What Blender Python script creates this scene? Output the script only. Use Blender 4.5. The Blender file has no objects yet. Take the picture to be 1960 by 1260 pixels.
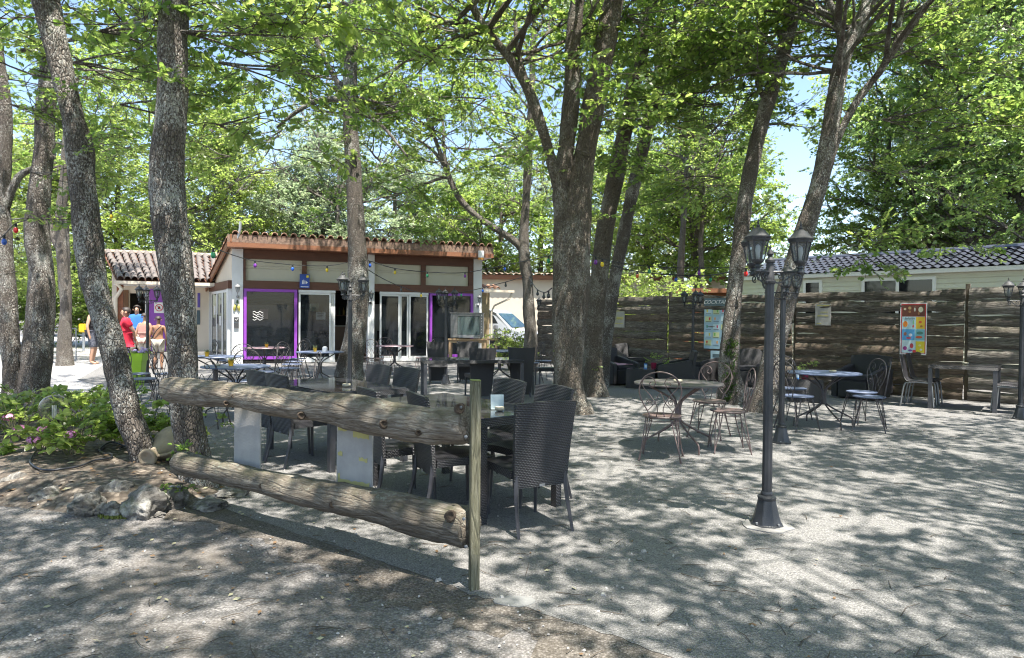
import bpy, bmesh, math, random
import numpy as np
from mathutils import Vector, Matrix, Euler, noise
random.seed(7)
PI = math.pi
SC = bpy.context.scene
C = SC.collection

# ---------------------------------------------------------------- camera
F, CX, CY, H = 1300.0, 980.0, 630.0, 1.42
PITCH = math.atan(18.0 / F)
ROLL = math.radians(0.5)
fwd = Vector((0, math.cos(PITCH), -math.sin(PITCH)))
r0 = Vector((1, 0, 0)); u0 = r0.cross(fwd)
rt = r0 * math.cos(ROLL) + u0 * math.sin(ROLL)
up = rt.cross(fwd)
CAM = Vector((0, 0, H))
cd = bpy.data.cameras.new('camera'); cam = bpy.data.objects.new('camera', cd); C.objects.link(cam)
cd.sensor_width = 36; cd.sensor_fit = 'HORIZONTAL'; cd.lens = F / 1960 * 36; cd.clip_start = .05; cd.clip_end = 2000
M = Matrix((rt, up, -fwd)).transposed().to_4x4(); M.translation = CAM
cam.matrix_world = M
SC.camera = cam

# ---------------------------------------------------------------- light
SUNV = Vector((.36, -.62, 1.95)).normalized()
w = bpy.data.worlds.new('World'); SC.world = w; w.use_nodes = True
wn = w.node_tree; bg = wn.nodes['Background']
sky = wn.nodes.new('ShaderNodeTexSky'); sky.sky_type = 'NISHITA'; sky.sun_disc = False
sky.sun_elevation = math.asin(SUNV.z); sky.sun_rotation = math.atan2(SUNV.x, SUNV.y)
sky.air_density = 1.0; sky.dust_density = 1.0; sky.ozone_density = 1.0
wn.links.new(sky.outputs[0], bg.inputs[0]); bg.inputs[1].default_value = .115
sd = bpy.data.lights.new('sun', 'SUN'); sd.energy = 5.0; sd.angle = math.radians(.53); sd.color = (1, .95, .87)
sun = bpy.data.objects.new('sun', sd); C.objects.link(sun); sun.location = (0, 0, 30)
sun.rotation_euler = SUNV.to_track_quat('Z', 'Y').to_euler()
SC.view_settings.view_transform = 'Standard'; SC.view_settings.look = 'None'
SC.view_settings.exposure = 1.6; SC.view_settings.gamma = 1; SC.view_settings.use_curve_mapping = False
SC.render.engine = 'CYCLES'
cy = SC.cycles
cy.use_denoising = True
try:
    cy.denoiser = 'OPENIMAGEDENOISE'; cy.denoising_input_passes = 'RGB_ALBEDO_NORMAL'; cy.denoising_prefilter = 'ACCURATE'
except Exception: pass
cy.max_bounces = 9; cy.diffuse_bounces = 7; cy.glossy_bounces = 3; cy.transmission_bounces = 5; cy.transparent_max_bounces = 10
cy.caustics_reflective = False; cy.caustics_refractive = False; cy.sample_clamp_indirect = 6
cy.use_adaptive_sampling = True; cy.adaptive_threshold = .012; cy.filter_width = 1.15

# ---------------------------------------------------------------- measuring helpers
def ray(px, py):
    return rt * ((px - CX) / F) + up * ((CY - py) / F) + fwd
def G(px, py, z=0.0):
    d = ray(px, py); t = (z - H) / d.z
    return CAM + d * t
def V(px, py, Y):
    d = ray(px, py); return CAM + d * (Y / d.y)
def hit(px, py, p0, n):
    d = ray(px, py); t = (Vector(p0) - CAM).dot(n) / d.dot(n); return CAM + d * t

# ---------------------------------------------------------------- object helpers
def thing(name, label, cat, loc=(0, 0, 0), rz=0.0, group=None):
    o = bpy.data.objects.new(name, None); C.objects.link(o)
    o.location = loc; o.rotation_euler = (0, 0, rz); o.empty_display_size = .1
    o['label'] = label; o['category'] = cat
    if group: o['group'] = group
    return o
def tag(o, label, cat, group=None):
    o['label'] = label; o['category'] = cat
    if group: o['group'] = group
    return o
def kids(o): return KIDS.get(o.name, [])
KIDS = {}
def link(o, parent):
    C.objects.link(o)
    if parent is not None:
        o.parent = parent; KIDS.setdefault(parent.name, []).append(o)
    return o
def dup(root, loc, rz, label=None, group=None):
    r = root.copy(); C.objects.link(r); r.location = loc; r.rotation_euler = (0, 0, rz)
    if label: r['label'] = label
    if group: r['group'] = group
    for ch in kids(root):
        c = ch.copy(); link(c, r)
        for g in kids(ch):
            d = g.copy(); link(d, c)
    return r

class MB:
    def __init__(s): s.v = []; s.f = []; s.m = []; s.mi = 0
    def add(s, vs, fs):
        b = len(s.v); s.v.extend([tuple(v) for v in vs]); s.f.extend([tuple(i + b for i in f) for f in fs]); s.m.extend([s.mi] * len(fs))
        return s
    def box(s, c, d, rot=None, taper=1.0):
        x, y, z = d[0] / 2, d[1] / 2, d[2] / 2
        vs = [Vector(p) for p in ((-x, -y, -z), (x, -y, -z), (x, y, -z), (-x, y, -z), (-x * taper, -y * taper, z), (x * taper, -y * taper, z), (x * taper, y * taper, z), (-x * taper, y * taper, z))]
        if rot is not None:
            R = rot if isinstance(rot, Matrix) else Euler(rot).to_matrix()
            vs = [R @ v for v in vs]
        c = Vector(c)
        return s.add([v + c for v in vs], [(0, 3, 2, 1), (4, 5, 6, 7), (0, 1, 5, 4), (1, 2, 6, 5), (2, 3, 7, 6), (3, 0, 4, 7)])
    def bb(s, x0, x1, y0, y1, z0, z1): return s.box(((x0 + x1) / 2, (y0 + y1) / 2, (z0 + z1) / 2), (x1 - x0, y1 - y0, z1 - z0))
    def tube(s, pts, r, seg=8, cap=True, dis=None):
        pts = [Vector(p) for p in pts]; n = len(pts)
        rr = list(r) if hasattr(r, '__len__') else [r] * n
        vs = []; prev = None
        for i, p in enumerate(pts):
            t = (pts[min(i + 1, n - 1)] - pts[max(i - 1, 0)])
            if t.length < 1e-9: t = Vector((0, 0, 1))
            t.normalize()
            if prev is None:
                a = Vector((1, 0, 0)) if abs(t.x) < .9 else Vector((0, 1, 0))
                prev = (a - t * a.dot(t)).normalized()
            else:
                prev = prev - t * prev.dot(t)
                prev = prev.normalized() if prev.length > 1e-6 else t.orthogonal().normalized()
            b = t.cross(prev)
            for k in range(seg):
                an = 2 * PI * k / seg
                d = prev * math.cos(an) + b * math.sin(an)
                q = rr[i]
                if dis: q = dis(p + d * q, q, i, k, an)
                vs.append(p + d * q)
        fs = [(i * seg + k, i * seg + (k + 1) % seg, (i + 1) * seg + (k + 1) % seg, (i + 1) * seg + k) for i in range(n - 1) for k in range(seg)]
        if cap:
            fs.append(tuple(reversed(range(seg)))); fs.append(tuple((n - 1) * seg + k for k in range(seg)))
        return s.add(vs, fs)
    def lathe(s, prof, seg=16, c=(0, 0, 0), ax=None):
        c = Vector(c); vs = []
        for (r, z) in prof:
            for k in range(seg):
                a = 2 * PI * k / seg; p = Vector((r * math.cos(a), r * math.sin(a), z))
                if ax is not None: p = ax @ p
                vs.append(c + p)
        n = len(prof)
        fs = [(i * seg + k, i * seg + (k + 1) % seg, (i + 1) * seg + (k + 1) % seg, (i + 1) * seg + k) for i in range(n - 1) for k in range(seg)]
        fs.append(tuple(reversed(range(seg)))); fs.append(tuple((n - 1) * seg + k for k in range(seg)))
        return s.add(vs, fs)
    def prism(s, poly, z0, z1):
        n = len(poly)
        vs = [(p[0], p[1], z0) for p in poly] + [(p[0], p[1], z1) for p in poly]
        fs = [tuple(reversed(range(n))), tuple(range(n, 2 * n))] + [(i, (i + 1) % n, n + (i + 1) % n, n + i) for i in range(n)]
        return s.add(vs, fs)
    def prismy(s, poly, y0, y1):   # polygon in xz, thickness in y
        n = len(poly)
        vs = [(p[0], y0, p[1]) for p in poly] + [(p[0], y1, p[1]) for p in poly]
        fs = [tuple(range(n)), tuple(reversed(range(n, 2 * n)))] + [(i, n + i, n + (i + 1) % n, (i + 1) % n) for i in range(n)]
        return s.add(vs, fs)
    def grid(s, fn, nu, nv, thick=None):
        vs = [fn(i / nu, j / nv) for j in range(nv + 1) for i in range(nu + 1)]
        W = nu + 1
        fs = [(j * W + i, j * W + i + 1, (j + 1) * W + i + 1, (j + 1) * W + i) for j in range(nv) for i in range(nu)]
        if thick is not None:
            b = len(vs); vs2 = [Vector(v) + Vector(thick) for v in vs]
            fs2 = [tuple(reversed([k + b for k in f])) for f in fs]
            rim = []
            e = [i for i in range(W)] + [j * W + nu for j in range(1, nv + 1)] + [nv * W + i for i in range(nu - 1, -1, -1)] + [j * W for j in range(nv - 1, 0, -1)]
            for a, c in zip(e, e[1:] + e[:1]): rim.append((a, a + b, c + b, c))
            s.add([tuple(v) for v in vs] + [tuple(v) for v in vs2], fs + fs2 + rim)
        else: s.add(vs, fs)
        return s
    def build(s, name, mat, parent=None, smooth=False, bevel=0, kind=None, loc=None):
        me = bpy.data.meshes.new(name)
        vs = s.v
        if loc is not None:
            L = Vector(loc); vs = [tuple(Vector(v) - L) for v in vs]
        me.from_pydata(vs, [], s.f)
        mats = mat if isinstance(mat, (list, tuple)) else [mat]
        for m in mats: me.materials.append(m)
        if len(mats) > 1: me.polygons.foreach_set('material_index', s.m)
        if bevel:
            bm = bmesh.new(); bm.from_mesh(me)
            bmesh.ops.bevel(bm, geom=[e for e in bm.edges if len(e.link_faces) == 2 and e.calc_face_angle(0) > .6], offset=bevel, segments=2, affect='EDGES', clamp_overlap=True)
            bm.to_mesh(me); bm.free()
        if smooth:
            me.polygons.foreach_set('use_smooth', [True] * len(me.polygons))
            if smooth != 'all':
                try: me.set_sharp_from_angle(angle=math.radians(42))
                except Exception: pass
        me.update()
        o = bpy.data.objects.new(name, me); link(o, parent)
        if loc is not None: o.location = loc
        if kind: o['kind'] = kind
        return o
def share(src, parent, loc=(0, 0, 0), rot=(0, 0, 0), scale=(1, 1, 1), name=None):
    o = bpy.data.objects.new(name or src.name.split('.')[0], src.data); link(o, parent)
    o.location = loc; o.rotation_euler = rot; o.scale = scale
    return o
def spline(pts, n):
    P = [tuple(p) for p in pts]; P = [P[0]] + P + [P[-1]]; out = []
    for i in range(1, len(P) - 2):
        for k in range(n):
            t = k / n
            out.append(tuple(.5 * ((2 * P[i][j]) + (-P[i - 1][j] + P[i + 1][j]) * t + (2 * P[i - 1][j] - 5 * P[i][j] + 4 * P[i + 1][j] - P[i + 2][j]) * t * t + (-P[i - 1][j] + 3 * P[i][j] - 3 * P[i + 1][j] + P[i + 2][j]) * t ** 3) for j in range(len(P[i]))))
    out.append(P[-2]); return out

# ---------------------------------------------------------------- materials
class NT:
    def __init__(s, name):
        s.m = bpy.data.materials.new(name); s.m.use_nodes = True; s.t = s.m.node_tree; s.b = s.t.nodes['Principled BSDF']; s.out = s.t.nodes['Material Output']
    def n(s, typ, **kw):
        nd = s.t.nodes.new('ShaderNode' + typ)
        for k, v in kw.items():
            if k.startswith('i_'):
                nd.inputs[k[2:].replace('_', ' ')].default_value = v
            else: setattr(nd, k, v)
        return nd
    def l(s, a, b): s.t.links.new(a, b)
    def coord(s, scale=(1, 1, 1), kind='Object'):
        tc = s.n('TexCoord'); mp = s.n('Mapping'); mp.inputs['Scale'].default_value = scale; s.l(tc.outputs[kind], mp.inputs[0]); return mp.outputs[0]
    def noise(s, co, scale, detail=4, rough=.55, dist=0):
        nd = s.n('TexNoise'); nd.inputs['Scale'].default_value = scale; nd.inputs['Detail'].default_value = detail; nd.inputs['Roughness'].default_value = rough; nd.inputs['Distortion'].default_value = dist
        s.l(co, nd.inputs['Vector']); return nd.outputs[0]
    def vor(s, co, scale, feature='F1', out='Distance', rnd=1):
        nd = s.n('TexVoronoi', feature=feature); nd.inputs['Scale'].default_value = scale; nd.inputs['Randomness'].default_value = rnd; s.l(co, nd.inputs['Vector']); return nd.outputs[out]
    def ramp(s, fac, stops):
        nd = s.n('ValToRGB'); cr = nd.color_ramp
        while len(cr.elements) < len(stops): cr.elements.new(.5)
        for e, (p, c) in zip(cr.elements, stops):
            e.position = p; e.color = (c, c, c, 1) if not hasattr(c, '__len__') else (*c, 1)
        s.l(fac, nd.inputs[0]); return nd.outputs[0]
    def mix(s, fac, a, b, typ='MIX'):
        nd = s.n('Mix', data_type='RGBA', blend_type=typ)
        for i, x in ((0, fac), (6, a), (7, b)):
            if hasattr(x, 'links'): s.l(x, nd.inputs[i])
            elif hasattr(x, '__len__'): nd.inputs[i].default_value = (*x, 1)
            else: nd.inputs[i].default_value = x
        return nd.outputs[2]
    def math(s, op, a, b=0.0):
        nd = s.n('Math', operation=op)
        for i, x in ((0, a), (1, b)):
            if hasattr(x, 'links'): s.l(x, nd.inputs[i])
            else: nd.inputs[i].default_value = x
        return nd.outputs[0]
    def bump(s, h, strength=.3, dist=.01):
        nd = s.n('Bump'); nd.inputs['Strength'].default_value = strength; nd.inputs['Distance'].default_value = dist; s.l(h, nd.inputs['Height']); s.l(nd.outputs[0], s.b.inputs['Normal'])
    def col(s, c):
        if hasattr(c, 'links'): s.l(c, s.b.inputs['Base Color'])
        else: s.b.inputs['Base Color'].default_value = (*c, 1)
    def rough(s, r):
        if hasattr(r, 'links'): s.l(r, s.b.inputs['Roughness'])
        else: s.b.inputs['Roughness'].default_value = r
_cache = {}
def pm(name, c, c2=None, scale=6, rough=.6, bump=0, bscale=None, metal=0, spec=None, stretch=(1, 1, 1), coat=0):
    """surface with a little tonal variation and fine relief"""
    if name in _cache: return _cache[name]
    t = NT(name); co = t.coord(stretch)
    c2 = c2 or tuple(x * .78 for x in c)
    nz = t.noise(co, scale, 5, .6)
    t.col(t.mix(t.ramp(nz, [(.35, 0), (.68, 1)]), c, c2)); t.rough(rough)
    t.b.inputs['Metallic'].default_value = metal
    if spec is not None: t.b.inputs['Specular IOR Level'].default_value = spec
    if coat: t.b.inputs['Coat Weight'].default_value = coat
    if bump: t.bump(t.noise(co, bscale or scale * 8, 4, .6), bump, .01)
    _cache[name] = t.m
    return t.m

def mk_pebbles(name, light, mid, dark, stain, scale, stain_amt, big=.5):
    t = NT(name); co = t.coord()
    cell = t.vor(co, scale, 'F1', 'Color'); d = t.vor(co, scale, 'F1', 'Distance')
    sep = t.n('SeparateColor'); t.l(cell, sep.inputs[0])
    base = t.ramp(sep.outputs[0], [(.0, dark), (.3, mid), (.75, light), (1, tuple(min(1, x * 1.22) for x in light))])
    base = t.mix(t.ramp(d, [(.35, 0), (.75, .75)]), base, dark)
    grit = t.noise(co, 16, 5, .7)
    base = t.mix(t.ramp(grit, [(.35, .0), (.65, .42)]), base, mid)
    large = t.noise(co, big, 6, .62, .4)
    base = t.mix(t.ramp(large, [(.45, 0), (.7, stain_amt)]), base, stain)
    fine = t.noise(co, 3.2, 5, .7)
    base = t.mix(t.ramp(fine, [(.56, 0), (.72, stain_amt * .7)]), base, stain)
    t.col(base); t.rough(.85)
    h = t.math('ADD', t.math('MULTIPLY', d, -1.0), t.math('MULTIPLY', t.noise(co, 40, 3), .6))
    t.bump(h, .7, .008)
    return t.m
m_terrace = mk_pebbles('terrace_gravel', (.262, .252, .244), (.192, .186, .180), (.072, .071, .068), (.125, .12, .11), 105, .35, .35)
m_road = mk_pebbles('road_asphalt', (.245, .232, .226), (.168, .16, .155), (.058, .055, .053), (.10, .084, .068), 85, .8, .9)
m_drift = mk_pebbles('soil_drift_gravel', (.20, .18, .16), (.125, .108, .092), (.045, .038, .03), (.065, .052, .035), 85, .8, 1.3)
m_soil = mk_pebbles('bed_soil', (.24, .20, .16), (.115, .092, .07), (.04, .03, .022), (.055, .04, .028), 26, .7, 1.6)

def mk_bark(name, dark, mid, lich, lich_amt, stretch=.4):
    t = NT(name); co = t.coord((1, 1, stretch))
    wc = t.n('VectorMath', operation='ADD'); t.l(co, wc.inputs[0]); nzv = t.n('TexNoise'); nzv.inputs['Scale'].default_value = 9; t.l(co, nzv.inputs['Vector']); sc9 = t.n('VectorMath', operation='SCALE'); sc9.inputs['Scale'].default_value = .10; t.l(nzv.outputs['Color'], sc9.inputs[0]); t.l(sc9.outputs[0], wc.inputs[1])
    ridges = t.vor(wc.outputs[0], 44, 'DISTANCE_TO_EDGE', 'Distance')
    rn = t.noise(co, 30, 6, .7, 1.2)
    h = t.math('ADD', t.ramp(ridges, [(0, 0), (.18, 1)]), t.math('MULTIPLY', rn, 1.1))
    base = t.mix(t.ramp(h, [(.55, 0), (1.0, 1)]), dark, mid)
    co2 = t.coord((1, 1, .7))
    l1 = t.noise(co2, 60, 6, .78, 1.0)
    l2 = t.noise(co2, 3.5, 4, .6)
    patch = t.ramp(t.math('ADD', l1, t.math('MULTIPLY', t.math('SUBTRACT', l2, .5), .55)), [(.53, 0), (.60, lich_amt)])
    base = t.mix(patch, base, lich)
    moss = t.ramp(t.noise(co2, 7, 5, .6), [(.62, 0), (.72, .35)])
    base = t.mix(moss, base, (.12, .12, .05))
    t.col(base); t.rough(.92)
    t.bump(h, .9, .02)
    return t.m
m_bark = mk_bark('oak_bark', (.035, .027, .022), (.13, .108, .09), (.50, .49, .45), .92)
m_bark2 = mk_bark('oak_bark_brown', (.03, .023, .017), (.125, .10, .075), (.40, .39, .34), .7)
m_barkfar = mk_bark('oak_bark_far', (.05, .04, .03), (.14, .12, .10), (.33, .32, .29), .6)
def mk_log(name, a, b, c, rot=32, stretch=(.12, 1, 1), gs=38):
    t = NT(name); co = t.coord((1, 1, 1), 'Object')
    tc = t.n('TexCoord'); mp = t.n('Mapping'); t.l(tc.outputs['Object'], mp.inputs[0]); mp.inputs['Rotation'].default_value = (0, 0, math.radians(rot)); mp2 = t.n('Mapping'); t.l(mp.outputs[0], mp2.inputs[0]); mp2.inputs['Scale'].default_value = stretch
    g = t.noise(mp2.outputs[0], gs, 6, .72, 1.6)
    base = t.ramp(g, [(.3, a), (.5, b), (.66, c)])
    geo = t.n('NewGeometry'); sx = t.n('SeparateXYZ'); t.l(geo.outputs['Normal'], sx.inputs[0])
    lich = t.math('MULTIPLY', t.ramp(t.noise(co, 34, 5, .75), [(.53, 0), (.6, 1)]), t.ramp(sx.outputs[2], [(.2, 0), (.7, .7)]))
    patchy = t.ramp(t.noise(co, 3, 3), [(.42, 0), (.55, 1)])
    base = t.mix(t.math('MULTIPLY', lich, patchy), base, (.36, .38, .31))
    moss = t.math('MULTIPLY', t.ramp(t.noise(co, 5, 5, .7), [(.45, 0), (.6, .75)]), t.ramp(sx.outputs[2], [(.1, 0), (.8, 1)]))
    base = t.mix(moss, base, (.085, .085, .045))
    crack = t.vor(mp2.outputs[0], gs * .55, 'DISTANCE_TO_EDGE', 'Distance'); base = t.mix(t.ramp(crack, [(0, .4), (.05, 0)]), base, tuple(x * .35 for x in a))
    base = t.mix(t.ramp(t.noise(co, 2.2, 4, .6), [(.35, .45), (.6, 0)]), base, a)
    t.col(base); t.rough(.85); t.bump(t.math('ADD', g, t.ramp(crack, [(0, 0), (.08, .3)])), 1.0, .016)
    return t.m
m_log = mk_log('weathered_log', (.085, .062, .044), (.26, .215, .165), (.44, .395, .33))
m_slab = mk_log('fence_slab_wood', (.032, .026, .020), (.12, .10, .080), (.27, .245, .21), 0, (.10, 1, 1), 30)
m_slab2 = mk_log('fence_slab_wood_brown', (.040, .028, .019), (.14, .10, .07), (.24, .19, .145), 0, (.10, 1, 1), 30)
m_slab3 = mk_log('fence_slab_wood_grey', (.05, .042, .035), (.17, .15, .13), (.33, .305, .27), 0, (.10, 1, 1), 30)
m_iron = pm('black_painted_iron', (.022, .024, .028), (.035, .037, .042), 12, .38, .25, 120)
m_iron2 = pm('weathered_lamp_iron', (.028, .029, .032), (.055, .055, .058), 14, .55, .3, 120)
m_brownmetal = pm('brown_bistro_iron', (.11, .075, .07), (.19, .14, .13), 20, .42, .15, 160)
m_bluemetal = pm('slate_blue_table_paint', (.14, .17, .26), (.10, .125, .20), 9, .42)
m_darkwire = pm('dark_bistro_iron', (.045, .038, .04), (.08, .07, .07), 20, .45)
m_pinkmetal = pm('faded_pink_table_paint', (.42, .27, .29), (.33, .22, .24), 9, .4)
def mk_weave(name, a, b, sc=85, bumpd=.006, rough=.38):
    t = NT(name); tc = t.n('TexCoord')
    sx = t.n('SeparateXYZ'); t.l(tc.outputs['Object'], sx.inputs[0])
    hx = t.math('ADD', sx.outputs[0], sx.outputs[1])
    A = t.math('SINE', t.math('MULTIPLY', hx, sc * 2.2)); B = t.math('SINE', t.math('MULTIPLY', sx.outputs[2], sc * 4.0))
    # basket pattern: strands go over and under each other
    P = t.math('MULTIPLY', A, t.math('SINE', t.math('MULTIPLY', sx.outputs[2], sc * 2.0)))
    rib = t.math('ABSOLUTE', t.math('SINE', t.math('MULTIPLY', sx.outputs[2], sc * 2.0)))
    hgt = t.math('ADD', t.math('MULTIPLY', P, .5), rib)
    base = t.mix(t.ramp(hgt, [(.1, 0), (.9, 1)]), a, b)
    t.col(base); t.rough(rough); t.bump(hgt, .9, bumpd)
    return t.m
m_weave = mk_weave('charcoal_wicker', (.010, .010, .012), (.042, .041, .045), 135, .004, .33)
m_weave2 = mk_weave('black_fine_wicker', (.010, .010, .012), (.042, .040, .044), 120, .003, .42)
m_leg = pm('charcoal_leg', (.045, .047, .055), (.07, .07, .08), 10, .4)
m_tableglass = pm('smoked_table_glass', (.05, .055, .06), (.06, .06, .065), 3, .07, coat=.3)
m_alu = pm('grey_aluminium', (.24, .25, .26), (.19, .20, .21), 8, .4, metal=.4)
# ---------------------------------------------------------------- ground
def sheet(name, poly, z, mat, sub=0, disp=None):
    bm = bmesh.new(); vs = [bm.verts.new((p[0], p[1], z)) for p in poly]; bm.faces.new(vs); bm.normal_update()
    if bm.faces[:][0].normal.z < 0: bmesh.ops.reverse_faces(bm, faces=bm.faces[:])
    me = bpy.data.meshes.new(name); bm.to_mesh(me); bm.free(); me.materials.append(mat)
    o = bpy.data.objects.new(name, me); C.objects.link(o); o['kind'] = 'structure'
    return o
m_sunlit_road = mk_pebbles('pale_sunlit_road_gravel', (.50, .48, .46), (.42, .40, .385), (.20, .19, .18), (.33, .31, .29), 70, .35, .3)
sheet('sunlit_road', [(-70, 9.0), (-6.2, 9.0), (-6.5, 11.8), (-9.6, 15), (-12.0, 20), (-12, 40), (-70, 60)], .003, m_sunlit_road)  # sheet over the road, painted paler to stand in for strong sun
mb = MB()
def road_z(x, y):
    return -.004 + .0
mb.add([(-400, -300, 0), (400, -300, 0), (400, 500, 0), (-400, 500, 0)], [(0, 1, 2, 3)])
mb.build('ground', m_road)['kind'] = 'structure'
g = lambda x, y: G(x, y)
edge = [g(345, 940), g(430, 975), g(560, 1018), g(700, 1066), g(830, 1110), g(905, 1140), g(1010, 1165), g(1130, 1205), g(1290, 1258), g(1450, 1330)]
jag = []
for a, b in zip(edge, edge[1:]):
    for k in range(8):
        p = a.lerp(b, k / 8); jag.append((p.x + random.uniform(-.012, .012), p.y + random.uniform(-.015, .015)))
terr = jag + [(edge[-1].x, edge[-1].y), (3.2, -1.5), (14, -1.5), (14, 9), (9.5, 12.4), (1.2, 22.8), (1, 25), (-12, 25), (-12.0, 20), (-9.6, 15), (-6.5, 11.8)]
sheet('terrace', terr, .004, m_terrace)
# planting bed: a low mound of soil with litter
def bedpoly():
    p = [g(-260, 900), g(-120, 960), g(0, 972), g(130, 985), g(250, 980), g(352, 962), g(430, 945), g(420, 905), g(345, 860), g(300, 800), g(200, 770), g(0, 772), g(-260, 775)]
    return [(q.x, q.y) for q in p]
BP = bedpoly()
def inside(x, y, P):
    c = False; j = len(P) - 1
    for i in range(len(P)):
        if (P[i][1] > y) != (P[j][1] > y) and x < (P[j][0] - P[i][0]) * (y - P[i][1]) / (P[j][1] - P[i][1]) + P[i][0]: c = not c
        j = i
    return c
def dist_edge(x, y, P):
    best = 9
    for i in range(len(P)):
        ax, ay = P[i - 1]; bx, by = P[i]
        dx, dy = bx - ax, by - ay; t = max(0, min(1, ((x - ax) * dx + (y - ay) * dy) / (dx * dx + dy * dy)))
        best = min(best, math.hypot(x - ax - t * dx, y - ay - t * dy))
    return best
def bed_z(x, y):
    if not inside(x, y, BP): return -.02
    d = dist_edge(x, y, BP)
    return -.02 + .14 * min(1, d / .5) ** .7 + .035 * noise.noise(Vector((x * 3, y * 3, 0))) * min(1, d * 3)
xs0, xs1 = min(p[0] for p in BP), max(p[0] for p in BP); ys0, ys1 = min(p[1] for p in BP), max(p[1] for p in BP)
mb = MB(); mb.grid(lambda u, v: (xs0 + (xs1 - xs0) * u, ys0 + (ys1 - ys0) * v, bed_z(xs0 + (xs1 - xs0) * u, ys0 + (ys1 - ys0) * v)), 150, 100)
o = mb.build('planting_bed', m_soil, smooth='all'); o['kind'] = 'structure'
# concrete pads: round the front lamp and at the fence post
def pad(c, rx, ry, z, name, mat, n=14):
    mb = MB(); p = [(c.x + rx * math.cos(2 * PI * k / n) * random.uniform(.85, 1.1), c.y + ry * math.sin(2 * PI * k / n) * random.uniform(.85, 1.1)) for k in range(n)]
    mb.prism(p, 0, z); o = mb.build(name, mat); o['kind'] = 'structure'
m_conc = pm('pale_concrete', (.25, .245, .235), (.16, .155, .15), 9, .85, .4, 60)
pad(g(1468, 1008), .17, .17, .012, 'concrete_pad', m_conc)
pad(g(985, 1152), .10, .07, .006, 'concrete_pad', pm('grey_patch', (.20, .20, .195), (.17, .17, .165), 9, .8, .3, 60))
rs_ = random.Random(21); A_ = [(p[0], p[1]) for p in jag]; nrm_ = Vector((-.35, -.94))
B_ = [(x + nrm_.x * w_ + .1 * noise.noise(Vector((x * 4, y * 4, 0))), y + nrm_.y * w_ + rs_.uniform(-.03, .03)) for (x, y), w_ in zip(A_, [.22 + .1 * rs_.random() + .35 * abs(noise.noise(Vector((k * .08, 0, 5)))) + .12 * noise.noise(Vector((k * .3, 0, 2))) for k in range(len(A_))])]
sheet('soil_drift', A_ + B_[::-1], .002, m_drift)
# loose litter: twigs, dry leaves, grit
m_twig = pm('dry_twig', (.05, .04, .03), (.09, .07, .05), 20, .9)
m_dry = pm('dry_leaf', (.20, .12, .06), (.12, .075, .04), 30, .8)
m_paleleaf = pm('pale_fallen_leaf', (.38, .36, .24), (.28, .26, .16), 30, .7)
rnd = random.Random(3)
mb = MB()
for i in range(420):
    Y = 2.6 + rnd.random() ** 1.6 * 9; X = rnd.uniform(-.78, .78) * Y
    a = rnd.uniform(-.9, .9) + (.0 if rnd.random() < .7 else 1.2); L = rnd.uniform(.03, .16)
    if X > -.6 and rnd.random() < .25: L *= 1.6
    z = .009 if not inside(X, Y, BP) else bed_z(X, Y) + .006
    p = Vector((X, Y, z)); d = Vector((math.cos(a), math.sin(a), 0)); k = Vector((-d.y, d.x, 0)) * rnd.uniform(-.2, .2)
    mb.tube([p, p + d * L * .5 + k * L * .5 + Vector((0, 0, .004)), p + d * L], [.0025, .002, .0012], 4)
o = mb.build('fallen_twigs', m_twig, kind='stuff')
mb = MB()
for i in range(2600):
    if i < 1500:
        X = rnd.uniform(xs0, xs1); Y = rnd.uniform(ys0, ys1)
        if not inside(X, Y, BP): continue
        z = bed_z(X, Y) + .008
    else:
        Y = 2.5 + rnd.random() ** 1.5 * 9; X = rnd.uniform(-.8, .5) * Y; z = .01
        if X > -.3 and rnd.random() < .75: continue
    s = rnd.uniform(.008, .026) * (1.5 if i < 1500 else .8); a = rnd.uniform(0, 6.3); t1 = rnd.uniform(-.5, .5)
    dx, dy = math.cos(a) * s, math.sin(a) * s
    mb.mi = 0 if rnd.random() < .8 else 1
    mb.add([(X - dx, Y - dy, z), (X + dy * .5, Y - dx * .5, z + s * t1 * .4), (X + dx, Y + dy, z + .003), (X - dy * .5, Y + dx * .5, z + s * .3)], [(0, 1, 2, 3)])
mb.build('fallen_leaves', [m_dry, m_paleleaf], kind='stuff')
m_grit = pm('loose_grit', (.48, .46, .43), (.25, .23, .21), 30, .8)
mb = MB()
for i in range(500):
    Y = 2.5 + rnd.random() ** 1.7 * 6; X = rnd.uniform(-.8, .75) * Y; s = rnd.uniform(.003, .008) * (1 if rnd.random() < .96 else 2.2)
    z = .006 if not inside(X, Y, BP) else bed_z(X, Y)
    mb.box((X, Y, z + s * .3), (s * 2, s * 1.5, s), (rnd.uniform(-.4, .4), 0, rnd.uniform(0, 3)), taper=.6)
mb.build('loose_pebbles', m_grit, kind='stuff')

# ---------------------------------------------------------------- leaves
def leaf_mat(name, c1, c2, tr1, tr2, rough=.27):
    t = NT(name)
    oi = t.n('ObjectInfo'); at = t.n('Attribute', attribute_name='lv')
    r = t.math('MULTIPLY', t.math('ADD', oi.outputs['Random'], at.outputs['Fac']), .5)
    f = t.ramp(r, [(.2, 0), (.8, 1)])
    t.col(t.mix(f, c1, c2)); t.rough(rough); t.b.inputs['Specular IOR Level'].default_value = .6
    tl = t.n('BsdfTranslucent'); t.l(t.mix(f, tr1, tr2), tl.inputs[0])
    mx = t.n('MixShader'); mx.inputs[0].default_value = .52; t.l(t.b.outputs[0], mx.inputs[1]); t.l(tl.outputs[0], mx.inputs[2]); t.l(mx.outputs[0], t.out.inputs[0])
    return t.m
m_leaf = leaf_mat('oak_leaf', (.06, .11, .036), (.125, .18, .06), (.30, .48, .09), (.60, .74, .18))
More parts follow.
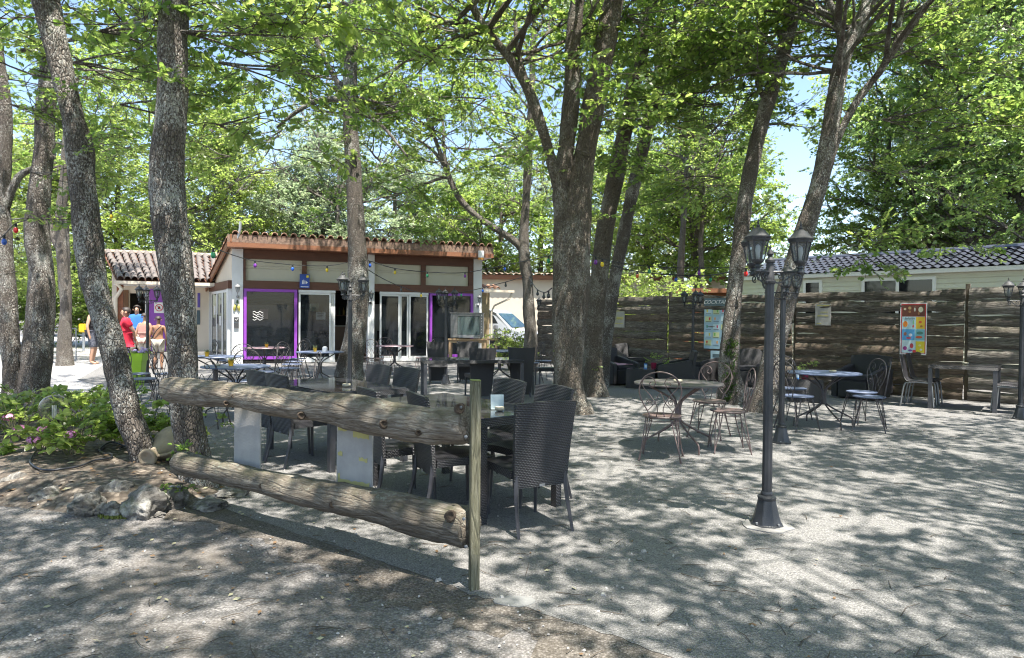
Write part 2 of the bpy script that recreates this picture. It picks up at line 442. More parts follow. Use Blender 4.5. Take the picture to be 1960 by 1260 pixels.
m_leaf_y = leaf_mat('light_oak_leaf', (.13, .175, .055), (.20, .24, .08), (.42, .58, .12), (.64, .78, .20))
m_leaf_b = leaf_mat('hazed_grey_green_leaf', (.17, .21, .15), (.24, .28, .20), (.42, .56, .30), (.60, .70, .40))  # far leaves: distance haze is mixed into the pale colour
m_leaf_d = leaf_mat('dark_oak_leaf', (.09, .14, .06), (.13, .18, .08), (.30, .48, .12), (.46, .62, .18))
m_hyd = leaf_mat('hydrangea_leaf', (.14, .19, .055), (.20, .24, .075), (.40, .56, .12), (.58, .72, .18))
m_ivy = leaf_mat('ivy_leaf', (.035, .08, .02), (.05, .11, .025), (.08, .16, .03), (.12, .22, .04))
OUT = [(0, .03), (.13, .10), (.22, .34), (.31, .15), (.43, .47), (.53, .20), (.65, .56), (.76, .26), (.87, .40), (1, .04)]
OUTS = [(0, .02), (.25, .26), (.45, .24), (.7, .48), (.9, .30), (1, .02)]
def leafverts(vs, fs, lv, p, d, nrm, L, W, curl, out, val):
    side = d.cross(nrm).normalized(); nrm = side.cross(d).normalized()
    b = len(vs)
    for (t, hw) in out:
        c = p + d * (L * t) - nrm * (curl * L * t * t)
        w = hw * W
        vs.append(c - side * w + nrm * w * .25); vs.append(c); vs.append(c + side * w + nrm * w * .25)
    for i in range(len(out) - 1):
        a = b + i * 3
        fs.append((a, a + 1, a + 4, a + 3)); fs.append((a + 1, a + 2, a + 5, a + 4))
    lv.extend([val] * (len(out) * 3))
SPRAYS = {}
def mk_sprays(key, mat, out, nl, seed, leafL=(.065, .11), span=.5):
    rn = random.Random(seed); col = bpy.data.collections.new('sprays_' + key)
    for q in range(4):
        vs, fs, lv = [], [], []
        mb = MB(); tw = []
        main = [Vector((0, 0, 0)), Vector((span * .35, rn.uniform(-.04, .04), .02)), Vector((span * .7, rn.uniform(-.07, .07), 0)), Vector((span, rn.uniform(-.1, .1), -.03))]
        tw.append(main)
        for k in range(4):
            t = rn.uniform(.2, .9); p = Vector((span * t, 0, .01)); s = 1 if k % 2 else -1; L = rn.uniform(.14, .27) * span * 2
            tw.append([p, p + Vector((L * .5, s * L * .45, .02)), p + Vector((L * .8, s * L * .9, rn.uniform(-.05, .05)))])
        for t_ in tw: mb.tube(t_, [.0045, .0035, .003, .002][:len(t_)], 4, cap=False)
        vs = [Vector(v) for v in mb.v]; fs = list(mb.f); nb = len(fs); lv = [.5] * len(vs)
        for j in range(nl):
            t_ = tw[rn.randrange(len(tw))]; n = len(t_) - 1
            u = (1 - rn.random() ** 1.8) * n; i = min(int(u), n - 1); p = t_[i].lerp(t_[i + 1], u - i); d0 = (t_[i + 1] - t_[i]).normalized()
            a = rn.uniform(-1.7, 1.7); d = Matrix.Rotation(a, 3, 'Z') @ d0; d.z = rn.uniform(-.55, .35); d.normalize()
            nr = Vector((rn.gauss(0, .55), rn.gauss(0, .55), 1)).normalized()
            L = rn.uniform(*leafL)
            leafverts(vs, fs, lv, p + d * .012, d, nr, L, L * rn.uniform(.58, .76), rn.uniform(-.1, .3), out, rn.random())
        me = bpy.data.meshes.new('spray'); me.from_pydata(vs, [], fs); me.materials.append(mat); me.materials.append(m_twig)
        mi = [1] * nb + [0] * (len(fs) - nb); me.polygons.foreach_set('material_index', mi)
        at = me.attributes.new('lv', 'FLOAT', 'POINT'); at.data.foreach_set('value', lv)
        o = bpy.data.objects.new('spray', me); col.objects.link(o)
    ng = bpy.data.node_groups.new('sprays_' + key, 'GeometryNodeTree')
    ng.interface.new_socket('Geometry', in_out='INPUT', socket_type='NodeSocketGeometry')
    ng.interface.new_socket('Geometry', in_out='OUTPUT', socket_type='NodeSocketGeometry')
    N = ng.nodes.new; gi = N('NodeGroupInput'); go = N('NodeGroupOutput')
    ci = N('GeometryNodeCollectionInfo'); ci.inputs['Collection'].default_value = col; ci.inputs['Separate Children'].default_value = True; ci.inputs['Reset Children'].default_value = True
    def na(nm, ty):
        nd = N('GeometryNodeInputNamedAttribute'); nd.data_type = ty; nd.inputs['Name'].default_value = nm; return nd.outputs[0]
    ip = N('GeometryNodeInstanceOnPoints'); ip.inputs['Pick Instance'].default_value = True
    L = ng.links.new
    L(gi.outputs[0], ip.inputs['Points']); L(na('lf', 'BOOLEAN'), ip.inputs['Selection']); L(ci.outputs[0], ip.inputs['Instance'])
    L(na('ix', 'INT'), ip.inputs['Instance Index']); L(na('rot', 'FLOAT_VECTOR'), ip.inputs['Rotation']); L(na('scl', 'FLOAT'), ip.inputs['Scale'])
    jn = N('GeometryNodeJoinGeometry'); L(gi.outputs[0], jn.inputs[0]); L(ip.outputs[0], jn.inputs[0]); L(jn.outputs[0], go.inputs[0])
    SPRAYS[key] = ng
mk_sprays('near', m_leaf, OUT, 34, 1)
mk_sprays('yellow', m_leaf_y, OUTS, 34, 2)
mk_sprays('blue', m_leaf_b, OUTS, 40, 3)
OVA = [(0, .04), (.12, .3), (.35, .58), (.6, .55), (.82, .28), (1, .01)]
mk_sprays('hyd', m_hyd, OVA, 20, 5, (.08, .14), .32)
mk_sprays('ivy', m_ivy, OVA, 30, 6, (.04, .07), .3)
mk_sprays('dark', m_leaf_d, OUTS, 36, 4)
DENS = .50
GAPS = [(.425, .24, .036, .115), (.42, .36, .03, .05), (-.62, .44, .024, .028), (-.085, .265, .03, .022), (-.19, .245, .018, .03), (.01, .20, .02, .018), (-.36, .235, .03, .03), (.22, .44, .022, .022), (-.02, .36, .03, .02), (-.43, .40, .035, .025), (-.30, .30, .03, .02), (-.26, .37, .025, .018), (.11, .27, .02, .03), (.30, .26, .022, .03), (.55, .38, .02, .02), (-.70, .33, .02, .03), (.06, .42, .03, .02), (-.13, .42, .03, .02), (-.50, .24, .025, .02), (.68, .40, .03, .02)]
NBR = .72
class Crown:
    def __init__(s, seed=0): s.mb = MB(); s.p = []; s.r = []; s.s = []; s.rn = random.Random(seed)
    def spray(s, p, yaw, sc, pitch=0, roll=0):
        s.p.append(tuple(p)); s.r.append((roll, pitch, yaw)); s.s.append(sc)
    def grow(s, p, d, L, r, depth, sc=1.0, up=.12, dens=1.0, bare=.3):
        rn = s.rn; n = max(4, int(L / .22)); step = L / n; pts = [Vector(p)]; q = Vector(p); d = Vector(d).normalized()
        for i in range(n):
            d = (d + Vector((rn.gauss(0, .2), rn.gauss(0, .2), rn.gauss(0, .13) + up * .12))).normalized(); q = q + d * step; pts.append(q.copy())
            t = (i + 1) / n
            if t > bare and rn.random() < dens * DENS:
                s.spray(q, math.atan2(d.y, d.x) + rn.uniform(-1.1, 1.1), sc * rn.uniform(.7, 1.2), rn.uniform(-.5, .5), rn.gauss(0, .5))
            if depth > 0 and i >= 1 and rn.random() < .42:
                a = rn.choice((-1, 1)) * rn.uniform(.5, 1.15); dd = Matrix.Rotation(a, 3, 'Z') @ d; dd.z += rn.uniform(-.25, .35)
                s.grow(q, dd, L * rn.uniform(.35, .6), r * .5, depth - 1, sc, up, dens, .15)
        if depth >= 0: s.mb.tube(pts, [max(.004, r * (1 - .8 * i / n)) for i in range(n + 1)], 5 if r > .02 else 4, cap=False)
    def blob(s, c, rad, n, sc=1.0):
        rn = s.rn
        for i in range(n):
            v = Vector((rn.gauss(0, 1), rn.gauss(0, 1), rn.gauss(0, 1))).normalized() * (rn.random() ** .45)
            s.spray((c[0] + v.x * rad[0], c[1] + v.y * rad[1], c[2] + v.z * rad[2]), rn.uniform(0, 6.28), sc * rn.uniform(.75, 1.3), rn.uniform(-.5, .5), rn.gauss(0, .45))
    def build(s, parent, key, bark, name='crown'):
        # openings between neighbouring crowns where the sky shows
        keep = []
        for i, p in enumerate(s.p):
            d = Vector(p) - CAM; ok = True
            if d.y > 3 and p[2] > 2.4:
                a, e = d.x / d.y, d.z / d.y
                for (ga, ge, ra, re) in GAPS:
                    if ((a - ga) / ra) ** 2 + ((e - ge) / re) ** 2 < 1 + .35 * noise.noise(Vector(p) * 1.5): ok = s.rn.random() < .08
            if ok: keep.append(i)
        s.p = [s.p[i] for i in keep]; s.r = [s.r[i] for i in keep]; s.s = [s.s[i] for i in keep]
        nb = len(s.mb.v); npz = len(s.p); base = parent.matrix_basis.inverted() if False else None
        loc = Vector(parent.location)
        me = bpy.data.meshes.new(name)
        vs = [tuple(Vector(v) - loc) for v in s.mb.v] + [tuple(Vector(v) - loc) for v in s.p]
        me.from_pydata(vs, [], s.mb.f); me.materials.append(bark)
        a = me.attributes.new('lf', 'BOOLEAN', 'POINT'); a.data.foreach_set('value', [False] * nb + [True] * npz)
        a = me.attributes.new('ix', 'INT', 'POINT'); a.data.foreach_set('value', [s.rn.randrange(4) for _ in range(nb + npz)])
        a = me.attributes.new('scl', 'FLOAT', 'POINT'); a.data.foreach_set('value', [0.] * nb + s.s)
        a = me.attributes.new('rot', 'FLOAT_VECTOR', 'POINT'); a.data.foreach_set('vector', [0.] * (3 * nb) + [x for r in s.r for x in r])
        o = bpy.data.objects.new(name, me); link(o, parent)
        md = o.modifiers.new('leaves', 'NODES'); md.node_group = SPRAYS[key]
        o['kind'] = 'stuff'
        return o
NSPR = 0
PEND = []
def px2w(path, Y):
    """(px, py, width_px[, extra depth]) measured on the photograph -> world points and radii at the tree's distance"""
    P, R = [], []
    for q in path:
        Yq = Y + (q[3] if len(q) > 3 else 0); v = V(q[0], q[1], Yq); P.append(v); R.append(q[2] * .435 * Yq / F)
    return P, R
def bole(P, R, seed, seg=22, base=False):
    """smooth, finely divided trunk with bark relief"""
    pr = [(p.x, p.y, p.z, r) for p, r in zip(P, R)]
    tot = sum((a - b).length for a, b in zip(P, P[1:])); n = max(3, int(tot / (len(P) - 1) / .07))
    S = spline(pr, n)
    mb = MB()
    def dis(p, r, i, k, an):
        v = Vector(p) * 1.0
        big = noise.noise(Vector((v.x * 2.2 + seed, v.y * 2.2, v.z * 1.6))) * .16
        rid = abs(noise.noise(Vector((v.x * 17, v.y * 17 + seed, v.z * 5))))
        return r * (1 + big) + (rid - .25) * min(.016, r * .18)
    mb.tube([s[:3] for s in S], [s[3] for s in S], seg, True, dis)
    return mb, [Vector(s[:3]) for s in S], [s[3] for s in S]
def tree(base_px, Y, stems, label, key='near', bark=None, seed=1, zmin=3.2, nbr=30, blen=(1.1, 2.3), top=9.0, sc=1.0, group='oak trees on the terrace', extra=None, name='oak_tree', grow_up=.5, flare=True, dens=1.0):
    bark = bark or m_bark
    b = G(*base_px); Y0 = b.y
    root = thing(name, label, 'tree', (b.x, b.y, 0), 0, group)
    rn = random.Random(seed * 17 + 3); cr = Crown(seed)
    starts = []
    for si, st in enumerate(stems):
        P, R = px2w(st, Y0 if Y is None else Y)
        if si == 0:
            if flare:
                r = R[0]; P = [Vector((P[0].x, P[0].y, -.06))] + [P[0] + Vector((0, 0, .0))] + P[1:]
                if P[1].z < .03: P[1].z = .03
                R = [r * 1.28, r * 1.08] + R[1:]
            else: P = [Vector((P[0].x, P[0].y, -.05))] + P; R = [R[0]] + R
        nm = 'trunk' if si == 0 else 'limb'
        # carry the stem on above the picture
        d = (P[-1] - P[-2]).normalized(); L = max(0, top - P[-1].z) if R[-1] > .035 else 0
        if L > .4:
            q = P[-1].copy(); r = R[-1]; k = max(2, int(L / .9))
            for i in range(k):
                d = (d + Vector((rn.gauss(0, .10), rn.gauss(0, .12), .14))).normalized(); q = q + d * (L / k); r = max(.03, r * (1 - .75 / k)); P.append(q.copy()); R.append(r)
        mb, S, SR = bole(P, R, seed + si, 22 if R[0] > .08 else 12)
        L0 = Vector(root.location)
        mb.v = [tuple(Vector(v) - L0) for v in mb.v]
        mb.build(nm, bark, root, smooth='all')
        starts += [(p, r, si) for p, r in zip(S, SR) if p.z > zmin]
    if starts:
        for i in range(int(nbr * NBR)):
            p, r, si = starts[rn.randrange(len(starts))]
            az = rn.uniform(0, 2 * PI); L = rn.uniform(*blen)
            if math.sin(az) < -.2 and rn.random() < .6: az = -az
            if r > .1 and rn.random() < .3: L *= 1.3
            cr.grow(p, (math.cos(az), math.sin(az), rn.uniform(-.05, .55)), L, min(.026, r * .4) * (L / 2), 1, sc, .4 * grow_up, dens)
    if extra: extra(cr, root)
    PEND.append([cr, root, key, bark, starts])
    return root
# ---------------------------------------------------------------- the oaks in front
# low sprays hanging into view: (px, py, Y, length, direction) as real twigs from a branch
def sprigs(cr, lst, sc=1.0):
    for (px, py, Y, L, az, n) in lst:
        p = V(px, py, Y)
        for k in range(n):
            a = az + cr.rn.uniform(-.6, .6); cr.grow(p, (math.cos(a), math.sin(a), cr.rn.uniform(-.25, .3)), L * cr.rn.uniform(.7, 1.1), .012, 1, sc, 0, 1.0, .1)
def suckers(lst):
    def f(cr, root):
        for (px, py, Y, n) in lst:
            p = V(px, py, Y)
            for k in range(n):
                a = cr.rn.uniform(0, 6.28); cr.spray(p, a, cr.rn.uniform(.28, .5), cr.rn.uniform(-.5, .1), cr.rn.gauss(0, .4))
    return f
def ex(*fs):
    def f(cr, root):
        for q in fs: q(cr, root)
    return f
def lowb(lst, sc=1.0): return lambda cr, root: sprigs(cr, lst, sc)

# far left pair
tree((28, 772), None, [[(28, 772, 46), (26, 700, 40), (18, 640, 40), (12, 560, 38), (6, 480, 36), (2, 400, 34), (8, 300, 30), (8, 200, 28), (-6, 100, 26), (-20, 0, 24)], [(8, 400, 20), (35, 340, 14), (70, 320, 12), (105, 300, 8)]],
     'leaning oak trunk with dark wire tied round it at the far left edge', seed=11, zmin=4.8, nbr=16,
     extra=lowb([(20, 200, 9.5, 1.5, 0, 3), (60, 330, 9.8, .9, .5, 2), (20, 420, 10.2, .8, -.5, 2), (30, 100, 9, 1.5, -.5, 3)]))
tree((64, 772), None, [[(62, 775, 62), (68, 700, 58), (78, 600, 54), (78, 520, 50), (72, 450, 48), (76, 380, 44), (84, 290, 40), (88, 200, 38), (96, 120, 36), (100, 40, 34), (98, 0, 32)]],
     'pale speckled oak trunk just right of the far left one, rising from the shrubs', seed=12, zmin=5.0, nbr=16,
     extra=lowb([(80, 150, 10, 1.4, -1, 3), (90, 240, 10, 1.0, -1.4, 2), (30, 520, 10, .5, -2, 1)]))
tree((283, 905), None, [[(285, 905, 56), (268, 850, 56), (244, 790, 56), (228, 720, 54), (212, 650, 51), (192, 590, 50), (180, 540, 51), (170, 470, 53), (162, 400, 52), (155, 330, 52), (152, 285, 56), (140, 230, 44), (124, 160, 47), (108, 90, 50), (92, 20, 54), (86, -10, 55)]],
     'strongly leaning oak with a scar on its trunk beside the clay jar', seed=13, zmin=4.5, nbr=16,
     extra=ex(suckers([(155, 290, 6.0, 2), (130, 190, 6.0, 3)]), lowb([(140, 120, 6.1, 1.1, .2, 3), (190, 60, 6.6, 1.4, .4, 4), (100, 150, 6.3, .8, 2.8, 2), (230, 200, 7.6, 1.2, .2, 3)])))
tree((382, 932), None, [[(384, 932, 88), (372, 880, 76), (358, 800, 66), (352, 740, 62), (349, 660, 62), (342, 580, 66), (334, 510, 70), (326, 440, 72), (320, 370, 70), (320, 310, 66), (326, 240, 60), (330, 160, 61), (331, 80, 63), (333, 0, 64)]],
     'thick upright oak heavily speckled with lichen behind the log rail', seed=14, zmin=4.5, nbr=20,
     extra=ex(suckers([(345, 160, 5.4, 3), (400, 820, 5.3, 1), (372, 868, 5.2, 2), (350, 928, 5.2, 2), (330, 150, 5.4, 3)]), lowb([(345, 60, 5.6, 1.2, .3, 3), (420, 120, 6.2, 1.5, .4, 4), (300, 40, 5.8, 1.0, 2.6, 3), (420, 240, 7.4, 1.2, 0, 3), (480, 60, 7, 1.4, 0, 3)])))
tree((124, 700), None, [[(124, 700, 36), (124, 650, 26), (126, 580, 24), (122, 520, 24), (120, 460, 26), (118, 400, 22), (126, 330, 20), (130, 250, 18)], [(120, 480, 18), (108, 465, 16), (96, 440, 14), (90, 400, 12)]],
     'small far oak standing on the bright road between the left trunks', seed=15, zmin=4.6, nbr=34, blen=(1.5, 3), bark=m_barkfar, top=9)
# trunk in front of the snack bar
tree((668, 738), None, [[(668, 740, 66), (672, 690, 54), (682, 620, 47), (686, 540, 42), (684, 470, 40), (680, 400, 38), (676, 320, 34), (672, 250, 32), (670, 180, 30), (672, 110, 28), (676, 40, 26), (680, 0, 25)],
     [(668, 200, 16), (640, 190, 12), (600, 196, 11), (560, 220, 8), (530, 245, 6)], [(660, 180, 14), (630, 130, 11), (600, 60, 9), (590, 0, 8)], [(672, 210, 12), (700, 220, 9), (735, 245, 7, -.5), (780, 300, 5, -.8)]],
     'straight oak trunk standing in front of the snack bar windows', seed=16, zmin=5.4, nbr=40, blen=(1.6, 3.4), top=10,
     extra=lowb([(540, 250, 13.5, 2.2, 3.0, 3), (640, 70, 13.5, 2.2, 1, 4), (740, 380, 13.0, 1.2, -.4, 2), (720, 440, 13.2, .8, -.3, 2), (500, 160, 12.5, 2.2, 2.6, 4), (440, 300, 12.5, 1.4, 2.6, 2), (580, 120, 12, 2.2, -2.2, 4), (480, 60, 11, 2.2, -2.2, 3), (760, 120, 13, 2.2, -.6, 4)]))
tree((1014, 712), None, [[(1012, 712, 34), (1016, 650, 28), (1013, 600, 26), (1010, 540, 24), (1004, 500, 26), (1002, 460, 24), (1006, 400, 18), (1010, 330, 17), (1014, 260, 16), (1018, 180, 14), (1020, 80, 12)],
     [(1004, 480, 20), (980, 458, 17), (945, 436, 14), (910, 412, 14), (880, 380, 14), (860, 340, 12), (838, 280, 10), (815, 215, 8), (805, 150, 7)], [(852, 320, 9), (830, 290, 7), (800, 268, 6), (770, 250, 4)], [(862, 345, 8), (850, 290, 7), (848, 240, 6), (838, 190, 5)]],
     'slender forked oak with a long bent limb at the left end of the slab fence', seed=17, zmin=5.2, nbr=60, blen=(1.6, 3.6), bark=m_barkfar, top=10,
     extra=lowb([(830, 260, 16, 2.2, 3, 5), (880, 330, 16, 1.8, -1.4, 4), (800, 170, 15, 2.4, 2.8, 5), (900, 420, 16.3, 1.4, 1.5, 3), (940, 300, 16, 1.8, 0, 4), (860, 100, 15, 2.4, 0, 4), (790, 330, 16, 1.4, 3, 3)]))
# the big forked oak in the middle
tree((1092, 790), None, [[(1096, 800, 78), (1092, 760, 66), (1088, 700, 62), (1092, 620, 68), (1098, 540, 72), (1100, 460, 70), (1106, 390, 64), (1112, 330, 52), (1124, 270, 46), (1136, 200, 48), (1150, 130, 50), (1164, 60, 46), (1176, 0, 44)],
     [(1078, 700, 44), (1076, 620, 44), (1078, 540, 46), (1080, 450, 48), (1076, 370, 42), (1082, 300, 36), (1090, 230, 36), (1096, 160, 36), (1096, 90, 33), (1106, 0, 30)],
     [(1080, 400, 30), (1064, 340, 26), (1048, 280, 24), (1032, 230, 23), (1010, 170, 22), (982, 120, 21), (950, 80, 19), (920, 40, 18), (900, 0, 17), (880, -60, 15)],
     [(1040, 255, 14), (1020, 200, 12), (1006, 150, 12), (990, 90, 10), (985, 20, 8)],
     [(930, 55, 12), (880, 40, 10), (840, 45, 8), (800, 60, 6)]],
     'largest oak of the terrace, forked in three, behind the near dining chairs', seed=18, zmin=5.2, nbr=46, blen=(1.3, 2.9), top=11, bark=m_bark2,
     extra=ex(suckers([(1090, 690, 10.3, 1), (1150, 420, 10.4, 3), (1062, 330, 10.4, 3), (1120, 60, 10.4, 3)]), lowb([(980, 110, 10.6, 1.6, 3, 4), (1030, 60, 10.6, 1.8, -1.6, 4), (1080, 210, 10.4, 1.2, -1.6, 2), (1130, 300, 10.3, .9, -1.4, 2), (930, 190, 10.4, 1.2, 3, 2), (880, 60, 10, 2, 3, 4), (1120, 230, 10.3, 1, -.7, 2), (1200, 30, 10, 1.6, 0, 3)])))
# the flares of the big oak
tree((1136, 758), None, [[(1138, 760, 58), (1134, 710, 48), (1136, 640, 42), (1144, 560, 38), (1152, 490, 38), (1162, 420, 38), (1176, 350, 36), (1190, 280, 35), (1204, 210, 34), (1220, 130, 34), (1236, 60, 32), (1246, 0, 30)]],
     'oak trunk leaning right directly behind the largest oak', seed=19, zmin=5.6, nbr=26, blen=(1.4, 3), top=11, bark=m_bark2,
     extra=ex(suckers([(1122, 702, 12.6, 2)]), lowb([(1230, 200, 12.6, 1.4, 0, 3), (1190, 330, 12.8, 1.2, -1.4, 3), (1250, 80, 12, 2, 0, 4)])))
tree((1158, 742), None, [[(1150, 744, 36), (1158, 660, 30), (1168, 590, 28), (1182, 510, 28), (1196, 440, 28), (1210, 370, 27), (1226, 300, 27), (1244, 230, 26), (1262, 170, 26), (1282, 120, 22), (1310, 60, 18), (1340, 10, 14), (1360, -20, 12)], [(1262, 170, 18), (1258, 110, 14), (1262, 50, 12), (1270, 0, 10)]],
     'thinner oak trunk leaning furthest right behind the central group', seed=20, zmin=5.8, nbr=28, blen=(1.4, 3.2), top=10,
     extra=lowb([(1300, 260, 13.4, 1.8, 0, 4), (1340, 120, 13, 2, 0, 4), (1300, 360, 14, 1.4, 0, 3), (1220, 240, 13.6, 1.4, -1, 3)]))
tree((1402, 772), None, [[(1402, 772, 66), (1396, 720, 50), (1398, 660, 42), (1402, 600, 36), (1408, 540, 34), (1416, 470, 34), (1424, 400, 34), (1436, 330, 32), (1452, 260, 32), (1468, 200, 32), (1488, 140, 30), (1506, 80, 28), (1522, 20, 26), (1530, -20, 24)],
     [(1470, 200, 14), (1450, 160, 11), (1450, 120, 9), (1430, 80, 8)], [(1500, 90, 12), (1490, 60, 10), (1470, 40, 8), (1430, 60, 6)]],
     'ivy clad oak trunk in front of the cocktails poster', seed=21, zmin=5.4, nbr=34, blen=(1.3, 2.8), top=10,
     extra=ex(suckers([(1408, 595, 12.0, 2), (1395, 545, 12, 1)]), lowb([(1470, 240, 11.8, 1.2, 0, 2), (1440, 110, 11.6, 1.8, 3, 5), (1380, 200, 11.8, 1.8, 3, 4), (1380, 340, 12.2, 1.3, 3, 3), (1400, 30, 11, 2, 1.5, 4), (1560, 60, 11.4, 1.6, 0, 3)])))
tree((1462, 788), None, [[(1464, 788, 74), (1470, 740, 54), (1478, 690, 50), (1490, 630, 48), (1503, 570, 46), (1520, 510, 44), (1538, 450, 42), (1556, 390, 40), (1574, 330, 38), (1588, 260, 36), (1598, 190, 34), (1608, 130, 33), (1624, 80, 32), (1648, 40, 30), (1668, -10, 28)],
     [(1612, 112, 16), (1608, 70, 15), (1600, 30, 14), (1580, -10, 12)], [(1560, 400, 22), (1590, 300, 18), (1620, 230, 16), (1650, 180, 15), (1690, 130, 14), (1716, 80, 13), (1724, 30, 12), (1760, -20, 9)]],
     'pale lichened oak leaning right behind the front street lamp', seed=22, zmin=5.2, nbr=42, blen=(1.3, 2.9), top=10,
     extra=ex(suckers([(1560, 480, 10.8, 2)]), lowb([(1650, 90, 10.8, 1.6, 0, 4), (1600, 480, 12, .8, -.4, 2), (1690, 230, 11, 1.8, -.4, 5), (1720, 330, 11.4, 1.6, 0, 4), (1760, 120, 11, 2, 0, 5), (1640, 320, 12, 1.2, 0, 3), (1540, 60, 10.4, 1.2, 2.4, 2), (1800, 250, 11.4, 1.8, 0, 4)])))
# ---------------------------------------------------------------- oaks whose crowns shade the foreground (they stand beside and behind the viewer)
def plain_tree(x, y, h, lean, r, label, seed, key='near', nbr=40, blen=(1.6, 3.2), z0=4.0, sc=1.0, bark=None, group='oak trees around the viewer', name='oak_tree', blobs=None, dens=1.0, top=None):
    root = thing(name, label, 'tree', (x, y, 0), 0, group); rn = random.Random(seed); cr = Crown(seed)
    P = []; R = []; n = 7
    for i in range(n):
        t = i / (n - 1); P.append(Vector((x + lean[0] * t + rn.gauss(0, .08), y + lean[1] * t + rn.gauss(0, .08), -.05 + h * .9 * t))); R.append(r * (1.25 if i == 0 else 1 - .75 * t))
    mb, S, SR = bole(P, R, seed, 12 if key != 'near' else 16)
    mb.v = [(a - x, b - y, c) for a, b, c in mb.v]; mb.build('trunk', bark or m_barkfar, root, smooth='all')
    st = [(p, q) for p, q in zip(S, SR) if p.z > z0]
    for i in range(nbr):
        p, q = st[rn.randrange(len(st))]; az = rn.uniform(0, 6.283); L = rn.uniform(*blen)
        cr.grow(p, (math.cos(az), math.sin(az), rn.uniform(0, .6)), L, .02 * L, 1, sc, .3, dens)
    if blobs:
        for (bx, by, bz, br, nn) in blobs: cr.blob((x + bx, y + by, bz), (br, br, br * .75), nn, sc)
    PEND.append([cr, root, key, bark or m_barkfar, st])
    return root
SHADEK = 1.0; NSP = 17
near_extra = [(3.4, -1.2, 9.5, (.3, .5), .2), (-2.8, -1.0, 9, (.2, .6), .18), (6.6, 1.6, 9.5, (-.4, .4), .2), (.6, -4.2, 10, (.4, .6), .22), (-6.5, 2.8, 9, (.2, 0), .18), (10.5, 5.0, 9.5, (-.3, .3), .2), (12.5, 9.5, 9.5, (0, 0), .22)]
NLAB = ['oak close behind the viewer on the right', 'oak close behind the viewer on the left', 'oak right of the viewer whose boughs reach over the nearest lamp post', 'oak straight behind the viewer', 'oak left of the viewer beyond the flower bed', 'oak at the right end of the terrace', 'oak beyond the fence at the far right']
for i, (x, y, h, ln, r) in enumerate(near_extra):
    plain_tree(x, y, h, ln, r, NLAB[i], 100 + i, nbr=(3 if i == 4 else 7), z0=4.9, blen=(1.6, 3.3), dens=.8)
# boughs added over the terrace along the sun's direction, shaped for the dappled shade
rb = random.Random(77); near_tr = [q for q in PEND]
NB = 0
def shade_want(x, y):
    """shade wanted on a spot of ground; sets how many boughs are added"""
    v = .92 + .6 * noise.noise(Vector((x * .75 + 3.1, y * .95, 1.7)))
    v += .35 * math.exp(-((x + .3) ** 2 / 1.6 + (y - 5.2) ** 2 / 3.5)) + .3 * math.exp(-((x - .4) ** 2 / .6 + (y - 3.0) ** 2 / .4))
    v -= .55 * math.exp(-((x + 4.6) ** 2 / 3 + (y - 6.8) ** 2 / 1.5)); v -= .16 * math.exp(-((x + 1.9) ** 2 / 3 + (y - 3.7) ** 2 / .5))
    v -= .4 * math.exp(-((x - 3.0) ** 2 / 4 + (y - 4.5) ** 2 / .6))
    return v
gx = -9.0
while gx < 10:
    gy = .8
    while gy < 15:
        x = gx + rb.uniform(-.45, .45); y = gy + rb.uniform(-.45, .45)
        if shade_want(x, y) * SHADEK > rb.random():
            z = rb.uniform(5.6, 9.0); c = Vector((x, y, 0)) + SUNV * (z / SUNV.z)
            if c.y > 8 and rb.random() < .62: gy += .9; continue
            if c.z < 2.4 + .5 * c.y: z = 2.6 + .5 * c.y; c = Vector((x, y, 0)) + SUNV * (z / SUNV.z)
            best = min(near_tr, key=lambda q: (q[1].location.xy - c.xy).length)
            st = [q[0] for q in best[4] if q[0].z < z - .2] or [q[0] for q in best[4]]
            s0 = min(st, key=lambda p: abs(p.z - (z - 1.0)) + (6 if p.z < 1.9 + .5 * p.y else 0))
            cr = best[0]; m = s0.lerp(c, .5) + Vector((rb.uniform(-.3, .3), rb.uniform(-.3, .3), .15))
            pts = spline([s0, s0.lerp(m, .5) + Vector((0, 0, .1)), m, c], 3); L = (c - s0).length
            cr.mb.tube(pts, [max(.006, .012 * L * (1 - .85 * i / (len(pts) - 1))) for i in range(len(pts))], 5, cap=False)
            d = (c - m); d.z *= .3
            for k in range(3):
                a = k * 2.1 + rb.uniform(-.5, .5); e = c + Vector((math.cos(a) * .6, math.sin(a) * .6, rb.uniform(-.2, .3))); cr.mb.tube([c, c.lerp(e, .5) + Vector((0, 0, .05)), e], [.012, .008, .004], 4, cap=False)
            for k in range(NSP):
                a = rb.uniform(0, 6.283); q = rb.random() ** .5 * .85; cr.spray(c + Vector((math.cos(a) * q, math.sin(a) * q, rb.uniform(-.35, .35))), a + rb.uniform(-.8, .8), rb.uniform(.7, 1.1), rb.uniform(-.3, .3), rb.gauss(0, .3))
            NB += 1
        gy += .9
    gx += .9
